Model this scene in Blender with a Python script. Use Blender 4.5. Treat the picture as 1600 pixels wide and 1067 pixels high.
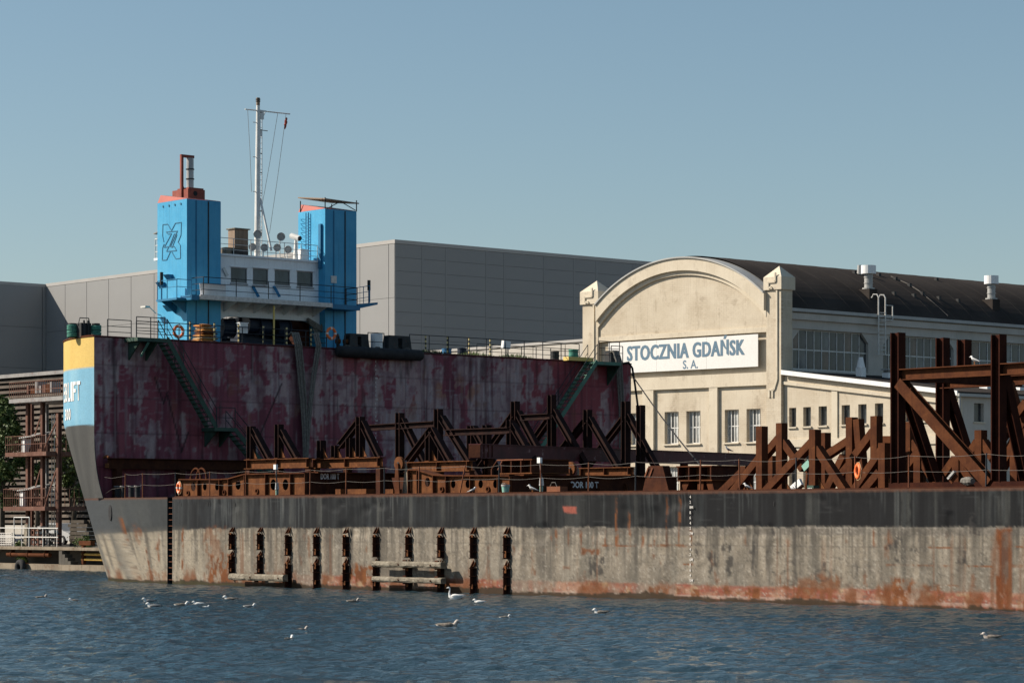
import bpy, math, random
import numpy as np
from mathutils import Vector, Matrix

random.seed(7)
R = math.radians
scene = bpy.context.scene
for o in list(bpy.data.objects):
    bpy.data.objects.remove(o)
col = scene.collection

# ------------------------------------------------------------------ camera, sky, sun, exposure
F, HZ, ZC = 4200.0, 812.0, 3.0            # focal length and horizon row in photo pixels, eye height in metres
cam_d = bpy.data.cameras.new('camera')
cam = bpy.data.objects.new('camera', cam_d)
col.objects.link(cam)
cam.location = (0, 0, ZC)
cam.rotation_euler = (R(90), 0, 0)
cam_d.sensor_width = 36
cam_d.lens = 36 * F / 1600
cam_d.shift_y = (HZ - 533.5) / 1600
cam_d.clip_start = 1
cam_d.clip_end = 6000
scene.camera = cam

SUN_EL, SUN_AZ = 35.3, 275.0              # azimuth clockwise from +Y
w = bpy.data.worlds.new('World')
scene.world = w
w.use_nodes = True
nt = w.node_tree
nt.nodes.clear()
sky = nt.nodes.new('ShaderNodeTexSky')
sky.sky_type = 'NISHITA'
sky.sun_disc = False
sky.sun_elevation = R(SUN_EL)
sky.sun_rotation = R(SUN_AZ)
sky.altitude = 0
sky.air_density = 1.0
sky.dust_density = 0.6
sky.ozone_density = 2.2
hs = nt.nodes.new('ShaderNodeHueSaturation')
hs.inputs['Hue'].default_value = 0.486
hs.inputs['Saturation'].default_value = 0.94
bg = nt.nodes.new('ShaderNodeBackground')
bg.inputs['Strength'].default_value = 0.06
wo = nt.nodes.new('ShaderNodeOutputWorld')
nt.links.new(sky.outputs[0], hs.inputs['Color'])
nt.links.new(hs.outputs[0], bg.inputs['Color'])
nt.links.new(bg.outputs[0], wo.inputs['Surface'])

sd = bpy.data.lights.new('sun', 'SUN')
sd.energy = 4.3
sd.angle = R(0.5)
sd.color = (1.0, 0.90, 0.76)
sun = bpy.data.objects.new('sun', sd)
col.objects.link(sun)
_s = Vector((math.sin(R(SUN_AZ)) * math.cos(R(SUN_EL)), math.cos(R(SUN_AZ)) * math.cos(R(SUN_EL)), math.sin(R(SUN_EL))))
sun.rotation_euler = _s.to_track_quat('Z', 'Y').to_euler()
sun.location = _s * 300

scene.view_settings.view_transform = 'Standard'
scene.view_settings.look = 'None'
scene.view_settings.gamma = 1
scene.view_settings.exposure = 0.70
scene.view_settings.use_curve_mapping = False
scene.render.engine = 'CYCLES'

# ------------------------------------------------------------------ frames: local axes of a place
class Frame:
    """origin on the ground plan, direction of the first axis, lean of the second axis from square"""
    def __init__(s, ox, oy, ang, sh=0.0):
        s.ox, s.oy, s.ang, s.sh = ox, oy, ang, sh
        s.a = (math.cos(ang), math.sin(ang))
        bb = ang + math.pi / 2 - sh
        s.b = (math.cos(bb), math.sin(bb))
    def world(s, p):
        return Vector((s.ox + p[0] * s.a[0] + p[1] * s.b[0], s.oy + p[0] * s.a[1] + p[1] * s.b[1], p[2]))
    def skew(s, p):                       # local point -> square coordinates turned by ang
        return Vector((p[0] + p[1] * math.sin(s.sh), p[1] * math.cos(s.sh), p[2]))
    def _loc(s, X, Y, z):
        X -= s.ox; Y -= s.oy
        det = s.a[0] * s.b[1] - s.a[1] * s.b[0]
        return Vector(((X * s.b[1] - Y * s.b[0]) / det, (s.a[0] * Y - s.a[1] * X) / det, z))
    def V(s, x, y, v0):                   # photo pixel on the upright plane v = v0
        dx, dz = (x - 800) / F, (HZ - y) / F
        A = s._loc(0, 0, 0); B = s._loc(dx * 100, 100, 0)
        t = (v0 - A.y) / (B.y - A.y) * 100
        return s._loc(dx * t, t, ZC + dz * t)
    def U(s, x, y, u0):
        dx, dz = (x - 800) / F, (HZ - y) / F
        A = s._loc(0, 0, 0); B = s._loc(dx * 100, 100, 0)
        t = (u0 - A.x) / (B.x - A.x) * 100
        return s._loc(dx * t, t, ZC + dz * t)
    def D(s, x, y, t):                    # at distance t
        return s._loc((x - 800) / F * t, t, ZC + (HZ - y) / F * t)
    def Z(s, x, y, z0):
        t = (z0 - ZC) / ((HZ - y) / F)
        return s._loc((x - 800) / F * t, t, z0)

SHIP_ANG = math.atan2(-.7558, .6548)
S = Frame(-20.365, 130.981, SHIP_ANG)     # u along the barge side, v across it, z above water
SV, SU = S.V, S.U
WORLD = Frame(0, 0, 0)

# ------------------------------------------------------------------ objects
ORG = {}                                  # object -> (frame, origin of its coordinates)
def tag(o, label=None, cat=None, group=None, kind=None):
    if label: o['label'] = label
    if cat: o['category'] = cat
    if group: o['group'] = group
    if kind: o['kind'] = kind
    return o
def thing(name, label, cat, fr, org, group=None):
    o = bpy.data.objects.new(name, None)
    o.empty_display_size = 0.3
    col.objects.link(o)
    o.location = fr.world(org)
    o.rotation_euler = (0, 0, fr.ang)
    ORG[o.name] = (fr, Vector(org))
    return tag(o, label, cat, group)
def link_mesh(name, me, parent, fr=None, org=None):
    o = bpy.data.objects.new(name, me)
    col.objects.link(o)
    if parent is not None:
        o.parent = parent
        ORG[o.name] = ORG[parent.name]
    else:
        o.location = fr.world(org)
        o.rotation_euler = (0, 0, fr.ang)
        ORG[o.name] = (fr, Vector(org))
    return o
def piece(name, me, parent, at):          # a repeated piece: shared mesh, moved to a local point of the parent
    o = bpy.data.objects.new(name, me)
    col.objects.link(o)
    o.parent = parent
    fr, org = ORG[parent.name]
    o.location = fr.skew(Vector(at) - org) if True else at
    ORG[o.name] = (fr, Vector(at))
    return o

class MB:
    def __init__(s):
        s.v = []; s.f = []; s.smooth = False
    def quad(s, a, b, c, d):
        n = len(s.v); s.v += [Vector(a), Vector(b), Vector(c), Vector(d)]; s.f.append((n, n + 1, n + 2, n + 3)); return s
    def poly(s, pts):
        n = len(s.v); s.v += [Vector(p) for p in pts]; s.f.append(tuple(range(n, n + len(pts)))); return s
    def hexa(s, p):                       # 8 corners: bottom ring 0-3, top ring 4-7
        n = len(s.v); s.v += [Vector(q) for q in p]
        for f in ((3, 2, 1, 0), (4, 5, 6, 7), (0, 1, 5, 4), (1, 2, 6, 5), (2, 3, 7, 6), (3, 0, 4, 7)):
            s.f.append(tuple(n + i for i in f))
        return s
    def box(s, a, b):
        x0, x1 = sorted((a[0], b[0])); y0, y1 = sorted((a[1], b[1])); z0, z1 = sorted((a[2], b[2]))
        return s.hexa([(x0, y0, z0), (x1, y0, z0), (x1, y1, z0), (x0, y1, z0), (x0, y0, z1), (x1, y0, z1), (x1, y1, z1), (x0, y1, z1)])
    def bar(s, p, q, side, wa, wb, oa=0.0, ob=0.0):
        """bar from p to q; wa across 'side', wb across the third axis; oa/ob shift it off the line"""
        p, q = Vector(p), Vector(q)
        t = (q - p).normalized()
        a = Vector(side); a = (a - t * a.dot(t))
        if a.length < 1e-6: a = t.orthogonal()
        a.normalize(); b = t.cross(a)
        r = []
        for e in (p, q):
            e = e + a * oa + b * ob
            r += [e - a * wa / 2 - b * wb / 2, e + a * wa / 2 - b * wb / 2, e + a * wa / 2 + b * wb / 2, e - a * wa / 2 + b * wb / 2]
        return s.hexa(r)
    def hbeam(s, p, q, nrm, h, w, tf=0.035, tw=0.03):
        """rolled H section from p to q; nrm is square to the flanges"""
        s.bar(p, q, nrm, tf, w, oa=(h - tf) / 2)
        s.bar(p, q, nrm, tf, w, oa=-(h - tf) / 2)
        s.bar(p, q, nrm, h - 2 * tf - 0.002, tw)
        return s
    def tube(s, p, q, r, n=8, r2=None, caps=True):
        p, q = Vector(p), Vector(q)
        r2 = r if r2 is None else r2
        t = (q - p).normalized(); a = t.orthogonal().normalized(); b = t.cross(a)
        k = len(s.v)
        for e, rr in ((p, r), (q, r2)):
            for i in range(n):
                g = 2 * math.pi * i / n
                s.v.append(e + (a * math.cos(g) + b * math.sin(g)) * rr)
        for i in range(n):
            j = (i + 1) % n
            s.f.append((k + i, k + j, k + n + j, k + n + i))
        if caps:
            s.f.append(tuple(k + i for i in reversed(range(n)))); s.f.append(tuple(k + n + i for i in range(n)))
        return s
    def path(s, pts, r, n=6):             # tube bent along points, round joints left to overlap
        pts = [Vector(p) for p in pts]
        m = len(pts); k0 = len(s.v)
        rr = r if hasattr(r, '__len__') else [r] * m
        ref = Vector((0.13, 0.31, 0.94))
        for i, p in enumerate(pts):
            t = (pts[min(i + 1, m - 1)] - pts[max(i - 1, 0)])
            t = t.normalized() if t.length > 1e-9 else Vector((0, 0, 1))
            a = ref.cross(t)
            if a.length < 1e-3: a = Vector((1, 0, 0)).cross(t)
            a.normalize(); b = t.cross(a)
            for j in range(n):
                g = 2 * math.pi * j / n
                s.v.append(p + (a * math.cos(g) + b * math.sin(g)) * rr[i])
        for i in range(m - 1):
            for j in range(n):
                jj = (j + 1) % n
                s.f.append((k0 + i * n + j, k0 + i * n + jj, k0 + (i + 1) * n + jj, k0 + (i + 1) * n + j))
        s.f.append(tuple(k0 + j for j in reversed(range(n)))); s.f.append(tuple(k0 + (m - 1) * n + j for j in range(n)))
        return s
    def loft(s, rings):                   # rings: equal-length lists of points, ends closed
        k0 = len(s.v); n = len(rings[0])
        for r in rings: s.v += [Vector(p) for p in r]
        for i in range(len(rings) - 1):
            for j in range(n):
                jj = (j + 1) % n
                s.f.append((k0 + i * n + j, k0 + i * n + jj, k0 + (i + 1) * n + jj, k0 + (i + 1) * n + j))
        s.f.append(tuple(k0 + j for j in reversed(range(n)))); s.f.append(tuple(k0 + (len(rings) - 1) * n + j for j in range(n)))
        return s
    def prism(s, poly, d):                # flat outline pushed along d
        d = Vector(d); p = [Vector(q) for q in poly]; n = len(p); k = len(s.v)
        s.v += p + [q + d for q in p]
        s.f.append(tuple(k + i for i in reversed(range(n)))); s.f.append(tuple(k + n + i for i in range(n)))
        for i in range(n):
            j = (i + 1) % n
            s.f.append((k + i, k + j, k + n + j, k + n + i))
        return s
    def torus(s, c, ax, R0, r, n=20, m=8):
        ax = Vector(ax).normalized(); a = ax.orthogonal().normalized(); b = ax.cross(a); c = Vector(c); k = len(s.v)
        for i in range(n):
            g = 2 * math.pi * i / n; d = a * math.cos(g) + b * math.sin(g)
            for j in range(m):
                h = 2 * math.pi * j / m
                s.v.append(c + d * (R0 + r * math.cos(h)) + ax * r * math.sin(h))
        for i in range(n):
            for j in range(m):
                i2, j2 = (i + 1) % n, (j + 1) % m
                s.f.append((k + i * m + j, k + i2 * m + j, k + i2 * m + j2, k + i * m + j2))
        return s
    def holed(s, u0, u1, z0, z1, v, t, cu, cz, ru, rz, n=16):
        """upright plate in the u-z plane with a round opening, thickness t behind v"""
        k = len(s.v); ring = []; out = []
        for i in range(n):
            g = 2 * math.pi * (i + .5) / n; c, sn = math.cos(g), math.sin(g)
            ring.append((cu + ru * c, cz + rz * sn))
            m = min(((u1 - cu) / c if c > 0 else (u0 - cu) / c) if abs(c) > 1e-9 else 1e9, ((z1 - cz) / sn if sn > 0 else (z0 - cz) / sn) if abs(sn) > 1e-9 else 1e9)
            out.append((cu + m * c, cz + m * sn))
        # snap the outline to the four corners
        for (x, z) in ((u0, z0), (u1, z0), (u1, z1), (u0, z1)):
            i = min(range(n), key=lambda q: (out[q][0] - x) ** 2 + (out[q][1] - z) ** 2); out[i] = (x, z)
        for vv in (v, v + t):
            s.v += [Vector((x, vv, z)) for x, z in ring] + [Vector((x, vv, z)) for x, z in out]
        for i in range(n):
            j = (i + 1) % n
            s.f += [(k + i, k + j, k + n + j, k + n + i), (k + 2 * n + j, k + 2 * n + i, k + 3 * n + i, k + 3 * n + j),
                    (k + j, k + i, k + 2 * n + i, k + 2 * n + j), (k + n + i, k + n + j, k + 3 * n + j, k + 3 * n + i)]
        return s
    def mesh(s, name, m, fr, org):
        me = bpy.data.meshes.new(name)
        org = Vector(org)
        me.from_pydata([tuple(fr.skew(p - org)) for p in s.v], [], s.f)
        me.update()
        if s.smooth: me.polygons.foreach_set('use_smooth', [True] * len(me.polygons))
        me.materials.append(M[m] if isinstance(m, str) else m)
        return me
    def build(s, name, m, parent=None, fr=None, org=None):
        if parent is not None: fr, org = ORG[parent.name]
        return link_mesh(name, s.mesh(name, m, fr, org), parent, fr, org)

def text_mesh(name, txt, m, parent, at, right, up, height, width=None, bold=0.0, proud=0.006, align='LEFT', spacing=1.0, strokes=()):
    """flat painted lettering: capital height 'height', stretched to 'width', standing 'proud' of the surface"""
    cu = bpy.data.curves.new(name, 'FONT')
    cu.body = txt; cu.size = 1.0; cu.offset = bold; cu.resolution_u = 3; cu.space_character = spacing
    t = bpy.data.objects.new('lettering_source', cu); col.objects.link(t)
    dg = bpy.context.evaluated_depsgraph_get()
    me = bpy.data.meshes.new_from_object(t.evaluated_get(dg))
    bpy.data.objects.remove(t); bpy.data.curves.remove(cu)
    co = np.empty(len(me.vertices) * 3, 'f'); me.vertices.foreach_get('co', co); co = co.reshape(-1, 3)
    x0, x1 = co[:, 0].min(), co[:, 0].max()
    y0 = 0.0; cap = 0.73
    fr, org = ORG[parent.name]
    right, up = Vector(right), Vector(up); nn = right.cross(up).normalized()
    sx = (width / (x1 - x0)) if width else height / cap
    at = Vector(at)
    off = {'LEFT': 0, 'CENTER': -.5 * (x1 - x0) * sx}[align]
    for i, v in enumerate(me.vertices):
        p = at + right * ((co[i, 0] - x0) * sx + off) + up * ((co[i, 1] - y0) * height / cap) + nn * proud
        v.co = fr.skew(p - org)
    if strokes:                           # heavier strokes: the outline repeated a little to the right, each a hair prouder
        vs = [v.co.copy() for v in me.vertices]; fs = [tuple(q.vertices) for q in me.polygons]
        av, af = list(vs), list(fs)
        for dx, dp in strokes:
            d = fr.skew(right * dx + nn * dp); k = len(av); av += [q + d for q in vs]; af += [tuple(i + k for i in q) for q in fs]
        me = bpy.data.meshes.new(name); me.from_pydata([tuple(q) for q in av], [], af); me.update()
    me.materials.clear(); me.materials.append(M[m]); me.name = name
    return link_mesh(name, me, parent)

# ------------------------------------------------------------------ numpy value noise for painted wear
def vnoise(x, y, seed=0):
    xi = np.floor(x).astype(np.int64); yi = np.floor(y).astype(np.int64)
    xf = x - xi; yf = y - yi
    xf = xf * xf * (3 - 2 * xf); yf = yf * yf * (3 - 2 * yf)
    def h(a, b):
        n = (a * 374761393 + b * 668265263 + seed * 974711) & 0x7fffffff
        n = ((n ^ (n >> 13)) * 1274126177) & 0x7fffffff
        return ((n ^ (n >> 16)) & 0xffff) / 65535.0
    return (h(xi, yi) * (1 - xf) + h(xi + 1, yi) * xf) * (1 - yf) + (h(xi, yi + 1) * (1 - xf) + h(xi + 1, yi + 1) * xf) * yf
def fbm(x, y, seed=0, o=4):
    r = 0; a = .5; t = 0
    for i in range(o):
        r = r + a * vnoise(x * 2 ** i, y * 2 ** i, seed + i * 17); t += a; a *= .5
    return r / t
def sstep(a, b, x):
    t = np.clip((x - a) / (b - a), 0, 1); return t * t * (3 - 2 * t)
def mixc(c, d, m):
    return c * (1 - m[..., None]) + np.array(d) * m[..., None]
def paint(me, rgb):
    at = me.color_attributes.new('wear_and_light', 'FLOAT_COLOR', 'POINT')
    a = np.ones((len(me.vertices), 4), 'f'); a[:, :3] = np.clip(rgb.reshape(-1, 3), 0.002, .95)
    at.data.foreach_set('color', a.ravel())

# ------------------------------------------------------------------ materials
M = {}
def nodes(name):
    m = bpy.data.materials.new(name); m.use_nodes = True; M[name] = m
    n = m.node_tree; n.nodes.clear()
    o = n.nodes.new('ShaderNodeOutputMaterial'); b = n.nodes.new('ShaderNodeBsdfPrincipled')
    n.links.new(b.outputs[0], o.inputs[0])
    return n, b
def nd(n, t, **kw):
    k = n.nodes.new(t)
    for a, v in kw.items():
        if a in k.inputs.keys(): k.inputs[a].default_value = v
        else: setattr(k, a, v)
    return k
def noise(n, vec, scale, detail=5, rough=.6):
    k = nd(n, 'ShaderNodeTexNoise'); k.inputs['Scale'].default_value = scale; k.inputs['Detail'].default_value = detail; k.inputs['Roughness'].default_value = rough
    n.links.new(vec, k.inputs['Vector']); return k.outputs['Fac']
def ramp(n, fac, a, b):
    k = nd(n, 'ShaderNodeMapRange'); k.inputs['From Min'].default_value = a; k.inputs['From Max'].default_value = b; k.interpolation_type = 'SMOOTHSTEP'
    n.links.new(fac, k.inputs['Value']); return k.outputs[0]
def mix(n, fac, a, b, mode='MIX'):
    k = nd(n, 'ShaderNodeMix'); k.data_type = 'RGBA'; k.blend_type = mode
    if isinstance(fac, (int, float)): k.inputs[0].default_value = fac
    else: n.links.new(fac, k.inputs[0])
    for i, c in ((6, a), (7, b)):
        if isinstance(c, tuple): k.inputs[i].default_value = (*c, 1)
        else: n.links.new(c, k.inputs[i])
    return k.outputs[2]
def mul(n, f, v):
    k = nd(n, 'ShaderNodeMath'); k.operation = 'MULTIPLY'; n.links.new(f, k.inputs[0]); k.inputs[1].default_value = v; return k.outputs[0]
def mapped(n, sc):
    t = nd(n, 'ShaderNodeTexCoord'); m = nd(n, 'ShaderNodeMapping'); m.inputs['Scale'].default_value = sc
    n.links.new(t.outputs['Object'], m.inputs['Vector']); return m.outputs[0]
def bump(n, b, fac, strength, dist=.02):
    k = nd(n, 'ShaderNodeBump'); k.inputs['Strength'].default_value = strength; k.inputs['Distance'].default_value = dist
    n.links.new(fac, k.inputs['Height']); n.links.new(k.outputs[0], b.inputs['Normal'])
def wmat(name, c1, c2, scale=1.2, rough=.65, metal=0.0, streak=0.0, streak_c=(.05, .04, .035), rust=0.0, rust_c=(.16, .05, .018), bmp=.15, rlo=.56, spec=.3, brick=0):
    """weathered surface: two-tone mottling, run-down streaks, patches of rust"""
    n, b = nodes(name)
    v = mapped(n, (1, 1, 1))
    c = mix(n, ramp(n, noise(n, v, scale), .32, .68), c1, c2)
    if streak:
        sv = mapped(n, (3.5, 3.5, .22))
        c = mix(n, mul(n, ramp(n, noise(n, sv, 2.2), .5, .75), streak), c, streak_c)
    if rust:
        c = mix(n, mul(n, ramp(n, noise(n, v, scale * 1.7 + .3, 8, .68), rlo, rlo + .08), rust), c, rust_c)
    if brick:
        bt = nd(n, 'ShaderNodeTexBrick'); bt.inputs['Scale'].default_value = 1.0; bt.inputs['Mortar Size'].default_value = .012; bt.inputs['Brick Width'].default_value = .5; bt.inputs['Row Height'].default_value = .16
        bt.inputs['Color1'].default_value = (1, 1, 1, 1); bt.inputs['Color2'].default_value = (.90, .88, .86, 1); bt.inputs['Mortar'].default_value = (.72, .68, .64, 1)
        sv2 = nd(n, 'ShaderNodeSeparateXYZ'); cv = nd(n, 'ShaderNodeCombineXYZ'); n.links.new(v, sv2.inputs[0])
        n.links.new(sv2.outputs[0], cv.inputs[0]); n.links.new(sv2.outputs[2], cv.inputs[1]); n.links.new(cv.outputs[0], bt.inputs['Vector'])
        c = mix(n, mul(n, ramp(n, noise(n, v, .45, 5), .35, .62), brick), c, mix(n, 1.0, c, bt.outputs['Color'], 'MULTIPLY'))
        c = mix(n, mul(n, ramp(n, noise(n, mapped(n, (1.2, 1.2, .35)), .9, 6, .7), .55, .72), .5), c, (.33, .27, .20))
    fine = noise(n, v, 28, 3)
    c = mix(n, .28, c, mix(n, ramp(n, fine, .3, .7), (.45, .45, .45), (1, 1, 1)), 'MULTIPLY')
    n.links.new(c, b.inputs['Base Color'])
    b.inputs['Roughness'].default_value = rough; b.inputs['Metallic'].default_value = metal; b.inputs['Specular IOR Level'].default_value = spec
    if bmp: bump(n, b, noise(n, v, 9, 6), bmp)
    return M[name]
def vmat(name, rough=.7, grain=40, amt=.35, bmp=.2):
    """colour painted per vertex as wear, broken up by fine grain"""
    n, b = nodes(name)
    a = nd(n, 'ShaderNodeAttribute'); a.attribute_name = 'wear_and_light'
    v = mapped(n, (1, 1, 1))
    g = ramp(n, noise(n, v, grain, 4, .7), .25, .75)
    c = mix(n, amt, a.outputs['Color'], mix(n, g, (.4, .38, .36), (1.2, 1.2, 1.2)), 'MULTIPLY')
    n.links.new(c, b.inputs['Base Color']); b.inputs['Roughness'].default_value = rough; b.inputs['Specular IOR Level'].default_value = .15
    bump(n, b, noise(n, v, 5, 8, .7), bmp, .03)
def glass(name, c, rough=.08):
    n, b = nodes(name)
    v = mapped(n, (.9, .9, .5))
    n.links.new(mix(n, ramp(n, noise(n, v, 1.3), .4, .62), c, tuple(k * 2.2 for k in c)), b.inputs['Base Color'])
    b.inputs['Roughness'].default_value = rough; b.inputs['Specular IOR Level'].default_value = .4
    bump(n, b, noise(n, v, 1.2, 2), .06, .05)

vmat('hull_paint', .68, 22, .42, .12)
vmat('wall_paint', .6, 14, .3, .12)
wmat('rust_dark', (.045, .016, .010), (.080, .028, .014), 2.2, .9, streak=.35, streak_c=(.02, .010, .009), rust=.6, rust_c=(.14, .047, .017), bmp=.35, rlo=.6, spec=.12)
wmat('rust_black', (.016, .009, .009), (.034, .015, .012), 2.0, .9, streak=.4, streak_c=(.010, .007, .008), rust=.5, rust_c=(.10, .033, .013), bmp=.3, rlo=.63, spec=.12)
wmat('rust_shaded', (.030, .0085, .0055), (.052, .015, .008), 2.0, .9, streak=.4, streak_c=(.014, .006, .005), rust=.4, rust_c=(.095, .03, .011), bmp=.3, rlo=.62, spec=.1)  # darker copy of the rust: shade in the post webs put into the colour
wmat('rust_orange', (0.0986, 0.0370, 0.0157), (0.1680, 0.0650, 0.0246), 2.5, .9, streak=.55, streak_c=(.03, .014, .010), rust=.6, rust_c=(.21, .085, .032), bmp=.4, spec=.12)
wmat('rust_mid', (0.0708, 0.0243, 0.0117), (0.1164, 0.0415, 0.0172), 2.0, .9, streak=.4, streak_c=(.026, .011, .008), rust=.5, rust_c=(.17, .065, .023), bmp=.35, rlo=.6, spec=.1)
wmat('maroon_beam', (.055, .014, .016), (.10, .022, .024), 1.1, .6, rust=.8, rust_c=(.30, .20, .20), bmp=.15, rlo=.60, spec=.2)
wmat('tower_blue', (0.0461, 0.3328, 0.5824), (0.0768, 0.3840, 0.6272), .9, .5, streak=.28, streak_c=(.025, .14, .24), rust=.35, rust_c=(.09, .16, .22), bmp=.12, spec=.3, rlo=.66)
wmat('deep_blue', (0.0192, 0.1560, 0.3000), (0.0300, 0.1920, 0.3600), .8, .5, streak=.25, streak_c=(.02, .04, .06), bmp=.08)
wmat('white_paint', (0.8288, 0.8344, 0.8344), (0.9000, 0.9000, 0.9000), .8, .5, streak=.26, streak_c=(.42, .36, .31), rust=.45, rust_c=(.34, .21, .13), bmp=.06, rlo=.70)
wmat('mast_white', (0.6820, 0.6820, 0.6600), (0.8140, 0.8140, 0.7920), 1.5, .45, streak=.2, streak_c=(.35, .3, .26), bmp=.04)
wmat('orange_red', (.36, .046, .026), (.43, .062, .034), .8, .5, streak=.2, bmp=.05)
wmat('stack_red', (.22, .045, .03), (.30, .07, .045), 1.5, .6, streak=.4, bmp=.1)
wmat('yellow_paint', (.74, .52, .14), (.80, .58, .18), .6, .5, streak=.22, streak_c=(.45, .3, .12), bmp=.05)
wmat('stack_grey', (.36, .36, .37), (.46, .46, .46), 1.5, .4, metal=.2, streak=.35, bmp=.05)
wmat('black_rubber', (.014, .014, .016), (.03, .03, .032), 2, .8, bmp=.3)
wmat('black_steel', (.018, .020, .022), (.035, .036, .038), 2, .6, rust=.4, rust_c=(.09, .035, .018), bmp=.15)
wmat('rail_black', (.018, .022, .028), (.03, .034, .04), 3, .55, bmp=0)
wmat('rail_rust', (.15, .05, .026), (.22, .075, .03), 3, .8, bmp=.1)
wmat('rail_white', (.62, .60, .56), (.70, .69, .66), 3, .5, rust=.5, bmp=0)
wmat('stair_green', (.028, .065, .05), (.04, .09, .066), 2, .65, rust=.5, rust_c=(.07, .05, .03), bmp=.1)
wmat('stair_green_pale', (.06, .16, .12), (.08, .20, .15), 2, .6, rust=.4, rust_c=(.1, .07, .04), bmp=.1)
wmat('rope_grey', (.14, .13, .115), (.22, .205, .185), 9, .9, bmp=.5, spec=.1)
wmat('bow_grey', (.060, .060, .059), (.085, .085, .083), 1.2, .7, streak=.3, bmp=.1, spec=.15)
wmat('rope_green', (.06, .22, .17), (.10, .30, .23), 9, .9, bmp=.5)
wmat('rope_tan', (.42, .31, .17), (.52, .40, .24), 9, .9, bmp=.4)
wmat('wire', (.13, .115, .105), (.20, .18, .16), 9, .7, bmp=0)
wmat('buoy_orange', (.78, .16, .04), (.84, .20, .06), 2, .5, bmp=.03)
wmat('buoy_band', (.7, .68, .64), (.8, .78, .74), 2, .5, bmp=.03)
wmat('timber', (0.1584, 0.1368, 0.1044), (0.3024, 0.2700, 0.2160), 3.0, .9, rust=.85, rust_c=(.085, .065, .05), bmp=.5, rlo=.53, spec=.1)
wmat('orange_cover', (.5, .2, .05), (.66, .30, .08), 3, .7, bmp=.4)
wmat('cream_wall', (0.5600, 0.4872, 0.3808), (0.6384, 0.5656, 0.4536), .35, .9, streak=.30, streak_c=(.37, .31, .24), rust=.6, rust_c=(.43, .365, .285), bmp=.12, rlo=.58, spec=.1, brick=.9)
wmat('cream_trim', (0.6048, 0.5320, 0.4200), (0.6720, 0.5992, 0.4816), .5, .9, streak=.28, streak_c=(.38, .325, .26), rust=.4, rust_c=(.42, .36, .29), bmp=.08, spec=.1)
wmat('hall_side', (0.4830, 0.4515, 0.4043), (0.5670, 0.5250, 0.4778), .4, .9, streak=.3, streak_c=(.33, .29, .25), bmp=.1, spec=.1)
wmat('roof_felt', (.040, .034, .031), (.058, .049, .044), .25, .95, streak=.3, streak_c=(.026, .025, .026), bmp=.15, spec=.05)
wmat('roof_seam', (.052, .045, .04), (.066, .057, .05), .5, .95, bmp=0, spec=.05)
wmat('zinc', (0.375, 0.375, 0.367), (0.450, 0.450, 0.435), .7, .5, streak=.3, streak_c=(.3, .28, .26), bmp=.05)
wmat('panel_grey', (0.2777, 0.2777, 0.2777), (0.2947, 0.2947, 0.2947), .15, .55, streak=.10, streak_c=(.20, .20, .20), bmp=0, spec=.2)
wmat('panel_joint', (.235, .235, .235), (.245, .245, .245), .5, .7, bmp=0)
wmat('panel_cap', (0.390, 0.375, 0.360), (0.420, 0.405, 0.390), .5, .5, bmp=0)
wmat('shed_slat', (0.0900, 0.0750, 0.0638), (0.1425, 0.1200, 0.1013), .8, .9, streak=.4, streak_c=(.05, .036, .03), rust=.5, rust_c=(.11, .06, .04), bmp=.2, spec=.1)
wmat('shed_dark', (.010, .009, .009), (.018, .016, .015), 1, .95, bmp=0, spec=.05)
wmat('concrete', (.20, .165, .125), (.30, .25, .19), .8, .9, streak=.6, streak_c=(.08, .06, .045), rust=.5, rust_c=(.13, .075, .045), bmp=.3, spec=.1)
wmat('plaster_white', (0.435, 0.405, 0.360), (0.495, 0.465, 0.420), .6, .85, streak=.3, streak_c=(.35, .3, .26), bmp=.1)
wmat('tower_rust', (.125, .062, .046), (.185, .095, .072), 1.4, .9, streak=.4, streak_c=(.06, .032, .026), rust=.5, rust_c=(.26, .17, .13), bmp=.2, spec=.15)
wmat('grey_steel', (.22, .21, .21), (.30, .29, .28), 1.5, .6, rust=.4, bmp=.1)
wmat('earth', (.13, .12, .085), (.20, .18, .14), .25, .95, bmp=.4)
wmat('quay_concrete', (.085, .078, .068), (.125, .115, .10), .3, .95, rust=.4, rust_c=(.06, .065, .04), bmp=.3, spec=.1)
wmat('leaf_green', (.035, .065, .018), (.075, .115, .030), 1.1, .6, bmp=0)
wmat('leaf_light', (.09, .13, .035), (.14, .18, .05), 1.1, .6, bmp=0)
wmat('bark', (.05, .04, .03), (.08, .065, .05), 4, .9, bmp=.4)
wmat('sign_white', (0.760, 0.750, 0.731), (0.798, 0.788, 0.769), .3, .5, streak=.06, bmp=0)
wmat('sign_blue', (0.1100, 0.1892, 0.2640), (0.1232, 0.2024, 0.2816), 1, .5, bmp=0)
wmat('letter_white', (.82, .82, .80), (.86, .86, .84), 1, .5, bmp=0)
wmat('letter_grey', (.55, .52, .49), (.72, .69, .65), 6, .7, bmp=0)
wmat('mark_black', (.012, .012, .014), (.02, .02, .02), 3, .7, bmp=0)
wmat('emblem_blue', (0.0304, 0.1425, 0.2470), (0.0380, 0.1710, 0.2850), 2, .5, bmp=0)
wmat('blue_barrel', (.03, .14, .30), (.05, .2, .38), 2, .5, bmp=.05)
wmat('navy_machine', (.010, .016, .032), (.018, .028, .055), 2, .5, bmp=.1)
wmat('tan_box', (.24, .17, .12), (.29, .21, .15), 1.2, .7, streak=.3, bmp=.1)
wmat('lamp_metal', (.42, .42, .42), (.52, .52, .51), 3, .38, metal=.4, bmp=0)
wmat('gull_white', (.80, .79, .77), (.88, .87, .85), 8, .8, bmp=.1)
wmat('gull_grey', (.16, .16, .165), (.24, .24, .24), 14, .8, bmp=.1)
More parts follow.
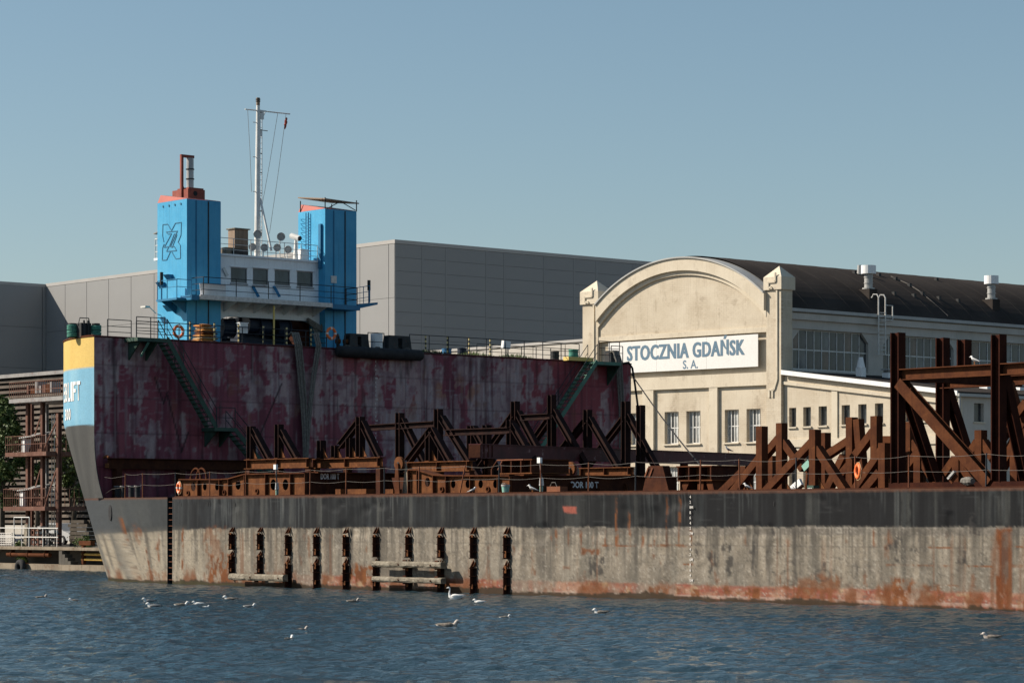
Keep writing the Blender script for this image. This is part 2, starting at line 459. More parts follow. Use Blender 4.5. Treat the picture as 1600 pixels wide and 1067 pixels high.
wmat('gull_brown', (.11, .09, .075), (.30, .26, .22), 22, .85, bmp=.1)
wmat('gull_pale', (.42, .37, .33), (.58, .52, .47), 18, .85, bmp=.1)
wmat('beak_orange', (.55, .22, .05), (.6, .26, .07), 4, .5, bmp=0)
wmat('car_paint', (.38, .39, .40), (.42, .43, .44), 1, .25, bmp=0)
wmat('yellow_pipe', (.58, .36, .07), (.66, .44, .12), 2, .6, rust=.5, bmp=.05)
wmat('mint_box', (.22, .45, .38), (.28, .5, .42), 3, .6, bmp=0)
wmat('red_pink', (.50, .13, .09), (.6, .2, .15), 3, .7, bmp=0)
glass('glass_dark', (.022, .028, .032), .1)
glass('glass_hall', (.028, .031, .034), .2)
glass('pane_grey_reflect', (.06, .065, .07), .2)  # greyer reflection of some panes put into the glass colour
glass('pane_brown_reflect', (.06, .042, .035), .2)  # brownish reflection put into the glass colour
glass('glass_pale', (.20, .21, .21), .15)
# striped yellow and black post
n, b = nodes('hazard_post')
t = nd(n, 'ShaderNodeTexCoord'); sx = nd(n, 'ShaderNodeSeparateXYZ'); n.links.new(t.outputs['Object'], sx.inputs[0])
k = nd(n, 'ShaderNodeMath'); k.operation = 'MULTIPLY'; n.links.new(sx.outputs['Z'], k.inputs[0]); k.inputs[1].default_value = 4.2
k2 = nd(n, 'ShaderNodeMath'); k2.operation = 'FRACT'; n.links.new(k.outputs[0], k2.inputs[0])
n.links.new(mix(n, ramp(n, k2.outputs[0], .49, .51), (.03, .03, .03), (.62, .50, .22)), b.inputs['Base Color'])
# water
n, b = nodes('water')
b.inputs['Base Color'].default_value = (.018, .038, .050, 1); b.inputs['Roughness'].default_value = .06; b.inputs['IOR'].default_value = 1.333
v = mapped(n, (1.0, 1.7, 1)); f1 = noise(n, v, 5.5, 4, .6)
bump(n, b, f1, .8, .08)

# ================================================================== SETTING: water, quay
def axis(segs):
    r = []
    for a, b, n in segs: r += list(np.linspace(a, b, n, endpoint=False))
    return np.array(r + [segs[-1][1]])
xs = axis([(-3000, -200, 6), (-200, -34, 20), (-34, 34, 460), (34, 200, 20), (200, 3000, 6)])
ys = axis([(-400, 20, 6), (20, 50, 20), (50, 135, 800), (135, 175, 160), (175, 260, 12)])
X, Y = np.meshgrid(xs, ys)
rng = np.random.RandomState(3)
Zw = np.zeros_like(X)
for i in range(70):
    L = 0.32 * (2.9 / .32) ** (i / 69.0) * rng.uniform(.9, 1.1)
    th = R(rng.normal(62, 34))
    k = 2 * math.pi / L
    ph = k * (X * math.cos(th) + Y * math.sin(th)) + rng.uniform(0, 6.28)
    amp = 0.0050 * L ** .55 * rng.uniform(.5, 1.2)
    Zw += amp * (np.sin(ph) + .22 * np.sin(2 * ph + .6))
gust = .62 + .75 * fbm(X / 14, Y / 9, 5, 3)
Zw *= gust * np.clip((36 - np.abs(X)) / 4, 0, 1) * np.clip((Y - 46) / 6, 0, 1) * np.clip((176 - Y) / 20, 0.0, 1)
nx, ny = len(xs), len(ys)
idx = np.arange(nx * ny).reshape(ny, nx)
fc = np.stack([idx[:-1, :-1], idx[:-1, 1:], idx[1:, 1:], idx[1:, :-1]], -1).reshape(-1, 4)
me = bpy.data.meshes.new('water')
me.vertices.add(nx * ny); me.vertices.foreach_set('co', np.stack([X, Y, Zw], -1).astype('f').ravel())
me.loops.add(fc.size); me.loops.foreach_set('vertex_index', fc.ravel().astype('i'))
me.polygons.add(len(fc)); me.polygons.foreach_set('loop_start', np.arange(0, fc.size, 4).astype('i')); me.polygons.foreach_set('loop_total', np.full(len(fc), 4, 'i'))
me.update(calc_edges=True); me.polygons.foreach_set('use_smooth', [True] * len(fc))
me.materials.append(M['water'])
tag(link_mesh('water', me, None, WORLD, (0, 0, 0)), kind='structure')

GZ = 1.35                                       # quay level
g = MB()
L1 = [(-3000, 16), (-17, 16), (-17, 38), (3000, 38), (3000, 4000), (-3000, 4000)]
g.poly([(x, y, GZ) for x, y in L1])
for (a, b) in zip(L1[:3], L1[1:4]):
    g.quad((*a, -3), (*b, -3), (*b, GZ), (*a, GZ))
tag(g.build('ground', 'quay_concrete', None, S, (0, 0, 0)), kind='structure')
g = MB().box((-120, 14.6, GZ - .16), (-16.9, 16.6, GZ + .012))
tag(g.build('quay_deck', 'concrete', None, S, (0, 0, 0)), kind='structure')
g = MB().box((-120, 14.3, -.5), (-16.6, 15.9, .33))
tag(g.build('quay_ledge', 'concrete', None, S, (0, 0, 0)), kind='structure')

# ================================================================== walls with openings
def cells(us, zs, holes):
    us = sorted(set(us)); zs = sorted(set(zs)); out = []
    for i in range(len(us) - 1):
        z0 = None
        for j in range(len(zs) - 1):
            cu, cz = (us[i] + us[i + 1]) / 2, (zs[j] + zs[j + 1]) / 2
            solid = not any(h[0] < cu < h[1] and h[2] < cz < h[3] for h in holes)
            if solid and z0 is None: z0 = zs[j]
            if not solid and z0 is not None: out.append((us[i], us[i + 1], z0, zs[j])); z0 = None
        if z0 is not None: out.append((us[i], us[i + 1], z0, zs[-1]))
    return out
def wall_a(mb, a0, a1, z0, z1, b0, b1, holes=()):       # wall along the first axis
    for c in cells([a0, a1] + [h[0] for h in holes] + [h[1] for h in holes], [z0, z1] + [h[2] for h in holes] + [h[3] for h in holes], holes):
        mb.box((c[0], b0, c[2]), (c[1], b1, c[3]))
def wall_b(mb, b0, b1, z0, z1, a0, a1, holes=()):
    for c in cells([b0, b1] + [h[0] for h in holes] + [h[1] for h in holes], [z0, z1] + [h[2] for h in holes] + [h[3] for h in holes], holes):
        mb.box((a0, c[0], c[2]), (a1, c[1], c[3]))

# ================================================================== grey warehouse
WY = 300.0
W = Frame((617 - 800) / F * WY, WY, SHIP_ANG)
ztop = ZC + (HZ - 376) / F * WY
uL = W.V(72, 437, 0).x
vF = 95.0
wh = thing('warehouse', 'huge windowless grey panelled warehouse behind the ship and the cream hall', 'building', W, (0, 0, GZ))
MB().box((uL, 0.12, GZ), (-.12, vF, ztop - .3)).build('wall_core', 'panel_joint', wh)
MB().box((uL - 30, -60, GZ), (uL - .12, 20, ztop - .35)).build('wing_core', 'panel_joint', wh)
MB().box((uL - 30.1, -60.1, ztop - .35), (uL - .02, 20, ztop + .05)).build('roof_edge', 'panel_cap', wh)
c = MB(); c.box((uL, -.06, ztop - .3), (.06, .5, ztop + .12)); c.box((-.5, .502, ztop - .3), (.06, vF, ztop + .12)); c.build('roof_edge', 'panel_cap', wh)
MB().box((uL + .1, .5, ztop - .34), (-.52, vF - .1, ztop - .28)).build('roof', 'roof_felt', wh)
js = [W.V(x, 450, 0).x for x in (102, 134, 170, 205, 241)]
st = (js[-1] - js[0]) / 4
ups = [uL] + [js[0] + st * i for i in range(40) if js[0] + st * i < -1.6] + [W.V(604, 450, 0).x if False else -1.1, 0]
rows = [GZ, 8.0, 14.6, 21.2, 27.8, ztop - .32]
cache = {}
def panel(parent, fr, size, at, m, name='panel'):
    key = (tuple(round(s, 3) for s in size), m)
    if key not in cache:
        cache[key] = MB().box((0, 0, 0), size).mesh(name, m, fr, (0, 0, 0))
    return piece(name, cache[key], parent, at)
for i in range(len(ups) - 1):
    for j in range(len(rows) - 1):
        panel(wh, W, (ups[i + 1] - ups[i] - .09, .14, rows[j + 1] - rows[j] - .035), (ups[i] + .045, -.02, rows[j] + .0175), 'panel_grey')
vps = [0] + [W.U(x, 450, 0).y for x in (660, 697, 760, 788, 850, 897, 932, 990)] + [vF]
nr = 19
rh = (ztop - .32 - 5.0) / nr
for i in range(len(vps) - 1):
    for j in range(-1, nr):
        z0 = 5.0 + j * rh
        panel(wh, W, (.14, vps[i + 1] - vps[i] - .06, rh - .03), (-.12, vps[i] + .03, z0 + .015), 'panel_grey')
    if i: MB().box((.022, vps[i] - .14, GZ), (.05, vps[i] + .14, ztop - .33)).build('joint_cover', 'panel_grey', wh)
vl = [0, W.U(66, 500, uL).y, -11, -18, -26]
for i in range(len(vl) - 1):
    for j in range(6):
        z0 = GZ + j * (ztop - .36 - GZ) / 6
        panel(wh, W, (.14, vl[i] - vl[i + 1] - .09, (ztop - .36 - GZ) / 6 - .04), (uL - .12, vl[i + 1] + .045, z0 + .02), 'panel_grey')

# ================================================================== low pale shed behind the ship
VL = 104.0
p0, p1 = S.V(600, 555, VL), S.V(935, 525.8, VL)
sh = thing('low_shed', 'low pale flat-roofed shed in front of the grey warehouse, left of the cream hall', 'building', S, (p0.x, VL, GZ))
zr = (p0.z + p1.z) / 2
MB().box((p0.x, VL + .1, GZ), (p1.x, VL + 8, zr - .25)).build('wall', 'plaster_white', sh)
MB().box((p0.x - .15, VL - .1, zr - .25), (p1.x + .15, VL + 8.2, zr)).build('roof_edge', 'panel_cap', sh)
us = np.linspace(p0.x, p1.x, 8)
for i in range(7):
    panel(sh, S, (us[i + 1] - us[i] - .1, .1, 4.2), (us[i] + .05, VL, zr - 4.6), 'plaster_white')

# ================================================================== cream shipyard hall
HY = 215.0
HA = math.atan2(-.6904, .7234)
Hf = Frame((1222 - 800) / F * HY, HY, HA, HA + math.pi / 2 - (SHIP_ANG + math.pi / 2))
HV, HU = Hf.V, Hf.U
hall = thing('shipyard_hall', 'cream brick shipyard hall with arched gable and dark barrel roof', 'building', Hf, (0, 0, GZ))
aL0, aL1 = HV(912, 480, 0).x, HV(936, 480, 0).x
aR0 = HV(1199, 470, 0).x
zb = GZ
zl = HV(1068, 521, 0).z          # ledge over the sign
zband0, zband1 = HV(1093, 606, 0).z, HV(1093, 586, 0).z
def PX(x, y, b=0): p = HV(x, y, b); return (p.x, p.z)
def win_px(x0, y0, x1, y1, b=0):
    p, q = HV(x0, y0, b), HV(x1, y1, b); return (p.x, q.x, q.z, p.z)
cols = [(983, 1004), (1038, 1060), (1072, 1094), (1132, 1154), (1166, 1188)]
zu1 = HV(1110, 641, .25).z; zu0 = HV(1110, 692, .25).z
zd1 = HV(1110, 728, .25).z; zd0 = HV(1110, 779, .25).z
holes = []
for x0, x1 in cols:
    a, b_ = HV(x0, 660, .25).x, HV(x1, 660, .25).x
    holes += [(a, b_, zu0, zu1), (a, b_, max(zd0, 2.2), zd1)]
mb = MB(); wall_a(mb, aL1, aR0, zb, zband0, .28, .75, holes); mb.build('wall', 'cream_wall', hall)
MB().box((aL1, 0.02, zband0), (aR0, .75, zband1)).build('belt_course', 'cream_trim', hall)
MB().box((aL1, .28, zband1), (aR0, .75, zl)).build('sign_field', 'cream_wall', hall)
for x0, x1 in ((1003, 1020), (1107, 1120)):
    MB().box((HV(x0, 640, 0).x, .05, zb), (HV(x1, 640, 0).x, .279, zband0 - .002)).build('pilaster', 'cream_trim', hall)
# arched gable
aS0, zS0 = PX(936, 477.5); aS1, zS1 = PX(1199, 457); aT, zT = PX(1088, 401.5)
am = (aS0 + aS1) / 2; hw = (aS1 - aS0) / 2; zs = (zS0 + zS1) / 2; rise = zT - zs
Rr = (hw * hw + rise * rise) / (2 * rise); zc = zT - Rr
def arc(r, n=48, half=None):
    half = half if half else hw
    th = math.asin(min(1, half / r))
    return [(am + r * math.sin(-th + 2 * th * i / n), zc + r * math.cos(-th + 2 * th * i / n)) for i in range(n + 1)]
ti = 1.05
inner = arc(Rr - ti)
mb = MB()
for i in range(48):
    (a0, z0), (a1, z1) = inner[i], inner[i + 1]
    mb.hexa([(a0, .03, zl), (a1, .03, zl), (a1, .75, zl), (a0, .75, zl), (a0, .03, z0), (a1, .03, z1), (a1, .75, z1), (a0, .75, z0)])
mb.build('gable_wall', 'cream_wall', hall)
def arch_band(r0, r1, b0, b1, name, m):
    A, B = arc(r0), arc(r1); mb = MB()
    for i in range(48):
        mb.hexa([(A[i][0], b0, A[i][1]), (A[i + 1][0], b0, A[i + 1][1]), (A[i + 1][0], b1, A[i + 1][1]), (A[i][0], b1, A[i][1]),
                 (B[i][0], b0, B[i][1]), (B[i + 1][0], b0, B[i + 1][1]), (B[i + 1][0], b1, B[i + 1][1]), (B[i][0], b1, B[i][1])])
    mb.build(name, m, hall)
arch_band(Rr - ti, Rr - .04, -.42, .74, 'arch_cornice', 'cream_trim')
arch_band(Rr - ti - .35, Rr - ti - .002, -.16, .029, 'arch_moulding', 'cream_trim')
arch_band(Rr - .038, Rr + .08, -.55, .9, 'arch_flashing', 'zinc')
MB().box((aL1, -.08, zl - .3), (aR0, .278, zl + .12)).build('ledge', 'cream_trim', hall)
# corner piers
def pier(a0, a1, ycap, ypeak, xm, nm):
    zcap = HV(xm, ycap, 0).z; zpk = HV(xm, ypeak, 0).z
    w_ = a1 - a0
    p = MB().box((a0, -.12, zb), (a1, w_ * .8, zcap)).build('pier', 'cream_wall', hall)
    zq = zcap + (zpk - zcap) * .52
    mb = MB().box((a0 - .16, -.28, zcap), (a1 + .16, w_ * .8 + .16, zq))
    k = [(a0 - .16, -.28, zq), (a1 + .16, -.28, zq), (a1 + .16, w_ * .8 + .16, zq), (a0 - .16, w_ * .8 + .16, zq)]
    t = ((a0 + a1) / 2, w_ * .4 - .06, zpk)
    for i in range(4): mb.poly([k[i], k[(i + 1) % 4], t])
    mb.build('pier_cap', 'cream_trim', p)
    # raised key ornament on the front of the pier
    am_, hw_ = (a0 + a1) / 2, w_ / 2
    def orn(pts, b, parent):
        mb = MB()
        for (x0, z0), (x1, z1) in zip(pts, pts[1:]):
            mb.bar((x0, b, z0), (x1, b, z1), (0, 1, 0), .10, .15)
        mb.build('key_ornament', 'cream_trim', parent)
    orn([(am_ - .5 * hw_, zcap + .18), (am_ - .5 * hw_, zcap + .62), (am_ + .45 * hw_, zcap + .62), (am_ + .45 * hw_, zcap + 1.35)], -.33, p)
    orn([(am_ - .5 * hw_, zcap + .18), (am_ - .05 * hw_, zcap + .18), (am_ - .05 * hw_, zcap + .05)], -.33, p)
    orn([(am_ + .5 * hw_, zcap - .02), (am_ + .5 * hw_, zcap - 7.2), (am_ + .1 * hw_, zcap - 8.0), (am_ - .55 * hw_, zcap - 8.0), (am_ - .55 * hw_, zcap - 8.6)], -.17, p)
    orn([(am_ - .1 * hw_, zcap - 8.0), (am_ - .1 * hw_, zcap - 8.6)], -.17, p)
pier(aL0, aL1, 475.5, 438, 924, 'l')
pier(aR0, 0.0, 453, 415, 1210, 'r')
# gable windows
def gable_window(a0, a1, z0, z1, nm=4, parent=hall, b=.62, sill=True):
    w_ = MB(); f_ = .07
    w_.box((a0, b, z0), (a1, b + .08, z0 + f_)); w_.box((a0, b, z1 - f_), (a1, b + .08, z1))
    w_.box((a0, b, z0 + f_), (a0 + f_, b + .08, z1 - f_)); w_.box((a1 - f_, b, z0 + f_), (a1, b + .08, z1 - f_))
    zm = (z0 + z1) / 2
    w_.box((a0 + f_, b + .01, zm - .04), (a1 - f_, b + .07, zm + .04))
    fo = w_.build('window', 'mast_white', parent)
    for i in range(nm):
        x0 = a0 + f_ + (a1 - a0 - 2 * f_) * i / nm; x1 = a0 + f_ + (a1 - a0 - 2 * f_) * (i + 1) / nm
        for (q0, q1) in ((z0 + f_, zm - .04), (zm + .04, z1 - f_)):
            panel(fo, Hf, (x1 - x0 - .068, .02, q1 - q0 - .004), (x0 + .034, b + .03, q0 + .002), ['glass_pale', 'glass_hall', 'glass_pale', 'glass_pale'][(i + int(q0 * 3)) % 4], 'pane')
        if i: MB().box((x0 - .032, b - .01, z0 + f_), (x0 + .032, b + .06, z1 - f_)).build('mullion', 'mast_white', fo)
    if sill: MB().box((a0 - .1, .12, z0 - .12), (a1 + .1, b, z0 - .002)).build('sill', 'cream_trim', fo)
    return fo
for h in holes: gable_window(*h)
# name board
s0, s1 = HV(951, 580, -.1), HV(1185, 572.5, -.1)
zt_ = HV(1185, 522, -.1).z
sg = thing('name_board', 'long white board lettered in blue on the gable of the cream hall', 'sign', Hf, (s0.x, -.12, s1.z))
for i in range(3):
    x0, x1 = s0.x + (s1.x - s0.x) * i / 3, s0.x + (s1.x - s0.x) * (i + 1) / 3
    MB().box((x0 + .01, -.14, s1.z), (x1 - .01, -.10, zt_)).build('board_panel', 'sign_white', sg)
for i in range(7):
    x = s0.x + (s1.x - s0.x) * (i + .5) / 7
    MB().box((x - .05, -.099, s1.z + .2), (x + .05, .28, s1.z + .3)).build('bracket', 'grey_steel', sg)
xa, xb = HV(979.5, 550, -.14).x, HV(1164, 545, -.14).x
zc_ = HV(1164, 553.5, -.14).z; hc = HV(1164, 531.5, -.14).z - zc_
text_mesh('lettering', 'STOCZNIA GDAŃSK', 'sign_blue', sg, (xa, -.14, zc_), (1, 0, 0), (0, 0, 1), hc * 1.1, xb - xa - .1, bold=.018, spacing=1.08, strokes=((.05, .004), (.10, .008)))
xa, xb = HV(1067, 570, -.14).x, HV(1090.5, 570, -.14).x
zc_ = HV(1079, 575.5, -.14).z
text_mesh('lettering', 'S. A.', 'sign_blue', sg, (xa, -.14, zc_), (1, 0, 0), (0, 0, 1), HV(1079, 562, -.14).z - zc_, xb - xa, bold=.02)
MB().box((aL0 + .3, aL1 - aL0, zb), (aL0 + .8, 100, zS0 - 3)).build('far_side_wall', 'hall_side', hall)
# side wall with clerestory windows
aw = -.45
HB = 100.0
ze = HU(1300, 486.5, aw).z
hs_ = []
for x0, x1 in ((1239, 1357), (1380, 1490), (1508, 1632)):
    b0, b1 = HU(x0, 550, aw).y, HU(x1, 550, aw).y
    hs_.append((b0, b1, HU(1300, 580, aw).z, HU(1300, 517.5, aw).z))
stp = hs_[1][0] - hs_[0][0]
for k_ in range(3, 7): hs_.append((hs_[0][0] + stp * k_, hs_[0][1] + stp * k_, hs_[0][2], hs_[0][3]))
mb = MB(); wall_b(mb, 1.2, HB, zb, ze - .25, aw - .5, aw, hs_); mb.build('side_wall', 'hall_side', hall)
for h in hs_:                                           # cut-off upper corners of each opening
    ch = (h[3] - h[2]) * .26
    MB().prism([(aw, h[0], h[3]), (aw, h[0] + ch, h[3]), (aw, h[0], h[3] - ch)], (-.5, 0, 0)).build('opening_corner', 'hall_side', hall)
    MB().prism([(aw, h[1], h[3]), (aw, h[1], h[3] - ch), (aw, h[1] - ch, h[3])], (-.5, 0, 0)).build('opening_corner', 'hall_side', hall)
for dz, pr, hh in ((0, .42, .26), (-.62, .26, .5), (-1.35, .12, .12)):
    MB().box((aw - .01 if dz else aw - .5, 1.2, ze - .25 + dz), (aw + pr, HB, ze - .25 + dz + hh)).build('eaves_moulding', 'hall_side' if dz else 'zinc', hall)
for bi, h in enumerate(hs_):
    b0, b1, z0, z1 = h; zm = z0 + (z1 - z0) * .5
    w_ = MB().box((aw - .3, b0, zm - .05), (aw - .22, b1, zm + .05)); w_.box((aw - .3, b0, z0), (aw - .22, b1, z0 + .1)); w_.box((aw - .3, b0, z1 - .08), (aw - .22, b1, z1))
    fo = w_.build('window', 'rail_white', hall)
    n_ = 10
    for i in range(n_):
        y0, y1 = b0 + (b1 - b0) * i / n_, b0 + (b1 - b0) * (i + 1) / n_
        if i: MB().box((aw - .29, y0 - .036, z0 + .1), (aw - .20, y0 + .036, z1 - .08)).build('mullion', 'rail_white', fo)
        for j, (q0, q1) in enumerate(((z0 + .1, zm - .05), (zm + .05, z1 - .08))):
            panel(fo, Hf, (.02, y1 - y0 - .074, q1 - q0 - .004), (aw - .27, y0 + .037, q0 + .002), ['glass_dark', 'glass_hall', 'glass_hall', 'pane_grey_reflect', 'glass_hall', 'pane_brown_reflect', 'glass_hall'][(i * 3 + j * 5 + bi * 2) % 7], 'pane')
# barrel roof
zrt = HV(1088, 404.5, 3).z
am_r = am
hwr = aw + .3 - am_r; r_ = (hwr * hwr + (zrt - ze) ** 2) / (2 * (zrt - ze))
def roof_z(a): return math.sqrt(max(r_ * r_ - (a - am_r) ** 2, 0)) + zrt - r_
mb = MB(); mb.smooth = True; n_ = 40
sec = [(am_r - hwr + 2 * hwr * i / n_) for i in range(n_ + 1)]
for i in range(n_):
    a0, a1 = sec[i], sec[i + 1]
    mb.quad((a0, .752, roof_z(a0)), (a1, .752, roof_z(a1)), (a1, HB, roof_z(a1)), (a0, HB, roof_z(a0)))
rf = mb.build('roof', 'roof_felt', hall)
for k_ in range(1, 34):
    bb = .8 + k_ * 2.6; mb = MB()
    for i in range(n_ // 2, n_):
        a0, a1 = sec[i], sec[i + 1]
        mb.hexa([(a0, bb, roof_z(a0) - .01), (a1, bb, roof_z(a1) - .01), (a1, bb + .12, roof_z(a1) - .01), (a0, bb + .12, roof_z(a0) - .01),
                 (a0, bb, roof_z(a0) + .012), (a1, bb, roof_z(a1) + .012), (a1, bb + .12, roof_z(a1) + .012), (a0, bb + .12, roof_z(a0) + .012)])
    mb.build('roof_seam', 'roof_seam', rf)
def on_roof(x, y):
    best = None
    for i in range(400):
        a0 = aw + (am_r - aw) * i / 399; p = HU(x, y, a0); e = abs(p.z - roof_z(a0))
        if best is None or e < best[0]: best = (e, p)
    return best[1]
for nm, (xb_, yb_, yt_, rw) in (('a', (1357, 461, 415, 11)), ('b', (1549, 477, 432, 11))):
    p = on_roof(xb_, yb_); sc_ = (HU(xb_, yt_, p.x).z - p.z) / (yb_ - yt_)
    v_ = thing('roof_ventilator', 'white roof ventilator with wide drum cowl, ' + ('nearest the gable' if nm == 'a' else 'farther along the dark roof to the right'), 'ventilator', Hf, (p.x, p.y, p.z), 'drum ventilators on the barrel roof')
    z = p.z
    MB().box((p.x - .62, p.y - .5, z - .6), (p.x + .5, p.y + .5, z + 9 * sc_)).build('curb', 'roof_felt', v_)
    mb = MB().tube((p.x, p.y, z + 9 * sc_), (p.x, p.y, z + 35 * sc_), .33, 16); mb.build('pipe', 'zinc', v_)
    for q in (18, 27): MB().tube((p.x, p.y, z + q * sc_), (p.x, p.y, z + (q + 1.2) * sc_), .37, 16).build('band', 'zinc', v_)
    mb = MB().tube((p.x, p.y, z + 33 * sc_), (p.x, p.y, z + 46 * sc_), .6, 18); mb.build('cowl', 'white_paint', v_)
    MB().tube((p.x, p.y, z + 9 * sc_), (p.x, p.y, z + 11 * sc_), .5, 16).build('flange', 'zinc', v_)
p = on_roof(1343, 428)
MB().tube((p.x, p.y, p.z - .3), (p.x, p.y, p.z + .75), .24, 12, .16).build('vent_cap', 'zinc', rf)
for x, y in ((1335, 427), (1373, 431), (1463, 438), (1397, 460), (1428, 463), (1467, 467), (1497, 471), (1399, 437), (1421, 447), (1441, 460)):
    p = on_roof(x, y); MB().box((p.x - .14, p.y - .14, p.z - .2), (p.x + .14, p.y + .14, p.z + .22)).build('roof_stub', 'black_steel', rf)
pp = [on_roof(x, y) for x, y in ((1392, 434), (1421, 447), (1441, 460), (1481, 496))]
MB().path([q + Vector((0, 0, .12)) for q in pp], .05).build('roof_cable', 'wire', rf)
# roof ladder at the eaves
lp = HU(1372, 494, aw + .45)
rl = thing('roof_ladder', 'pale hooked access ladder hanging over the eaves of the dark roof', 'ladder', Hf, (aw + .45, lp.y, lp.z - 3))
for d in (0, .85):
    mb = MB().path([(aw + .5, lp.y + d, lp.z - 3.2), (aw + .5, lp.y + d, lp.z + 1.55), (aw + .35, lp.y + d, lp.z + 1.8), (aw + .05, lp.y + d - .1, lp.z + 1.82), (aw - .12, lp.y + d - .1, lp.z + 1.55)], .055); mb.build('stile', 'rail_white', rl)
for d in (1.75,):
    MB().path([(aw + .5, lp.y + d, lp.z - .3), (aw + .5, lp.y + d, lp.z + .95), (aw + .5, lp.y + .85, lp.z + .95)], .05).build('side_rail', 'rail_white', rl)
for i in range(11): MB().tube((aw + .5, lp.y, lp.z - 3.1 + i * .34), (aw + .5, lp.y + .85, lp.z - 3.1 + i * .34), .03, 6).build('rung', 'rail_white', rl)
MB().path([(aw + .5, lp.y, lp.z - .25), (aw + .5, lp.y + 1.75, lp.z - .25)], .05).build('platform_edge', 'rail_white', rl)
# ---------------------------------------------------------------- lean-to annex
ax1 = HV(1497, 613, .2).x
zA0 = HV(1225, 581, .2).z; zA1 = HV(1497, 613, .2).z
ann = thing('lean_to_annex', 'cream lean-to annex with small square windows below the hall’s clerestory', 'building', Hf, (.05, .2, GZ))
def sl(a): return zA0 + (zA1 - zA0) * (a / ax1)
ah = []
wc = [(1233, 1244), (1255, 1267), (1279, 1292), (1315, 1328), (1341, 1354), (1367, 1380), (1412, 1424), (1440, 1452)]
for i, (x0, x1) in enumerate(wc):
    a, b_ = HV(x0, 650, .2).x, HV(x1, 650, .2).x
    z1 = HV((x0 + x1) / 2, 637 - (x0 - 1233) * .052, .2).z; z0 = HV((x0 + x1) / 2, 667 - (x0 - 1233) * .046, .2).z
    ah.append((a, b_, z0, z1)); ah.append((a, b_, max(z0 - 4.9, 2.4), z1 - 3.0 - 0.0))
zflat = min(sl(ax1), 99) - .3
mb = MB(); wall_a(mb, .06, ax1, zb, zflat, .2, .7, ah)
mb.hexa([(.06, .2, zflat), (ax1, .2, zflat), (ax1, .7, zflat), (.06, .7, zflat), (.06, .2, sl(.06) - .2), (ax1, .2, sl(ax1) - .2), (ax1, .7, sl(ax1) - .2), (.06, .7, sl(.06) - .2)])
mb.build('wall', 'cream_wall', ann)
for i, h in enumerate(ah):
    f_ = MB(); a0, a1, z0, z1 = h
    f_.box((a0, .5, z0), (a1, .56, z0 + .06)); f_.box((a0, .5, z1 - .06), (a1, .56, z1)); f_.box((a0, .5, z0 + .06), (a0 + .06, .56, z1 - .06)); f_.box((a1 - .06, .5, z0 + .06), (a1, .56, z1 - .06))
    wo_ = f_.build('window', 'grey_steel', ann)
    MB().box((a0 + .06, .52, z0 + .06), (a1 - .06, .545, z1 - .06)).build('pane', 'glass_hall', wo_)
    MB().box((a0 - .1, .06, z0 - .12), (a1 + .1, .5, z0 - .002)).build('sill', 'cream_trim', wo_)
zbelt = HV(1300, 697, .2).z
MB().box((.06, .08, zbelt), (ax1 + .1, .199, zbelt + .62)).build('belt_course', 'cream_trim', ann)
for x in (1305, 1402):
    a = HV(x, 650, .2).x
    MB().box((a - .28, .1, zbelt + .621), (a + .28, .199, sl(a) - .75)).build('pilaster', 'cream_trim', ann)
mb = MB(); mb.hexa([(.06, .02, sl(.06) - 1.0), (ax1, .02, sl(ax1) - .95), (ax1, .199, sl(ax1) - .95), (.06, .199, sl(.06) - 1.0), (.06, .02, sl(.06) - .75), (ax1, .02, sl(ax1) - .7), (ax1, .199, sl(ax1) - .7), (.06, .199, sl(.06) - .75)]); mb.build('cornice', 'cream_trim', ann)
# roof slab
mb = MB(); e = .22
mb.hexa([(.0, -.1, sl(0) - .05), (ax1 + e, -.1, sl(ax1 + e) - .05), (ax1 + e, HB, sl(ax1 + e) - .05), (.0, HB, sl(0) - .05), (.0, -.1, sl(0) + .1), (ax1 + e, -.1, sl(ax1 + e) + .1), (ax1 + e, HB, sl(ax1 + e) + .1), (0, HB, sl(0) + .1)])
ar = mb.build('roof', 'roof_felt', ann)
mb = MB(); mb.hexa([(.06, -.22, sl(0) - .22), (ax1 + e, -.22, sl(ax1 + e) - .22), (ax1 + e, -.102, sl(ax1 + e) - .22), (.06, -.102, sl(0) - .22), (.06, -.22, sl(0) + .14), (ax1 + e, -.22, sl(ax1 + e) + .14), (ax1 + e, -.102, sl(ax1 + e) + .14), (.06, -.102, sl(0) + .14)])
mb.build('verge_flashing', 'white_paint', ann)
mb = MB(); hh = []
for k_ in range(7):
    b0 = HU(1522, 645, ax1).y + k_ * 4.6
    hh.append((b0, b0 + 1.15, HU(1530, 659, ax1).z, HU(1530, 630, ax1).z))
wall_b(mb, .702, HB, zb, sl(ax1) - .2, ax1 - .5, ax1, hh); mb.build('side_wall', 'hall_side', ann)
for h in hh:
    wo_ = MB().box((ax1 - .35, h[0], h[2]), (ax1 - .28, h[1], h[3])).build('window', 'glass_hall', ann)
    MB().box((ax1 - .1, h[0] - .1, h[2] - .1), (ax1 + .1, h[1] + .1, h[2] - .002)).build('sill', 'cream_trim', wo_)
MB().box((ax1 + e + .002, -.2, sl(ax1) - .3), (ax1 + e + .2, HB, sl(ax1) - .08)).build('gutter', 'zinc', ann)
mb = MB().tube((ax1 + .25, .05, zb), (ax1 + .25, .05, sl(ax1) - .3), .09, 8); mb.build('downpipe', 'zinc', ann)
def on_annex(x, y):
    best = None
    for i in range(200):
        a0 = ax1 * i / 199; p = HU(x, y, a0); e_ = abs(p.z - sl(a0) - .1)
        if best is None or e_ < best[0]: best = (e_, p)
    return best[1]
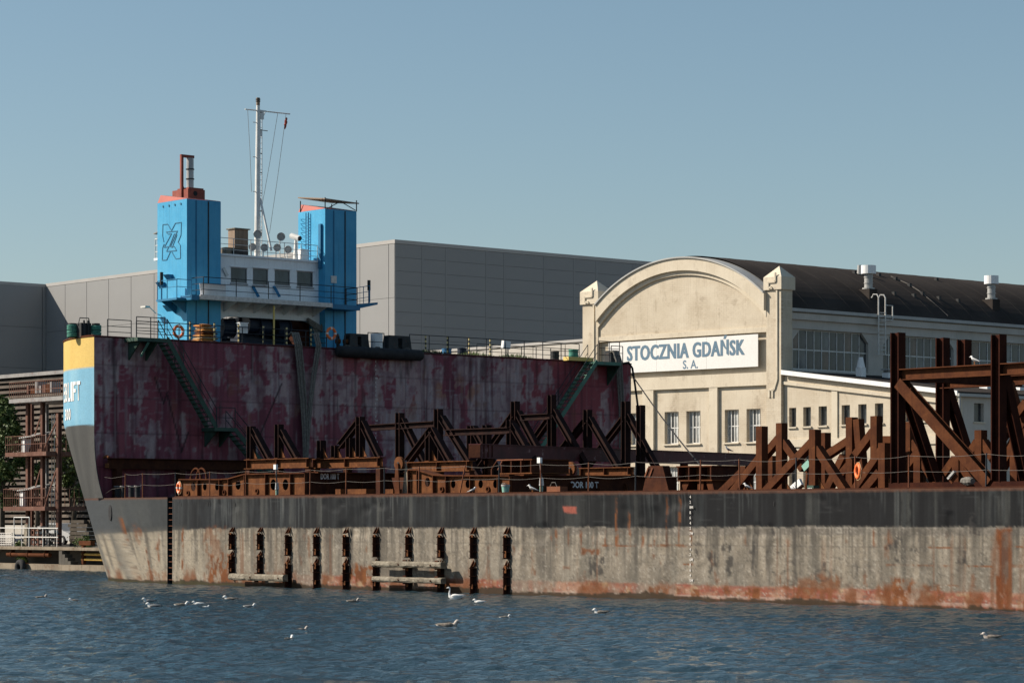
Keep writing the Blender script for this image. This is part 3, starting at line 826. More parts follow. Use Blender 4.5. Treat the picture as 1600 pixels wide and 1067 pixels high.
for x, y, w_, h_, kd in ((1345, 588, .55, 1.55, 0), (1387, 590, .6, .85, 1), (1541, 607, .75, .8, 1), (1592, 609, .8, 1.0, 1), (1565, 606, .3, .5, 0)):
    p = on_annex(x, y)
    t_ = thing('roof_cowl', {1345: 'white bell-shaped cowl on the annex roof below the first clerestory window', 1387: 'low white vent box on the annex roof between two clerestory windows', 1541: 'pale roof box seen between the tall rusty posts', 1592: 'pale roof box at the right edge, right of the tall rusty post', 1565: 'tiny cowl on the annex roof behind the tall right post'}[x], 'vent', Hf, (p.x, p.y, p.z))
    MB().box((p.x - w_ / 2, p.y - w_ / 2, p.z - .15), (p.x + w_ / 2, p.y + w_ / 2, p.z + h_ * .45)).build('base', 'white_paint', t_)
    if kd: MB().box((p.x - w_ * .62, p.y - w_ * .62, p.z + h_ * .7), (p.x + w_ * .62, p.y + w_ * .62, p.z + h_ * .85)).build('lid', 'zinc', t_); MB().box((p.x - w_ * .35, p.y - w_ * .35, p.z + h_ * .45), (p.x + w_ * .35, p.y + w_ * .35, p.z + h_ * .7)).build('neck', 'grey_steel', t_)
    else: MB().tube((p.x, p.y, p.z + h_ * .45), (p.x, p.y, p.z + h_), w_ * .62, 12, w_ * .3).build('cowl', 'white_paint', t_)

# ================================================================== LEFT BANK
VS = 28.0
p0, p1 = SV(-60, 593, VS), SV(185, 583, VS)
zs1 = SV(50, 588, VS).z
zs0 = SV(50, 818, VS).z
sd_ = thing('slatted_shed', 'weathered shed clad in horizontal slats on the left bank behind the steel tower', 'building', S, (p0.x, VS, GZ))
MB().box((p0.x, VS + .12, GZ), (p1.x, VS + 12, zs1)).build('wall_core', 'shed_dark', sd_)
MB().box((p0.x - .2, VS - .2, zs1), (p1.x + .2, VS + 12.2, zs1 + .25)).build('roof_edge', 'grey_steel', sd_)
MB().box((p0.x, VS - .02, GZ), (p1.x, VS + .119, zs0 - .1)).build('plinth', 'plaster_white', sd_)
N_ = 27
me_s = MB().hexa([(0, -.02, 0), (p1.x - p0.x, -.02, 0), (p1.x - p0.x, .05, 0), (0, .05, 0), (0, .06, .2), (p1.x - p0.x, .06, .2), (p1.x - p0.x, .11, .2), (0, .11, .2)]).mesh('slat', 'shed_slat', S, (0, 0, 0))
for i in range(N_):
    o = piece('slat', me_s, sd_, (p0.x + random.uniform(-.1, .1), VS + random.uniform(-.03, .01), zs0 + (zs1 - zs0) * (i + .15) / N_))
for x in (0, 30, 60, 110, 140):
    u_ = SV(x, 700, VS).x
    MB().box((u_, VS + .06, GZ), (u_ + .12, VS + .125, zs1)).build('batten', 'shed_dark', sd_)

# ---- rusty steel service tower with three platforms
VT = 20.0
def T(x, y, v=VT): return SV(x, y, v)
tw = thing('service_tower', 'rusty steel stair tower with three railed platforms beside the left edge', 'tower', S, (T(60, 850).x, VT, GZ))
ztop_t = T(60, 620).z
for x, wd, m, v, yt in ((44, .24, 'tower_rust', VT, 628), (67, .24, 'tower_rust', VT, 628), (73, .2, 'grey_steel', VT + 1.6, 628), (50, .2, 'tower_rust', VT + 1.6, 628), (92, .28, 'tower_rust', VT, 645)):
    q = SV(x, 700, v); zt = SV(x, yt, v).z
    MB().hbeam((q.x, v, GZ), (q.x, v, zt), (0, 1, 0), wd, wd).build('post', m, tw)
lx = T(83, 700, VT + .8).x
for d in (-.16, .16): MB().box((lx + d - .02, VT + .78, GZ), (lx + d + .02, VT + .82, T(83, 645).z)).build('ladder_stile', 'rail_white', tw)
k = 0; z = GZ + .3
me_r = MB().tube((-.16, 0, 0), (.16, 0, 0), .02, 6).mesh('ladder_rung', 'rail_white', S, (0, 0, 0))
while z < T(83, 645).z:
    piece('ladder_rung', me_r, tw, (lx, VT + .8, z)); z += .3
for (x0, x1, y, dep, rr, m) in ((14, 98, 628, 3.4, 1.05, 'grey_steel'), (8, 72, 712, 3.0, 1.05, 'tower_rust'), (5, 70, 797, 3.0, 1.15, 'tower_rust')):
    a, b_ = T(x0, y, VT - .9).x, T(x1, y, VT - .9).x; z = T(40, y, VT - .9).z
    pf = MB().box((a, VT - .9, z - .02), (b_, VT - .9 + dep, z + .24)).build('platform', m, tw)
    me_b = MB().box((-.014, -.014, 0), (.014, .014, rr)).mesh('baluster', 'tower_rust', S, (0, 0, 0))
    nb = int((b_ - a) / .26)
    for i in range(nb + 1): piece('baluster', me_b, pf, (a + .03 + (b_ - a - .06) * i / nb, VT - .87, z + .24))
    for i in range(9): piece('baluster', me_b, pf, (b_ - .03, VT - .8 + (dep - .2) * i / 8, z + .24))
    for zz in (rr, rr * .5):
        mb = MB().box((a, VT - .892, z + .24 + zz - .03), (b_, VT - .848, z + .24 + zz + .01)); mb.box((b_ - .05, VT - .84, z + .24 + zz - .03), (b_ - .008, VT - .95 + dep, z + .24 + zz + .01)); mb.build('handrail', 'tower_rust', pf)
for (x0, x1, y) in ((40, 66, 680), (37, 62, 762)):
    a, b_ = T(x0, y).x, T(x1, y).x; z = T(50, y + 5).z
    hb = MB().hexa([(a, VT - .5, z), (b_, VT - .5, z + .12), (b_, VT + .9, z + .42), (a, VT + .9, z + .3), (a, VT - .5, z + .07), (b_, VT - .5, z + .19), (b_, VT + .9, z + .49), (a, VT + .9, z + .37)]).build('canopy', 'zinc', tw)
    MB().box((a + .12, VT - .35, z - 1.0), (a + .5, VT + .1, z - .02)).build('control_box', 'white_paint', tw)
    MB().box((a + .6, VT + .2, z - 1.25), (b_ - .2, VT + .7, z - .35)).build('cabinet', 'tower_rust', tw)
for (x0, y0, x1, y1) in ((44, 800, 67, 720), (67, 800, 92, 720), (44, 712, 67, 640), (67, 705, 92, 650)):
    a, b_ = T(x0, y0), T(x1, y1); MB().bar(a, b_, (0, 1, 0), .06, .09).build('brace', 'tower_rust', tw)
for k_ in range(7):
    z = T(20, 622).z + .24
    u_ = T(38 + k_ * 6, 620).x
    MB().box((u_, VT + .2, z), (u_ + random.uniform(.15, .5), VT + .9, z + random.uniform(.3, .8))).build('winch_gear', random.choice(['tower_rust', 'grey_steel', 'rust_mid']), tw)

# ---- white quay railing
rq = thing('quay_railing', 'white tubular railing along the quay edge at the left', 'railing', S, (SV(0, 855, 15.2).x, 15.2, GZ + .012))
a, b_ = SV(-40, 850, 15.2).x, SV(90, 850, 15.2).x
for x in (-30, -4, 22, 45, 67, 89):
    u_ = SV(x, 850, 15.2).x; MB().tube((u_, 15.2, GZ + .012), (u_, 15.2, GZ + 1.18), .035, 8).build('post', 'rail_white', rq)
for zz in (1.15, .6): MB().tube((a, 15.2, GZ + zz), (b_ + .05, 15.2, GZ + zz), .032, 8).build('rail', 'rail_white', rq)
gt = thing('pipe_goal', 'tall white pipe goal rising behind the quay railing', 'pipe goal', S, (SV(22, 855, 15.9).x, 15.9, GZ + .012))
u0, u1 = SV(22, 820, 15.9).x, SV(46, 820, 15.9).x
for q in (u0, (u0 + u1) / 2, u1): MB().tube((q, 15.9, GZ + .012), (q, 15.9, SV(30, 808, 15.9).z), .032, 8).build('post', 'rail_white', gt)
MB().tube((u0, 15.9, SV(30, 808, 15.9).z), (u1, 15.9, SV(30, 808, 15.9).z), .032, 8).build('crossbar', 'rail_white', gt)
# panels and bits of junk behind the railing
for (x0, x1, y0, y1, v, nm, lb, m) in ((0, 19, 832, 853, 17, 'mesh_screen', 'pale wire-mesh screen leaning behind the railing at the far left', 'letter_grey'),
                                    (23, 34, 833, 843, 17.5, 'blue_crate', 'small dark blue crate behind the white railing', 'navy_machine'),
                                    (36, 41, 818, 852, 16.6, 'timber_plank', 'upright pale timber plank behind the white railing', 'timber'),
                                    (47, 60, 826, 854, 17.5, 'steel_rack', 'rusty steel rack behind the middle of the quay railing', 'tower_rust'),
                                    (68, 86, 832, 856, 17.5, 'scrap_stack', 'dark stacked scrap at the right end of the quay railing', 'black_steel')):
    p, q = SV(x0, y0, v), SV(x1, y1, v)
    t_ = thing(nm, lb, nm.split('_')[1], S, (p.x, v, GZ))
    if nm == 'mesh_screen':
        for i in range(8): u_ = p.x + (q.x - p.x) * i / 7; MB().box((u_ - .02, v - .02, GZ), (u_ + .02, v + .02, p.z)).build('wire_upright', m, t_)
        for i in range(6): z = GZ + .1 + (p.z - GZ - .12) * i / 5; MB().box((p.x, v - .05, z - .02), (q.x, v - .022, z + .02)).build('wire_crossbar', m, t_)
    elif nm == 'timber_plank': MB().hexa([(p.x, v, GZ), (q.x, v, GZ), (q.x, v + .06, GZ), (p.x, v + .06, GZ), (p.x + .03, v + .1, p.z), (q.x - .02, v + .1, p.z - .04), (q.x - .02, v + .16, p.z - .04), (p.x + .03, v + .16, p.z)]).build('board', m, t_)
    elif nm == 'blue_crate':
        z0 = GZ
        for i in range(3): MB().box((p.x, v, z0 + i * .27), (q.x, v + .5, z0 + i * .27 + .2)).build('slat', m, t_)
        for u_ in (p.x, q.x - .06): MB().box((u_, v - .03, z0), (u_ + .06, v - .002, p.z)).build('corner_post', m, t_)
    else:
        z = GZ
        for u_ in (p.x, (p.x + q.x) / 2, q.x):
            MB().box((u_ - .04, v - .04, GZ), (u_ + .04, v + .04, p.z)).build('upright', m, t_)
        for i in range(4):
            z = GZ + .12 + (p.z - GZ - .2) * i / 3
            MB().box((p.x + .05, v + .042, z - .04), (q.x - .05, v + .5, z + .05)).build('shelf', m, t_)
            MB().box((p.x + .1 + .2 * i, v + .1, z + .052), (p.x + .5 + .2 * i, v + .4, z + .05 + .2)).build('scrap_piece', random.choice(['tower_rust', 'grey_steel', 'zinc']), t_)
# rusty pipe under the deck, yellow pipe, steps, tyre
a, b_ = SV(12, 863, 14.9), SV(78, 863, 14.9)
t_ = thing('rusty_pipe', 'rusty pipe slung below the edge of the quay deck', 'pipe', S, (a.x, 14.9, a.z))
MB().tube((a.x, 14.9, .88), (b_.x, 14.9, .88), .13, 12).build('barrel', 'rust_mid', t_)
for q in (.1, .5, .9): u_ = a.x + (b_.x - a.x) * q; MB().tube((u_ - .06, 14.9, .88), (u_ + .06, 14.9, .88), .17, 12).build('flange', 'rust_mid', t_); MB().box((u_ - .03, 14.86, .98), (u_ + .03, 15.1, 1.2)).build('hanger', 'rust_mid', t_)
a, b_ = SV(128, 868, 15.2), SV(175, 873, 15.2)
t_ = thing('yellow_pipe', 'pair of yellow pipes on the quay edge beside the barge bow', 'pipe', S, (a.x, 15.2, GZ))
for dz in (0, .3): MB().tube((a.x, 15.2, .65 + dz), (b_.x, 15.2, .65 + dz), .07, 10).build('tube', 'yellow_pipe', t_)
MB().box((a.x + .1, 15.1, .3), (a.x + .3, 15.3, 1.75)).build('stand', 'rust_mid', t_)
MB().box((a.x - .1, 15.05, 1.5), (a.x + 1.2, 15.35, 1.76)).build('cap_beam', 'rust_mid', t_)
t_ = thing('quay_steps', 'flight of concrete steps leading down from the quay deck to the ledge', 'steps', S, (SV(95, 880, 14.6).x, 14.6, .33))
a = SV(96, 858, 14.7).x
MB().hexa([(a, 14.95, 1.18), (a + .45, 14.95, 1.18), (a + .45, 14.99, 1.18), (a, 14.99, 1.18), (a, 14.95, 1.35), (a + .45, 14.95, 1.35), (a + .45, 14.99, 1.35), (a, 14.99, 1.35)]).build('landing_edge', 'concrete', t_)
for i in range(5): MB().box((a + .2 + i * .32, 14.4, .33), (a + .55 + i * .32, 14.94, 1.35 - .2 * (i + 1))).build('step', 'quay_concrete', t_)
ty = SV(34, 886, 14.1)
t_ = thing('tyre_fender', 'black lorry tyre hung as a fender on the quay ledge', 'tyre', S, (ty.x, 14.05, .0))
mb = MB().torus((ty.x, 14.02, .10), (0, 1, 0), .34, .19, 24, 10); mb.smooth = True; mb.build('tread', 'black_rubber', t_)
MB().path([(ty.x, 14.1, .40), (ty.x, 14.25, .36), (ty.x, 14.6, .345)], .03).build('chain', 'rail_rust', t_)

# ---- parked car, small, half hidden
cp = SV(100, 845, 24.5)
car = thing('parked_car', 'small pale grey car parked by the plinth of the slatted shed', 'car', S, (cp.x, 24.5, GZ))
def carbox(u0, u1, v0, v1, prof): return MB().prism([(u, v0, z) for u, z in prof], (0, v1 - v0, 0))
cu = cp.x - 2
carbox(0, 0, 23.7, 25.3, [(cu, GZ + .3), (cu + 4, GZ + .3), (cu + 4.05, GZ + .75), (cu + 3.2, GZ + .92), (cu + 2.5, GZ + 1.42), (cu + 1.0, GZ + 1.45), (cu + .25, GZ + .95), (cu - .02, GZ + .85)]).build('body', 'car_paint', car)
for vv in (23.69, 25.29): carbox(0, 0, vv, vv + .02, [(cu + .55, GZ + .95), (cu + 2.85, GZ + .95), (cu + 2.42, GZ + 1.34), (cu + 1.05, GZ + 1.37)]).build('side_window', 'glass_dark', car)
for q in (.75, 3.2):
    for vv in (23.62, 25.18): wl = MB().tube((cu + q, vv, GZ + .31), (cu + q, vv + .2, GZ + .31), .31, 16).build('wheel', 'black_rubber', car); MB().tube((cu + q, vv - .012, GZ + .31), (cu + q, vv + .212, GZ + .31), .17, 12).build('rim', 'zinc', wl)

# ---- trees and shrubs
def tree(name, label, cat, base, crown, n, leaf, m='leaf_green', m2='leaf_light', seed=1, trunk=True, group=None):
    """base: local point; crown: list of (centre, radii) clumps"""
    rs = np.random.RandomState(seed)
    t = thing(name, label, cat, S, base, group)
    mb = MB(); base = Vector(base)
    top = Vector(crown[0][0])
    if trunk:
        mb.path([base, base.lerp(top, .35) + Vector((.12, .05, 0)), base.lerp(top, .7), top], [.22, .17, .12, .05], 8)
        for c, r in crown[1:]:
            c = Vector(c); s_ = base.lerp(top, .35 + .1 * rs.rand()); mb.path([s_, s_.lerp(c, .5) + Vector((0, 0, .2)), c], [.09, .06, .02], 6)
    else:
        for c, r in crown: mb.path([base, base.lerp(Vector(c), .6), Vector(c)], [.05, .03, .01], 5)
    mb.build('trunk' if trunk else 'stem', 'bark', t)
    for mi, (mm, frac) in enumerate(((m, .72), (m2, .28))):
        P = []; Fc = []
        for c, r in crown:
            k = int(n * frac / len(crown))
            d = rs.normal(size=(k, 3)); d /= np.linalg.norm(d, axis=1)[:, None]
            rad = rs.uniform(.35, 1.05, k) ** .6
            lump = .75 + .4 * np.sin(d[:, 0] * 5 + seed) * np.cos(d[:, 2] * 6 + d[:, 1] * 4)
            pos = np.array(c) + d * np.array(r) * (rad * lump)[:, None]
            ax = rs.normal(size=(k, 3)); ax /= np.linalg.norm(ax, axis=1)[:, None]
            bx = np.cross(ax, rs.normal(size=(k, 3))); bx /= np.linalg.norm(bx, axis=1)[:, None]
            sz = leaf * rs.uniform(.6, 1.4, k)[:, None]
            for i in range(k):
                q = len(P); a_, b2 = ax[i] * sz[i], bx[i] * sz[i] * .6
                P += [tuple(pos[i] - a_), tuple(pos[i] + b2), tuple(pos[i] + a_), tuple(pos[i] - b2)]
                Fc.append((q, q + 1, q + 2, q + 3))
        mb = MB(); mb.v = [Vector(p) for p in P]; mb.f = Fc
        mb.build('crown' if trunk else 'foliage', mm, t)
    return t
def clump(pts, v, rad): return [((lambda q: (q.x, q.y + random.uniform(-.6, .6), q.z))(SV(x, y, v)), (r * rad, r * rad, r * rad * .9)) for x, y, r in pts]
tree('leafy_tree', 'dark green leafy tree at the left edge in front of the slatted shed', 'tree', (SV(3, 850, 24).x, 24, GZ),
     clump([(2, 690, 2.0), (-10, 655, 1.5), (14, 650, 1.15), (4, 632, .9), (18, 690, 1.5), (-5, 740, 1.9), (14, 735, 1.4), (2, 780, 1.3), (24, 668, .7), (22, 720, .7)], 24, .82), 9500, .12, seed=4)
tree('leafy_tree', 'dark green tree half hidden between the steel tower and the barge bow', 'tree', (SV(114, 850, 23.5).x, 23.5, GZ),
     clump([(112, 712, 1.3), (104, 690, .8), (122, 735, .9), (112, 750, .8), (104, 730, .7), (126, 770, .9)], 23.5, .75), 3000, .10, seed=9)
tree('leafy_tree', 'small tree showing through the middle of the steel tower', 'tree', (SV(56, 850, 25).x, 25, GZ),
     clump([(56, 735, 1.0), (52, 700, .8), (60, 665, .7), (54, 760, .9)], 25, .7), 2200, .10, seed=12)
for i, (x, y, r, lb) in enumerate(((128, 846, .8, 'low green bush at the foot of the barge bow on the quay'), (34, 872, .45, 'tuft of weeds hanging at the quay edge above the tyre'), (118, 838, .7, 'bush beside the parked grey car'), (30, 850, .5, 'weeds growing between the railing posts'))):
    v_ = (15.9, 15.0, 22.0, 16.3)[i]
    q = SV(x, y, v_)
    tree('shrub', lb, 'bush', (q.x, v_, .33 if i == 1 else GZ), [((q.x, v_, max(q.z, .6)), (r, r * .7, r * .6)), ((q.x + r * .7, v_, max(q.z - .2, .5)), (r * .6, r * .5, r * .5))], 500, .07, 'leaf_light', 'leaf_green', 20 + i, trunk=False)
q = SV(131, 815, 19)
lp_ = thing('timber_pile', 'dark stack of weathered planks beside the barge bow', 'lumber', S, (q.x, 19, GZ))
for i in range(7):
    for j in range(3): MB().box((q.x - .9 + random.uniform(-.4, .3), 18.6 + j * .3, GZ + i * .24), (q.x + .9 + random.uniform(-.3, .4), 18.86 + j * .3, GZ + .2 + i * .24)).build('plank', 'bark', lp_)

# ================================================================== HEAVY-LIFT BARGE
ZD, ZF = 4.06, 11.95                            # main deck and forecastle deck
BM = 36.0                                       # beam
ship = thing('heavy_lift_barge', 'heavy-lift barge with rust-streaked grey hull, maroon bulkhead and two blue towers', 'barge', S, (0, 0, 0))
def shoulder(z):
    z = np.asarray(z, float)
    return np.interp(z, [-2, 0, 2, 4.06, 6.3, 7.2, 7.9, 20], [5.0, 4.2, 3.05, 1.95, .75, .28, .0, .0])
def outline(z, aft, fine):
    """hull outline at height z: near side from aft to bow, round the bow, back along the far side"""
    us = float(shoulder(z)); r = 10.0
    pts = []
    for u in fine: pts.append((u, 0.0))
    if len(fine):
        for i in range(1, 25): pts.append((6.4 + (us - 6.4) * i / 24, 0.0))
    t0 = 0 if len(fine) else math.asin(us / r)
    for i in range(0 if not len(fine) else 1, 41):
        t = t0 + (math.pi / 2 - t0) * i / 40; pts.append((us - r * math.sin(t), r * (1 - math.cos(t))))
    for i in range(1, 41):
        t = math.pi / 2 - (math.pi / 2 - t0) * i / 40; pts.append((us - r * math.sin(t), BM - r * (1 - math.cos(t))))
    if len(fine): pts.append((aft, BM))
    return pts
def grid_obj(name, P, m, parent, rgb=None, skip=None, smooth=False, flip=False):
    ny, nx = P.shape[:2]
    ix = np.arange(nx * ny).reshape(ny, nx)
    f = np.stack([ix[:-1, :-1], ix[:-1, 1:], ix[1:, 1:], ix[1:, :-1]], -1)
    if flip: f = f[..., ::-1]
    if skip is not None: f = f[~skip[:-1, :-1]]
    f = f.reshape(-1, 4)
    me = bpy.data.meshes.new(name)
    me.vertices.add(nx * ny); me.vertices.foreach_set('co', P.astype('f').ravel())
    me.loops.add(f.size); me.loops.foreach_set('vertex_index', f.ravel().astype('i'))
    me.polygons.add(len(f)); me.polygons.foreach_set('loop_start', np.arange(0, f.size, 4).astype('i')); me.polygons.foreach_set('loop_total', np.full(len(f), 4, 'i'))
    me.update(calc_edges=True)
    if smooth: me.polygons.foreach_set('use_smooth', [True] * len(f))
    if rgb is not None: paint(me, rgb)
    me.materials.append(M[m])
    return link_mesh(name, me, parent)

# ---- painted hull
fine = np.concatenate([np.arange(76, 58, -.25), np.arange(58, 6.85, -.075), [6.82, 6.4]])
zs_ = np.concatenate([np.arange(-1.5, -.3, .3), np.arange(-.3, ZD, .055), [ZD]])
Pg = np.array([[(u, v, z) for u, v in outline(z, 76.0, fine)] for z in zs_])
uu, zz = Pg[..., 0], Pg[..., 2]
iL = list(fine).index(6.82)
skip = np.zeros(uu.shape, bool); skip[:, iL] = True
along = np.concatenate([[0], np.cumsum(np.hypot(np.diff(Pg[40, :, 0]), np.diff(Pg[40, :, 1])))])
aa = np.broadcast_to(76 - along, uu.shape)      # unrolled length, equals u on the flat side
flat = Pg[..., 1] < 3.0
def box_m(x0, y0, x1, y1, su=.15, sz=.12, seed=1, rough=.5, sc=2.5):
    a, b_ = SV(x0, y0, 0), SV(x1, y1, 0)
    n = (fbm(aa * sc, zz * sc, seed, 4) - .5) * rough * 2
    d = np.minimum(np.minimum((aa - a.x) / su, (b_.x - aa) / su), np.minimum((zz - b_.z) / sz, (a.z - zz) / sz))
    return sstep(-.4, .6, d + n) * flat
def ring_m(x, y, rx, ry, wd=.05, seed=1):
    c = SV(x, y, 0); ex = SV(x + rx, y, 0).x - c.x; ez = c.z - SV(x, y + ry, 0).z
    d = np.abs(np.hypot((aa - c.x) / ex, (zz - c.z) / ez) - 1) * min(ex, ez)
    return sstep(wd, wd * .3, d) * (fbm(aa * 3, zz * 3, seed) > .46) * flat
rgb = np.zeros(uu.shape + (3,)); rgb[:] = (.36, .31, .245)
n1 = fbm(aa * .8, zz * .9, 3); n2 = fbm(aa * 7, zz * 7, 9, 3); n3 = fbm(aa * 2.6, zz * .22, 21, 4); n4 = fbm(aa * 9, zz * .5, 33, 3)
rgb = mixc(rgb, (.45, .385, .30), sstep(.45, .7, n1) * .8)
rgb = mixc(rgb, (.23, .205, .17), sstep(.5, .75, n3) * .65)
rgb = mixc(rgb, (.56, .50, .42), sstep(.6, .8, n2) * .45)
rgb = mixc(rgb, (.16, .145, .125), sstep(.66, .82, fbm(aa * 5, zz * 6, 77, 4)) * .5)
rgb = mixc(rgb, (.25, .215, .175), sstep(1.7, .7, zz + .4 * n1) * .6)
rgb = mixc(rgb, (.54, .47, .36), sstep(17, 5, aa) * sstep(.3, .6, n1 + .15) * .7)  # paler towards the bow: the sunlit patch there put into the colour
# vertical light runs and dark runs over the grey
rgb = mixc(rgb, (.47, .42, .35), sstep(.58, .75, n4) * .35)
rgb = mixc(rgb, (.13, .115, .10), sstep(.64, .8, fbm(aa * 6, zz * .3, 41, 3)) * sstep(.2, 1.2, zz) * .55)
for (x0, x1) in ((905, 925), (1048, 1058), (1238, 1246), (1262, 1280), (1408, 1424), (1456, 1466), (985, 998)):
    rgb = mixc(rgb, (.20, .185, .155), box_m(x0, 822, x1, 925, .12, .5, x0, .7) * .6)
# rubbing strake band, aft half
strk = sstep(31, 33, aa) * sstep(.02, .0, np.abs(zz - (2.56 + (aa - 30) * .002)) - .13) * flat
rgb = mixc(rgb, (.25, .22, .19), strk * .75)
rgb = mixc(rgb, (.50, .46, .40), sstep(31, 33, aa) * sstep(.05, .02, np.abs(zz - 2.70 - (aa - 30) * .0025)) * .7 * flat)
# boot-topping red
rz = .60 + .05 * (fbm(aa * 1.2, zz * 0, 5) - .5) + .10 * (fbm(aa * 6, zz * 4, 6, 3) - .5)
rm = sstep(.05, -.05, zz - rz)
on = np.clip(sstep(14.5, 15.5, aa) - 0 * aa, 0, 1) * (1 - .75 * sstep(.42, .3, fbm(aa * .45, zz * .2, 14)))
red = np.zeros_like(rgb); red[:] = (.36, .135, .085)
red = mixc(red, (.50, .30, .21), sstep(.45, .65, fbm(aa * 1.6, zz * 3, 15)) * .85)
red = mixc(red, (.55, .42, .26), sstep(.62, .75, fbm(aa * 2.3, zz * 4, 16)) * .7)
red = mixc(red, (.34, .07, .05), sstep(.58, .7, fbm(aa * 1.3, zz * 5, 19)) * .6)
m_ = (rm * on)[..., None]; rgb = rgb * (1 - m_) + red * m_
rgb = mixc(rgb, (.62, .50, .42), sstep(30, 36, aa) * sstep(.05, .02, np.abs(zz - .17)) * .6 * flat)
# black top band
zb_ = np.interp(aa, [-2, 3, 8, 12, 57], [2.25, 2.36, 2.55, 2.62, 2.77])
zb_ = zb_ + .10 * (fbm(aa * .8, zz * 0, 171, 2) - .5) + .05 * (fbm(aa * 8, zz * 0, 172, 2) - .5)
bm_ = sstep(-.05, .05, zz - zb_ + .10 * (n2 - .5)) * np.where(aa < 8, 1, 1)
soft = sstep(-.55, .35, zz - zb_) ; bm_ = np.where(aa < 8, bm_ * .62 + soft * .38, bm_)
blk = np.zeros_like(rgb); blk[:] = (.024, .025, .029)
stv = fbm(aa * 3.2, zz * .12, 51, 4)
pan = fbm(np.floor(aa / 1.35) * 7.13, zz * 0, 52, 1)
blk = mixc(blk, (.095, .097, .092), sstep(.48, .78, stv) * (.25 + .75 * sstep(.35, .6, pan)))
blk = mixc(blk, (.15, .145, .13), sstep(.62, .82, fbm(aa * 7.5, zz * .16, 53, 3)) * (.2 + .6 * sstep(.45, .7, pan)))
blk = mixc(blk, (.07, .078, .085), sstep(.5, .7, fbm(aa * 1.1, zz * .9, 54)) * .35)
for (x0, x1, s_) in ((882, 914, .7), (990, 996, .6), (1048, 1055, .5), (1258, 1281, .9), (1408, 1422, 1.0), (1459, 1465, .9), (1527, 1532, .7), (1539, 1549, .7), (1557, 1578, .9), (363, 386, .7), (406, 418, .7), (451, 462, .7), (495, 503, .8), (588, 596, .9), (639, 645, .8), (689, 696, .7), (740, 747, .8), (785, 795, .6), (160, 240, .8)):
    blk = mixc(blk, (.185, .175, .15), box_m(x0, 766, x1, 826, .08, .6, x0, .5, 4) * s_ * (.45 + .75 * sstep(.35, .65, n4)))
for (x0, x1) in ((1282, 1406), (1424, 1456), (1500, 1526), (1100, 1215), (1466, 1500)):
    blk = mixc(blk, (.026, .025, .030), box_m(x0, 764, x1, 822, .05, .25, x0, .2) * .75)
col_n = fbm(aa * 11, zz * 0, 151, 2); col_l = fbm(aa * 6.3, zz * 0, 152, 3); col_g = fbm(aa * .55, zz * 0, 153, 2)
drop = (ZD - zz) / (.25 + 2.3 * sstep(.3, .75, col_l))
blk = mixc(blk, (.16, .16, .148), sstep(.50, .72, col_n) * sstep(1.05, .35, drop) * (.25 + .75 * sstep(.38, .6, col_g)))
blk = mixc(blk, (.30, .285, .25), sstep(.66, .80, fbm(aa * 17, zz * .05, 154, 2)) * sstep(1.0, .2, drop) * (.15 + .6 * sstep(.42, .62, col_g)))
blk = mixc(blk, (.30, .29, .26), .35 * sstep(.72, .8, fbm(aa * 1.5, zz * 22, 55, 2)) * sstep(.55, .7, fbm(aa * .6, zz * .8, 56)) * .6)
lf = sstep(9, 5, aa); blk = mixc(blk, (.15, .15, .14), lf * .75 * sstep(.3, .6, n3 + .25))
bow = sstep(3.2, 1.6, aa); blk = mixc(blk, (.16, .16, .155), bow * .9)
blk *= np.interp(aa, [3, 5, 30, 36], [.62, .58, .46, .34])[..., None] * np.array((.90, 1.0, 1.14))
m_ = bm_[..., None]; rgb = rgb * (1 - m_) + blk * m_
gm = 1 - bm_
sp = fbm(aa * 16, zz * 16, 161, 2); rgb = mixc(rgb, (.62, .57, .49), sstep(.66, .82, sp) * .5 * gm); rgb = mixc(rgb, (.14, .125, .11), sstep(.36, .22, sp) * .55 * gm)
rgb = mixc(rgb, (.15, .135, .115), sstep(.55, .75, fbm(aa * 2.1, zz * .16, 162, 4)) * gm * .6 * sstep(.45, .8, zz))
rgb = mixc(rgb, (.50, .45, .37), sstep(.6, .78, fbm(aa * 1.4, zz * .3, 163, 3)) * gm * .35 * sstep(.45, .8, zz))
for z_ in (2.05, 1.38): rgb = mixc(rgb, (.16, .14, .12), sstep(.035, .012, np.abs(zz - z_)) * gm * .35)
# streaks running off the black band
rgb = mixc(rgb, (.10, .09, .078), sstep(.54, .74, fbm(aa * 4.5, zz * .2, 61, 3)) * sstep(.9, 2.6, zz) * (1 - bm_) * .75)
rgb = mixc(rgb, (.12, .108, .092), sstep(.55, .7, fbm(aa * 12, zz * .12, 64, 2)) * sstep(.2 + 1.9 * fbm(aa * 5, zz * 0, 65, 2), 2.7, zz) * (1 - bm_) * .7)
# bow below the band: grey runs
rgb = mixc(rgb, (.19, .185, .17), bow * sstep(.5, .62, fbm(aa * 1.6 + zz * .35, zz * .1, 63, 3)) * (1 - bm_) * .8)
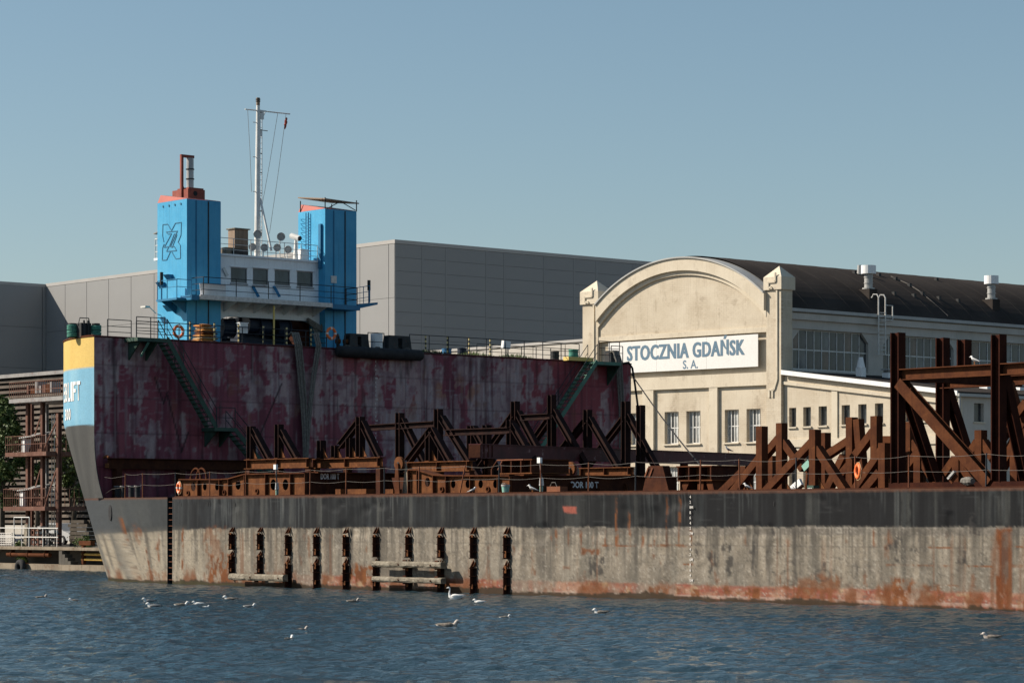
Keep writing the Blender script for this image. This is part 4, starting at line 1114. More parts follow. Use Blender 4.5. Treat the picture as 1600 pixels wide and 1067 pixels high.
# rust
RU, RU2 = (.27, .092, .026), (.15, .046, .014)
def rust(m, k=.9):
    global rgb
    m = m * (.18 + .82 * sstep(.40, .50, fbm(aa * 5.5, zz * 3.2, 73, 4)))
    br = sstep(.3, .6, fbm(aa * 4, zz * 4, 71, 4))
    rgb = mixc(rgb, RU, m * k); rgb = mixc(rgb, RU2, m * k * (1 - br) * .7)
rust(box_m(1556, 824, 1581, 956, .10, .2, 101, .45, 4), 1)
rust(box_m(1548, 830, 1556, 930, .3, .5, 102, .9), .4)
for q, b4 in (((1395, 905, 1430, 956), .85), ((1373, 910, 1470, 955), .7), ((1241, 900, 1315, 950), .65), ((328, 868, 358, 912), .95), ((320, 826, 350, 912), .45), ((541, 882, 588, 915), 1), ((195, 890, 262, 915), .5), ((215, 815, 222, 845), .6)):
    rust(box_m(*q, .35, .25, int(q[0]), 1.2, 2.2), b4)
for x, y0, y1, k_ in ((203, 808, 842, .9), (224, 822, 838, .6), (228, 856, 888, .9), (246, 846, 878, .9), (285, 828, 890, .95), (962, 774, 857, .9), (1062, 775, 826, .9), (982, 800, 830, .7), (1041, 780, 828, .6), (1365, 828, 853, .8), (1388, 830, 850, .5), (962, 855, 868, .6), (1021, 858, 872, .7)):
    rust(box_m(x - 1.6, y0, x + 1.8, y1, .05, .25, int(x), .6, 6), k_)
for i in range(12): rust(box_m(867 + i * 19.2, 828, 870.2 + i * 19.2, 850 + (i * 7) % 5, .04, .3, 200 + i, .4, 6), .75)
for x0, x1, y in ((940, 992, 852), (1013, 1081, 852), (1065, 1082, 881), (1385, 1428, 883), (1434, 1486, 884), (1450, 1485, 855), (1582, 1600, 854), (1582, 1600, 884), (1472, 1496, 915), (1510, 1550, 884)):
    rust(box_m(x0, y - 1.6, x1, y + 1.6, .15, .035, int(x0), .6, 5), .85)
for x, y, r_ in ((1086, 927, 7), (1178, 927, 9)): rust(box_m(x - r_, y - r_, x + r_, y + r_, .12, .12, int(x), .5), .95)
rust(box_m(909, 856, 938, 867, .2, .08, 301, .8), .8); rust(box_m(1148, 924, 1172, 929, .1, .05, 302, .5), .7); rust(box_m(880, 884, 890, 889, .1, .05, 303, .5), .7)
rust(sstep(.62, .72, fbm(aa * 1.3, zz * 1.6, 81)) * sstep(.9, .3, zz) * flat * .9)
rust(sstep(.70, .78, fbm(aa * 2.6, zz * 1.1, 82)) * sstep(2.7, 2.2, zz) * .5 * flat)
rgb = mixc(rgb, (.48, .13, .09), box_m(880, 791, 900, 802, .12, .06, 310, .9, 4) * .9)
# second, denser coat on the long runs and along the waterline
rgb = mixc(rgb, (.20, .058, .016), box_m(1557, 826, 1580, 956, .08, .15, 401, .35, 5) * (.55 + .4 * sstep(.42, .55, fbm(aa * 6, zz * 2.2, 402, 4))))
wr = sstep(.56, .66, fbm(aa * 1.1, zz * .5, 403, 4)) * sstep(.95, .25, zz + .5 * (fbm(aa * 4, zz * 2, 404, 3) - .5)) * flat
rgb = mixc(rgb, (.22, .068, .018), wr * .85)
dr = sstep(.63, .74, fbm(aa * 5.2, zz * .10, 405, 3)) * sstep(.50, .66, fbm(aa * .5, zz * .1, 406, 2)) * sstep(2.6, 2.2, zz) * flat
rgb = mixc(rgb, (.22, .085, .035), dr * .6)
rgb = mixc(rgb, (.085, .075, .066), sstep(.60, .72, fbm(aa * 3.4, zz * .09, 407, 3)) * sstep(.5, 1.4, zz) * sstep(2.75, 2.5, zz) * flat * .5)
# dark scuffs left by tyres, and scribbles
SC = (.045, .042, .042)
for x, y, rx, ry in ((1171, 890, 10, 15), (1235, 893, 9, 16), (1088, 860, 10, 12), (1400, 870, 8, 14), (1502, 868, 7, 12), (1534, 872, 6, 9), (1458, 895, 12, 16), (1285, 898, 12, 9), (733, 866, 4, 6), (815, 861, 6, 7), (672, 867, 4, 7), (679, 866, 4, 7), (1335, 892, 5, 10), (1488, 906, 5, 9), (1232, 902, 14, 12)):
    rgb = mixc(rgb, SC, ring_m(x, y, rx, ry, .045, int(x)) * .42)
for q in ((1128, 848, 1142, 865), (1135, 868, 1146, 900), (1396, 840, 1410, 878), (1384, 848, 1393, 858), (1514, 800, 1530, 836), (1497, 858, 1510, 880), (1170, 861, 1188, 865), (1198, 861, 1226, 865), (1175, 826, 1179, 900), (1206, 826, 1209, 895), (1114, 850, 1118, 884), (1086, 850, 1090, 870), (1420, 857, 1448, 862), (1106, 860, 1112, 905), (920, 868, 945, 900), (1285, 872, 1289, 893)):
    rgb = mixc(rgb, SC, box_m(*q, .1, .1, int(q[0]), 1.1, 6) * sstep(.35, .55, fbm(aa * 9, zz * 5, int(q[1]))) * .8)
# weed and slime at the waterline, rusty deck edge
wl = .10 + .13 * fbm(aa * 1.7, zz * 0, 91) + .10 * (fbm(aa * 9, zz * 0, 92) - .5) + .10 * sstep(.6, .7, fbm(aa * .5, zz * 0, 93)) - .07 * sstep(38, 50, aa)
rgb = mixc(rgb, (.055, .035, .018), sstep(.03, -.03, zz - wl) * .95)
rgb = mixc(rgb, (.06, .06, .02), sstep(.03, -.05, zz - wl + .05) * sstep(18, 10, aa) * .6)
rgb = mixc(rgb, (.17, .075, .045), sstep(ZD - .09, ZD - .02, zz + .05 * n2) * .8 * flat)
rgb *= (.86 + .28 * n2)[..., None] * .62
# plating dished in between the frames, with a few harder knocks
fl_ = flat & (aa > 7.2) & (aa < 75)
ph_ = (aa / .78) % 1.0
dish = .014 * np.sin(np.pi * ph_) * (.4 + 1.2 * fbm(np.floor(aa / .78) * 3.1, zz * .7, 181, 2)) * sstep(0, .5, zz) * sstep(ZD, ZD - .4, zz)
dish += .05 * sstep(.66, .85, fbm(aa * .7, zz * .8, 182, 3)) * sstep(ZD, ZD - .6, zz) * sstep(-.2, .4, zz)
Pg[..., 1] += np.where(fl_, dish, 0)
hull = grid_obj('hull', Pg, 'hull_paint', ship, rgb, skip, smooth=True)
MB().poly([(u, v, ZD - .02) for u, v in outline(ZD, 76.0, fine[::40])]).build('main_deck', 'rust_shaded', ship)  # deck rust darkened to cut the light bounced onto the trestles
MB().quad((76, 0, -1.5), (76, BM, -1.5), (76, BM, ZD), (76, 0, ZD)).build('transom', 'black_steel', ship)
# ladder recess
mb = MB().quad((6.4, .001, -1.5), (6.4, .001, ZD), (6.4, .3, ZD), (6.4, .3, -1.5)); mb.quad((6.82, .001, -1.5), (6.82, .3, -1.5), (6.82, .3, ZD), (6.82, .001, ZD)); mb.quad((6.4, .3, -1.5), (6.4, .3, ZD), (6.82, .3, ZD), (6.82, .3, -1.5))
rec = mb.build('ladder_recess', 'black_rubber', hull)
for i in range(14): MB().tube((6.4, .06, .2 + i * .28), (6.82, .06, .2 + i * .28), .014, 6).build('rung', 'rail_rust', hull)
# hawse opening on the bow and kerb along the deck edge
MB().box((7.0, .0, ZD - .001), (76, .12, ZD + .05)).build('deck_kerb', 'rust_dark', ship)

# ---- forecastle: bulkhead, bow shell, deck
zw = np.linspace(ZD, ZF, 110)
vw = np.linspace(0, 1, 420)
v0z = 10 * (1 - np.sqrt(1 - (shoulder(zw) / 10) ** 2))
Pw = np.zeros((110, 420, 3)); Pw[..., 1] = v0z[:, None] + (BM - 2 * v0z[:, None]) * vw[None, :]; Pw[..., 2] = zw[:, None]
vv, wz = Pw[..., 1], Pw[..., 2]
c = np.zeros(vv.shape + (3,)); c[:] = (.225, .060, .085)
c = mixc(c, (.28, .080, .10), sstep(.4, .7, fbm(vv * .5, wz * .4, 1)))
c = mixc(c, (.12, .032, .055), sstep(.55, .8, fbm(vv * 1.1, wz * .12, 2)) * .7)
c = mixc(c, (.30, .06, .07), sstep(25, 30, vv) * .6)
sc1 = fbm(vv * 1.15, wz * .62, 5, 5); sc2 = fbm(vv * 2.4, wz * 2.6, 6, 4); sc3 = fbm(vv * .22 + 3, wz * .3, 7, 2); sc4 = fbm(vv * 6, wz * .9, 8, 3)
zone = np.interp(vv, [0, 1.5, 4, 6, 9, 11, 15, 18, 24, 27, 29, 31, 36], [.7, .65, .5, .3, .5, .7, .72, .8, 1.0, .92, .4, .15, .35]) * np.interp(wz, [4, 5.5, 7, 11, 12], [.1, .45, .9, 1, .9])
sm = sstep(.645 - .23 * zone, .69 - .23 * zone, .55 * sc1 + .3 * sc2 + .15 * sc4 + .04)
scu = np.zeros_like(c); scu[:] = (.42, .365, .36)
scu = mixc(scu, (.55, .49, .46), sstep(.45, .7, sc4) * .8); scu = mixc(scu, (.21, .15, .175), sstep(.5, .7, sc2) * .7)
tz = sstep(.62, .74, fbm(vv * .5, wz * .7, 11)) * sstep(19, 21, vv) * sstep(29, 27, vv) * sstep(8.5, 10, wz)
scu = mixc(scu, (.40, .21, .10), tz * .8)
m_ = (sm * .58)[..., None]; c = c * (1 - m_) + scu * m_
c = mixc(c, (.40, .36, .38), sstep(.60, .74, fbm(vv * 9, wz * .8, 17, 3)) * sstep(.42, .6, sc1) * zone * .55)
c = mixc(c, (.35, .31, .33), sstep(.68, .75, fbm(vv * 1.8, wz * 7, 15, 3)) * zone * .5)
for k_ in range(1, 30):                          # plate seams
    c = mixc(c, (.05, .018, .03), sstep(.055, .02, np.abs(vv - k_ * 1.22 - .1 * math.sin(k_ * 5))) * .40)
for z_ in (5.6, 7.25, 9.0, 10.6): c = mixc(c, (.055, .02, .03), sstep(.05, .015, np.abs(wz - z_)) * .45)
c = mixc(c, (.03, .015, .02), sstep(.68, .78, fbm(vv * 3.3, wz * .35, 31, 3)) * .6)
c = mixc(c, (.10, .028, .042), sstep(.56, .70, fbm(vv * 5.5, wz * .14, 37, 3)) * .55)
c = mixc(c, (.40, .35, .35), sstep(.66, .78, fbm(vv * 11, wz * .35, 38, 3)) * zone * .5)
c = mixc(c, (.22, .10, .05), sstep(.66, .76, fbm(vv * 1.3, wz * .8, 35)) * .35)
# two long scratches low on the near part
for (x0, y0, x1, y1) in ((242, 590, 256, 630), (256, 630, 262, 612), (262, 618, 284, 706), (284, 706, 294, 676), (402, 690, 440, 600)):
    p, q = SU(x0, y0, 0), SU(x1, y1, 0); dv, dz = q.y - p.y, q.z - p.z; L2 = dv * dv + dz * dz
    t = np.clip(((vv - p.y) * dv + (wz - p.z) * dz) / L2, 0, 1); d = np.hypot(vv - p.y - t * dv, wz - p.z - t * dz)
    c = mixc(c, (.02, .012, .016), sstep(.07, .02, d) * .85)
Pw[..., 0] -= .02 * np.sin(np.pi * ((vv / 1.22) % 1.0)) * (.4 + fbm(np.floor(vv / 1.22) * 2.7, wz * .6, 191, 2)) * sstep(ZD, ZD + .5, wz) * sstep(ZF, ZF - .4, wz)
bulk = grid_obj('bulkhead', Pw, 'wall_paint', ship, c, None, smooth=True, flip=False)
# bow shell
zs2 = np.concatenate([np.linspace(ZD, 7.5, 24), np.linspace(7.55, 10.45, 40), np.linspace(10.5, ZF, 16)])
Pb = np.array([[(u, v, z) for u, v in outline(z, 0, [])] for z in zs2])
bu, bz = Pb[..., 0], Pb[..., 2]
ca = np.broadcast_to(np.arange(Pb.shape[1]) * .38, bu.shape)
bc = np.zeros(bu.shape + (3,)); bc[:] = (.075, .075, .074)
bc = mixc(bc, (.105, .105, .10), sstep(.45, .7, fbm(ca * 1.6, bz * .15, 3, 3)) * .7); bc = mixc(bc, (.05, .05, .05), sstep(.55, .8, fbm(ca * 2.3, bz * .3, 4)) * .5)
bl = np.zeros_like(bc); bl[:] = (.22, .48, .66)
bl = mixc(bl, (.28, .54, .70), sstep(.45, .7, fbm(ca * 3, bz * .4, 6))); bl = mixc(bl, (.14, .34, .48), sstep(.62, .8, fbm(ca * 5, bz * .3, 7)) * .5)
ye = np.zeros_like(bc); ye[:] = (.78, .55, .17)
ye = mixc(ye, (.70, .47, .13), sstep(.5, .7, fbm(ca * 3, bz * .4, 8)) * .6); ye = mixc(ye, (.45, .28, .10), sstep(.7, .8, fbm(ca * 6, bz * .4, 9)) * .5)
zbl = 7.62 + .05 * np.sin(ca * .7)
m_ = sstep(-.03, .03, bz - zbl)[..., None]; bc = bc * (1 - m_) + bl * m_
m_ = sstep(-.03, .03, bz - 10.45)[..., None]; bc = bc * (1 - m_) + ye * m_
bc *= .78
bowsh = grid_obj('bow_shell', Pb, 'wall_paint', ship, bc, None, smooth=True, flip=False)
MB().poly([(u, v, ZF) for u, v in outline(ZF, 0, [])]).build('forecastle_deck', 'stair_green', ship)
mb = MB(); n_ = 12
pr_ = [(0, 6.9)] + [(.75 * (i / n_) ** 2.2, 6.9 - (6.9 - ZD) * i / n_) for i in range(1, n_ + 1)] + [(0, ZD)]
mb.prism([(u, .03, z) for u, z in pr_], (0, .04, 0)).build('bow_bracket', 'bow_grey', ship)
# rounded rim along the top of the bow
mb = MB(); mb.path([(u, v, ZF + .02) for u, v in outline(ZF, 0, [])[:60]], .05, 6); mb.build('bow_rim', 'rust_mid', bowsh)
MB().tube((0.02, 0, ZF), (0.02, BM, ZF), .045, 6).build('bulkhead_rim', 'maroon_beam', bulk)
# name on the bow, letter by letter round the curve
def on_bow(s_, z):                               # arc length forward of the shoulder
    us = float(shoulder(z)); t = s_ / 10.0
    return Vector((us - 10 * math.sin(t), 10 * (1 - math.cos(t)), z)), Vector((math.cos(t), -math.sin(t), 0))
zlo, zhi = 8.9, 9.86
letters = list('EBLIFT'); lw = [.62, .62, .56, .30, .56, .56]
s_ = 4.62
for ch, wd in zip(letters, lw):
    p, tn = on_bow(s_, zlo)
    text_mesh('name_letter', ch, 'letter_white', bowsh, p, tn, (0, 0, 1), zhi - zlo, wd * .86, bold=.02, proud=.02)
    s_ -= wd + .02
s_ = 4.1
for ch in '300':
    p, tn = on_bow(s_, 7.98)
    text_mesh('name_letter', ch, 'letter_white', bowsh, p, tn, (0, 0, 1), .56, .40, bold=.03, proud=.02); s_ -= .46
hp, tn = on_bow(.9, 3.35)
MB().prism([hp + tn * (.16 * math.cos(a_)) + Vector((0, 0, .38 * math.sin(a_))) + Vector((-.03, -.03, 0)) for a_ in np.linspace(0, 6.283, 15)[:-1]], (.05, .06, 0)).build('hawse_opening', 'black_rubber', hull)

# ---- draught marks
marks = ['4', '2', '8M', '8', '6', '4', '2', '7M', '8', '6', '4', '2', '6M', '8', '6', '4', '5M']
for i, t in enumerate(marks):
    p = SV(1078, 776 + i * 8.15, 0)
    text_mesh('draught_mark', t, 'letter_grey', hull, (p.x, -.01, p.z - .05), (1, 0, 0), (0, 0, 1), .11, None, bold=.01, proud=.01)
for i in range(20):
    p = SU(586, 566 + i * 6.6, 0)
    text_mesh('draught_mark', ['8', '6', '4', '2', '9M'][i % 5], 'letter_grey', bulk, (0, p.y, p.z), (0, 1, 0), (0, 0, 1), .10, None, bold=.02, proud=.015)
for x in (282, 324, 328, 366, 593, 1209):
    p = SV(x, 790, 0); text_mesh('frame_mark', '1', 'mark_black', hull, (p.x, 0, p.z), (1, 0, 0), (0, 0, 1), .16, None, bold=.03, proud=.01)

# ---- fender brackets and their timbers
def bracket(u, zt, zb):
    """slim steel fender holder: two plates one above the other with gussets, cover plates and toothed shelves"""
    d = -.27; w_ = .15; H_ = zt - zb
    br = MB().box((u, d + .06, zt - H_ * .44), (u + .025, -.002, zt - H_ * .12)).build('fender_bracket', 'rust_dark', ship)
    MB().box((u, d + .06, zb), (u + .025, -.002, zt - H_ * .56)).build('lower_plate', 'rust_dark', br)
    for q in (0.0, .46):
        MB().prism([(u, -.002, zt - H_ * q), (u, -.002, zt - H_ * (q + .10)), (u, d + .06, zt - H_ * (q + .10))], (.025, 0, 0)).build('top_gusset', 'rust_mid', br)
        MB().prism([(u + w_, -.002, zt - H_ * q), (u + w_, -.002, zt - H_ * (q + .09)), (u + w_, d + .1, zt - H_ * (q + .09))], (.025, 0, 0)).build('top_gusset', 'rust_mid', br)
    for q0, q1 in ((.15, .43), (.58, .98)):
        MB().box((u + .027, -.025, zt - H_ * q1), (u + w_ + .05, -.004, zt - H_ * q0)).build('back_plate', 'rust_black', br)
    for q0, q1, k in ((.11, .145, 0), (.33, .42, 1), (.53, .63, 1), (.80, .86, 0)):
        if (int(u * 5) + k) % 4: MB().box((u + .026, d + .09, zt - H_ * q1), (u + w_ - .002, d + .115, zt - H_ * q0)).build('cover_plate', 'rust_orange', br)
    for q in (.14, .24, .34, .43, .57, .68, .80, .92):
        z = zt - H_ * q
        MB().prism([(u + .026, -.002, z), (u + .026, d, z), (u + .25, -.002, z)], (0, 0, -.03)).build('shelf_gusset', 'rust_dark', br)
    return br
BX = [363, 407, 451, 495, 541, 588, 639, 689, 740, 792]
for i, x in enumerate(BX):
    p = SV(x, 823, 0); bracket(p.x, p.z, -.2 if i not in (0, 1) else .35)
fg = 'weathered fender timbers on the barge side'
for (x0, y0, x1, y1, lb) in ((362, 895.5, 447, 908.5, 'whitewashed fender timber at the left, just above the water'), (586, 876, 694, 888, 'upper of the two whitewashed fender timbers on the barge side'), (586, 900, 694, 912, 'lower of the two whitewashed fender timbers, just above the water')):
    a, b_ = SV(x0, y0, -.46), SV(x1, y1, -.46)
    t_ = thing('fender_timber', lb, 'timber', S, (a.x, -.46, b_.z), fg)
    n_ = 14; P = []
    zc = (a.z + b_.z) / 2; hh = abs(a.z - b_.z) / 2
    rings = []
    for i in range(n_ + 1):
        u = a.x + (b_.x - a.x) * i / n_; j = lambda: random.uniform(-.012, .012)
        rings.append([(u, -.62 + j(), zc - hh + .03 + j()), (u, -.66 + j(), zc - hh * .3 + j()), (u, -.655 + j(), zc + hh * .5 + j()), (u, -.60 + j(), zc + hh + j()), (u, -.36, zc + hh + j()), (u, -.36, zc - hh + j())])
    MB().loft(rings).build('baulk', 'timber', t_)
    for x in BX:
        u = SV(x, 880, 0).x
        if a.x - .2 < u < b_.x + .2: MB().box((u + .02, -.36, zc - hh - .06), (u + .22, -.27, zc + hh + .06)).build('cleat', 'rust_dark', t_); MB().tube((u + .12, -.69, zc), (u + .12, -.63, zc), .035, 8).build('bolt', 'rust_dark', t_)

# ================================================================== towers, bridge, mast
def pu(x, y, u): return SU(x, y, u)
UT = -3.0
def tower(x0, x1, xl, ytop, ybase_label):
    v0, v1 = pu(x0, 450, UT).y, pu(x1, 450, UT).y
    ub = SV(xl, 450, v0).x
    zt = pu(x0, ytop, UT).z
    t = MB().box((ub, v0, ZF), (UT, v1, zt)).build('tower', 'tower_blue', ship)
    # two upright joints with a flat cover strip each on the after face
    for q, m in ((.27, 'deep_blue'), (.63, 'black_steel')):
        MB().box((UT, v0 + (v1 - v0) * q - .03, ZF), (UT + .03, v0 + (v1 - v0) * q + .03, zt - .05)).build('seam_strip', m, t)
    return t, v0, v1, ub, zt
tA, a0, a1, aub, azt = tower(292, 345, 246, 310.5, 0)
tB, b0, b1, bub, bzt = tower(508, 557, 466, 326, 0)
def red_cap(t, v0, v1, ub, zt, hh):
    mb = MB(); k = [(ub, v0, zt + .002), (UT, v0, zt + .002), (UT, v1, zt + .002), (ub, v1, zt + .002)]
    r = [(ub + .12, v0 + .12, zt + hh), (UT - .05, v0 + .05, zt + .03), (UT - .05, v1 - .05, zt + .03), (ub + .12, v1 - .12, zt + hh)]
    mb.hexa(k + r); mb.build('red_coaming', 'orange_red', t)
    MB().quad((ub + .14, v0 + .14, zt + hh + .004), (UT - .06, v0 + .1, zt + .04), (UT - .06, v1 - .1, zt + .04), (ub + .14, v1 - .14, zt + hh + .004)).build('lid', 'stack_grey', t)
red_cap(tA, a0, a1, aub, azt, .42); red_cap(tB, b0, b1, bub, bzt, .42)
for q in (.2, .4, .6, .8): MB().tube((aub + (UT - aub) * q, a0 - .03, azt - .22), (aub + (UT - aub) * q, a0, azt - .22), .06, 8).build('port_light', 'emblem_blue', tA)
# emblem in outline on the near tower
def emb(px, closed=False):
    pts = [SV(230 + x / 5.615, 230 + y / 5.615, a0) for x, y in px]
    mb = MB()
    for p, q in zip(pts, pts[1:] + ([pts[0]] if closed else [])):
        p.y = q.y = a0 - .012
        if (q - p).length > 1e-3: mb.bar(p, q, (0, 1, 0), .02, .042)
    mb.build('emblem_line', 'emblem_blue', tA)
emb([(147, 832), (136, 780), (138, 680), (181, 676), (214, 733), (248, 668), (301, 660), (297, 772), (272, 835), (292, 862), (293, 975), (252, 980), (216, 918)])
emb([(204, 918), (172, 990), (133, 992), (136, 885), (150, 850)])
emb([(168, 744), (266, 737), (205, 872), (240, 872), (258, 908), (170, 914), (192, 872), (150, 880), (214, 760), (182, 762)], True)
emb([(196, 870), (240, 760), (262, 770), (220, 880)], True)
# right tower: ladder, canopy roof, box
lv = b0 - .06
for x in (480, 484): p = SV(x, 400, b0); MB().box((p.x - .015, lv - .05, ZF + 1), (p.x + .015, lv, bzt - .1)).build('ladder_stile', 'deep_blue', tB)
for i in range(16):
    p = SV(480, 340 + i * 4.6, b0); MB().tube((p.x, lv - .03, p.z), (SV(484, 340, b0).x, lv - .03, p.z), .015, 6).build('ladder_rung', 'deep_blue', tB)
for i in range(8):
    p = SV(477, 343 + i * 7, b0); MB().path([(p.x, lv + .05, p.z), (p.x - .12, lv - .15, p.z), (p.x - .25, lv + .05, p.z - .1)], .015).build('step_hoop', 'emblem_blue', tB)
p = SV(500, 350, b0); MB().box((p.x, b0 - .12, bzt - 3.2), (UT - .25, b0 - .002, bzt - .8)).build('cable_trunk', 'deep_blue', tB)
c0 = pu(475, 318, UT - 1)
MB().hexa([(bub + .1, b0 - .1, bzt + .75), (UT + .1, b0 - .1, bzt + .48), (UT + .1, b1 + .1, bzt + .40), (bub + .1, b1 + .1, bzt + .66), (bub + .1, b0 - .1, bzt + .81), (UT + .1, b0 - .1, bzt + .54), (UT + .1, b1 + .1, bzt + .46), (bub + .1, b1 + .1, bzt + .72)]).build('canopy', 'tan_box', tB)
for (u, v) in ((bub + .2, b0), (UT, b0), (UT, b1), (bub + .2, b1)): MB().tube((u, v, bzt), (u, v, bzt + .6), .03, 6).build('canopy_leg', 'rail_black', tB)
MB().path([(UT + .04, b0 + .1, bzt), (UT + .04, b0 + 1.0, bzt + .45), (UT + .04, b1 - .1, bzt + .05)], .025).build('canopy_strut', 'rail_black', tB)
p = pu(521, 437, UT); MB().box((UT + .002, p.y - .18, p.z - .18), (UT + .05, p.y + .18, p.z + .2)).build('notice_plate', 'letter_grey', tB)
for x, y in ((526, 437), (348, 360), (348, 375)): pass
# exhaust stack on near tower
q0 = pu(297, 300, UT - 1.2)
zb0 = azt
st = MB().box((q0.x - .9, q0.y - .5, zb0), (q0.x + .55, q0.y + .55, zb0 + .62)).build('stack_base', 'stack_red', ship)
MB().box((q0.x - .55, q0.y - .42, zb0 + .622), (q0.x + .5, q0.y + .5, zb0 + .7)).build('stack_flange', 'stack_red', st)
zt1 = pu(297, 243, q0.x).z
mb = MB().tube((q0.x, q0.y, zb0 + .7), (q0.x, q0.y, zt1 - .15), .19, 14); mb.smooth = False; mb.build('exhaust_pipe', 'stack_grey', st)
for q in (.3, .62): z = zb0 + .7 + (zt1 - zb0 - .85) * q; MB().tube((q0.x, q0.y, z), (q0.x, q0.y, z + .05), .225, 14).build('pipe_band', 'black_steel', st)
gv = q0.y - .52
MB().box((q0.x - .07, gv - .07, zb0 + .1), (q0.x + .07, gv + .07, zt1)).build('stack_guard', 'stack_red', st)
MB().box((q0.x - .07, gv + .072, zt1 - .14), (q0.x + .07, q0.y + .22, zt1)).build('stack_guard', 'stack_red', st)
MB().bar((q0.x, gv, zb0 + .9), (q0.x, gv + .35, zb0 + .3), (1, 0, 0), .06, .06).build('stack_guard', 'stack_red', st)
MB().tube((q0.x + .56, q0.y - .05, zb0 + .40), (q0.x + .552, q0.y - .05, zb0 + .40), .13, 12).build('stack_port', 'black_rubber', st)
# ---- bridge house between the towers
UH = -3.6
zr0 = pu(345, 399, UH).z; zw0 = pu(345, 470, UH).z
hv0, hv1 = a1 + .0, b0 - .0
wins = []
for x0, x1, y0, y1 in ((360.5, 386, 417.5, 443), (395, 419, 419, 446), (429, 453, 421, 447), (464, 489, 423.5, 449)):
    p, q = pu(x0, y0, UH), pu(x1, y1, UH); wins.append((p.y, q.y, q.z, p.z))
mb = MB(); wall_b(mb, hv0, hv1, zw0 - .1, zr0, UH - .12, UH, wins); wo_ = mb.build('bridge_wall', 'white_paint', ship)
MB().box((UH - 2.6, hv0, zw0 - .1), (UH - 2.5, hv1, zr0)).build('bridge_wall', 'white_paint', ship)
MB().box((UH - 2.7, hv0 + .002, zr0), (UH + .12, hv1 - .002, zr0 + .1)).build('bridge_roof', 'white_paint', ship)
MB().box((UH - 2.6, hv0 + .05, zw0 - .2), (UH - .13, hv1 - .05, zw0 - .101)).build('bridge_floor', 'black_steel', ship)
for (v0, v1, z0, z1) in wins:
    f_ = MB(); f_.box((UH - .05, v0, z0), (UH - .02, v0 + .05, z1)); f_.box((UH - .05, v1 - .05, z0), (UH - .02, v1, z1)); f_.box((UH - .05, v0 + .05, z0), (UH - .02, v1 - .05, z0 + .05)); f_.box((UH - .05, v0 + .05, z1 - .05), (UH - .02, v1 - .05, z1))
    fo = f_.build('bridge_window', 'grey_steel', ship)
    MB().box((UH - .08, v0 + .002, z0 + .002), (UH - .052, v1 - .002, z1 - .002)).build('pane', 'glass_dark', fo)
    MB().box((UH, v0 - .05, z1 + .02), (UH + .10, v1 + .05, z1 + .06)).build('eyebrow', 'white_paint', fo)
    MB().box((UH + .002, v0 - .03, z0 - .09), (UH + .06, v1 + .03, z0 - .03)).build('sill', 'grey_steel', fo)
p = pu(425 / 1.0 * 0 + 348, 425, UH); MB().bar((UH + .06, p.y, p.z + .2), (UH + .06, p.y + .25, p.z - .2), (1, 0, 0), .06, .16).build('wall_lamp', 'rail_white', ship)
# walkway in front of the bridge, wind screens, arch beam below
UW = -1.9
wv0, wv1 = pu(312, 462, UW).y, pu(519, 476, UW).y
zwk = pu(400, 467, UW).z
wk = MB().box((UH + .002, wv0, zwk - .12), (UW, wv1, zwk)).build('walkway', 'white_paint', ship)
MB().box((UW + .002, wv0, zwk - .2), (UW + .05, wv1, zwk + .03)).build('walkway_edge', 'letter_grey', wk)
MB().box((UT + .05, pu(310, 462, UW).y - 0.4, zwk - .25), (UW - .02, wv0 - .002, zwk + .0)).build('walkway_end', 'deep_blue', wk)
MB().box((UT + .05, wv1 + .002, zwk - .25), (UW - .02, wv1 + 1.9, zwk + .0)).build('walkway_end', 'deep_blue', wk)
def rail_set(name, pts, h, m, parent=ship, bars=(1.0, .5), r=.02, every=1.5, hz=None):
    """railing along points (local, at foot level): posts and bars as sub-parts"""
    pts = [Vector(p) for p in pts]
    mb = MB()
    mb.path([p + Vector((0, 0, h)) for p in pts], r, 6)
    ro = mb.build(name, m, parent)
    for b_ in bars[1:]:
        MB().path([p + Vector((0, 0, h * b_)) for p in pts], r * .8, 6).build('rail_bar', m, ro)
    me_p = MB().tube((0, 0, 0), (0, 0, h), r * 1.05, 6).mesh('rail_post', m, S, (0, 0, 0))
    for p, q in zip(pts, pts[1:]):
        k = max(1, int(round((q - p).length / every)))
        for i in range(k): piece('rail_post', me_p, ro, p.lerp(q, i / k))
    piece('rail_post', me_p, ro, pts[-1])
    return ro
rail_set('bridge_railing', [(UH + .2, wv0 + .25, zwk), (UW - .03, wv0 + .25, zwk), (UW - .03, wv1 - .05, zwk), (UW - .03, wv1 + 1.7, zwk), (UT + .1, wv1 + 1.7, zwk)], .95, 'rail_black', bars=(1, .66, .33), r=.022, every=1.9)
a, b_ = pu(312, 460, UW - .3), pu(352, 460, UW - .3)
MB().hexa([(UW - .4, a.y + .15, zwk + .002), (UW - .4, b_.y + .12, zwk + .002), (UW - .43, b_.y + .12, zwk + .002), (UW - .43, a.y + .15, zwk + .002), (UW - .12, a.y - .12, zwk + .62), (UW - .12, b_.y - .1, zwk + .62), (UW - .15, b_.y - .1, zwk + .62), (UW - .15, a.y - .12, zwk + .62)]).build('wind_screen', 'white_paint', wk)
for x in (395, 428):
    a, b_ = pu(x, 447, UH + .02), pu(x + 9, 464, UH + .3); MB().bar(a, b_, (1, 0, 0), .04, .16).build('slanted_strut', 'deep_blue', wk)
MB().box((UH - .12, hv0, zwk - .1), (UH + .02, hv1, zw0 - .102)).build('lower_wall', 'white_paint', wk)
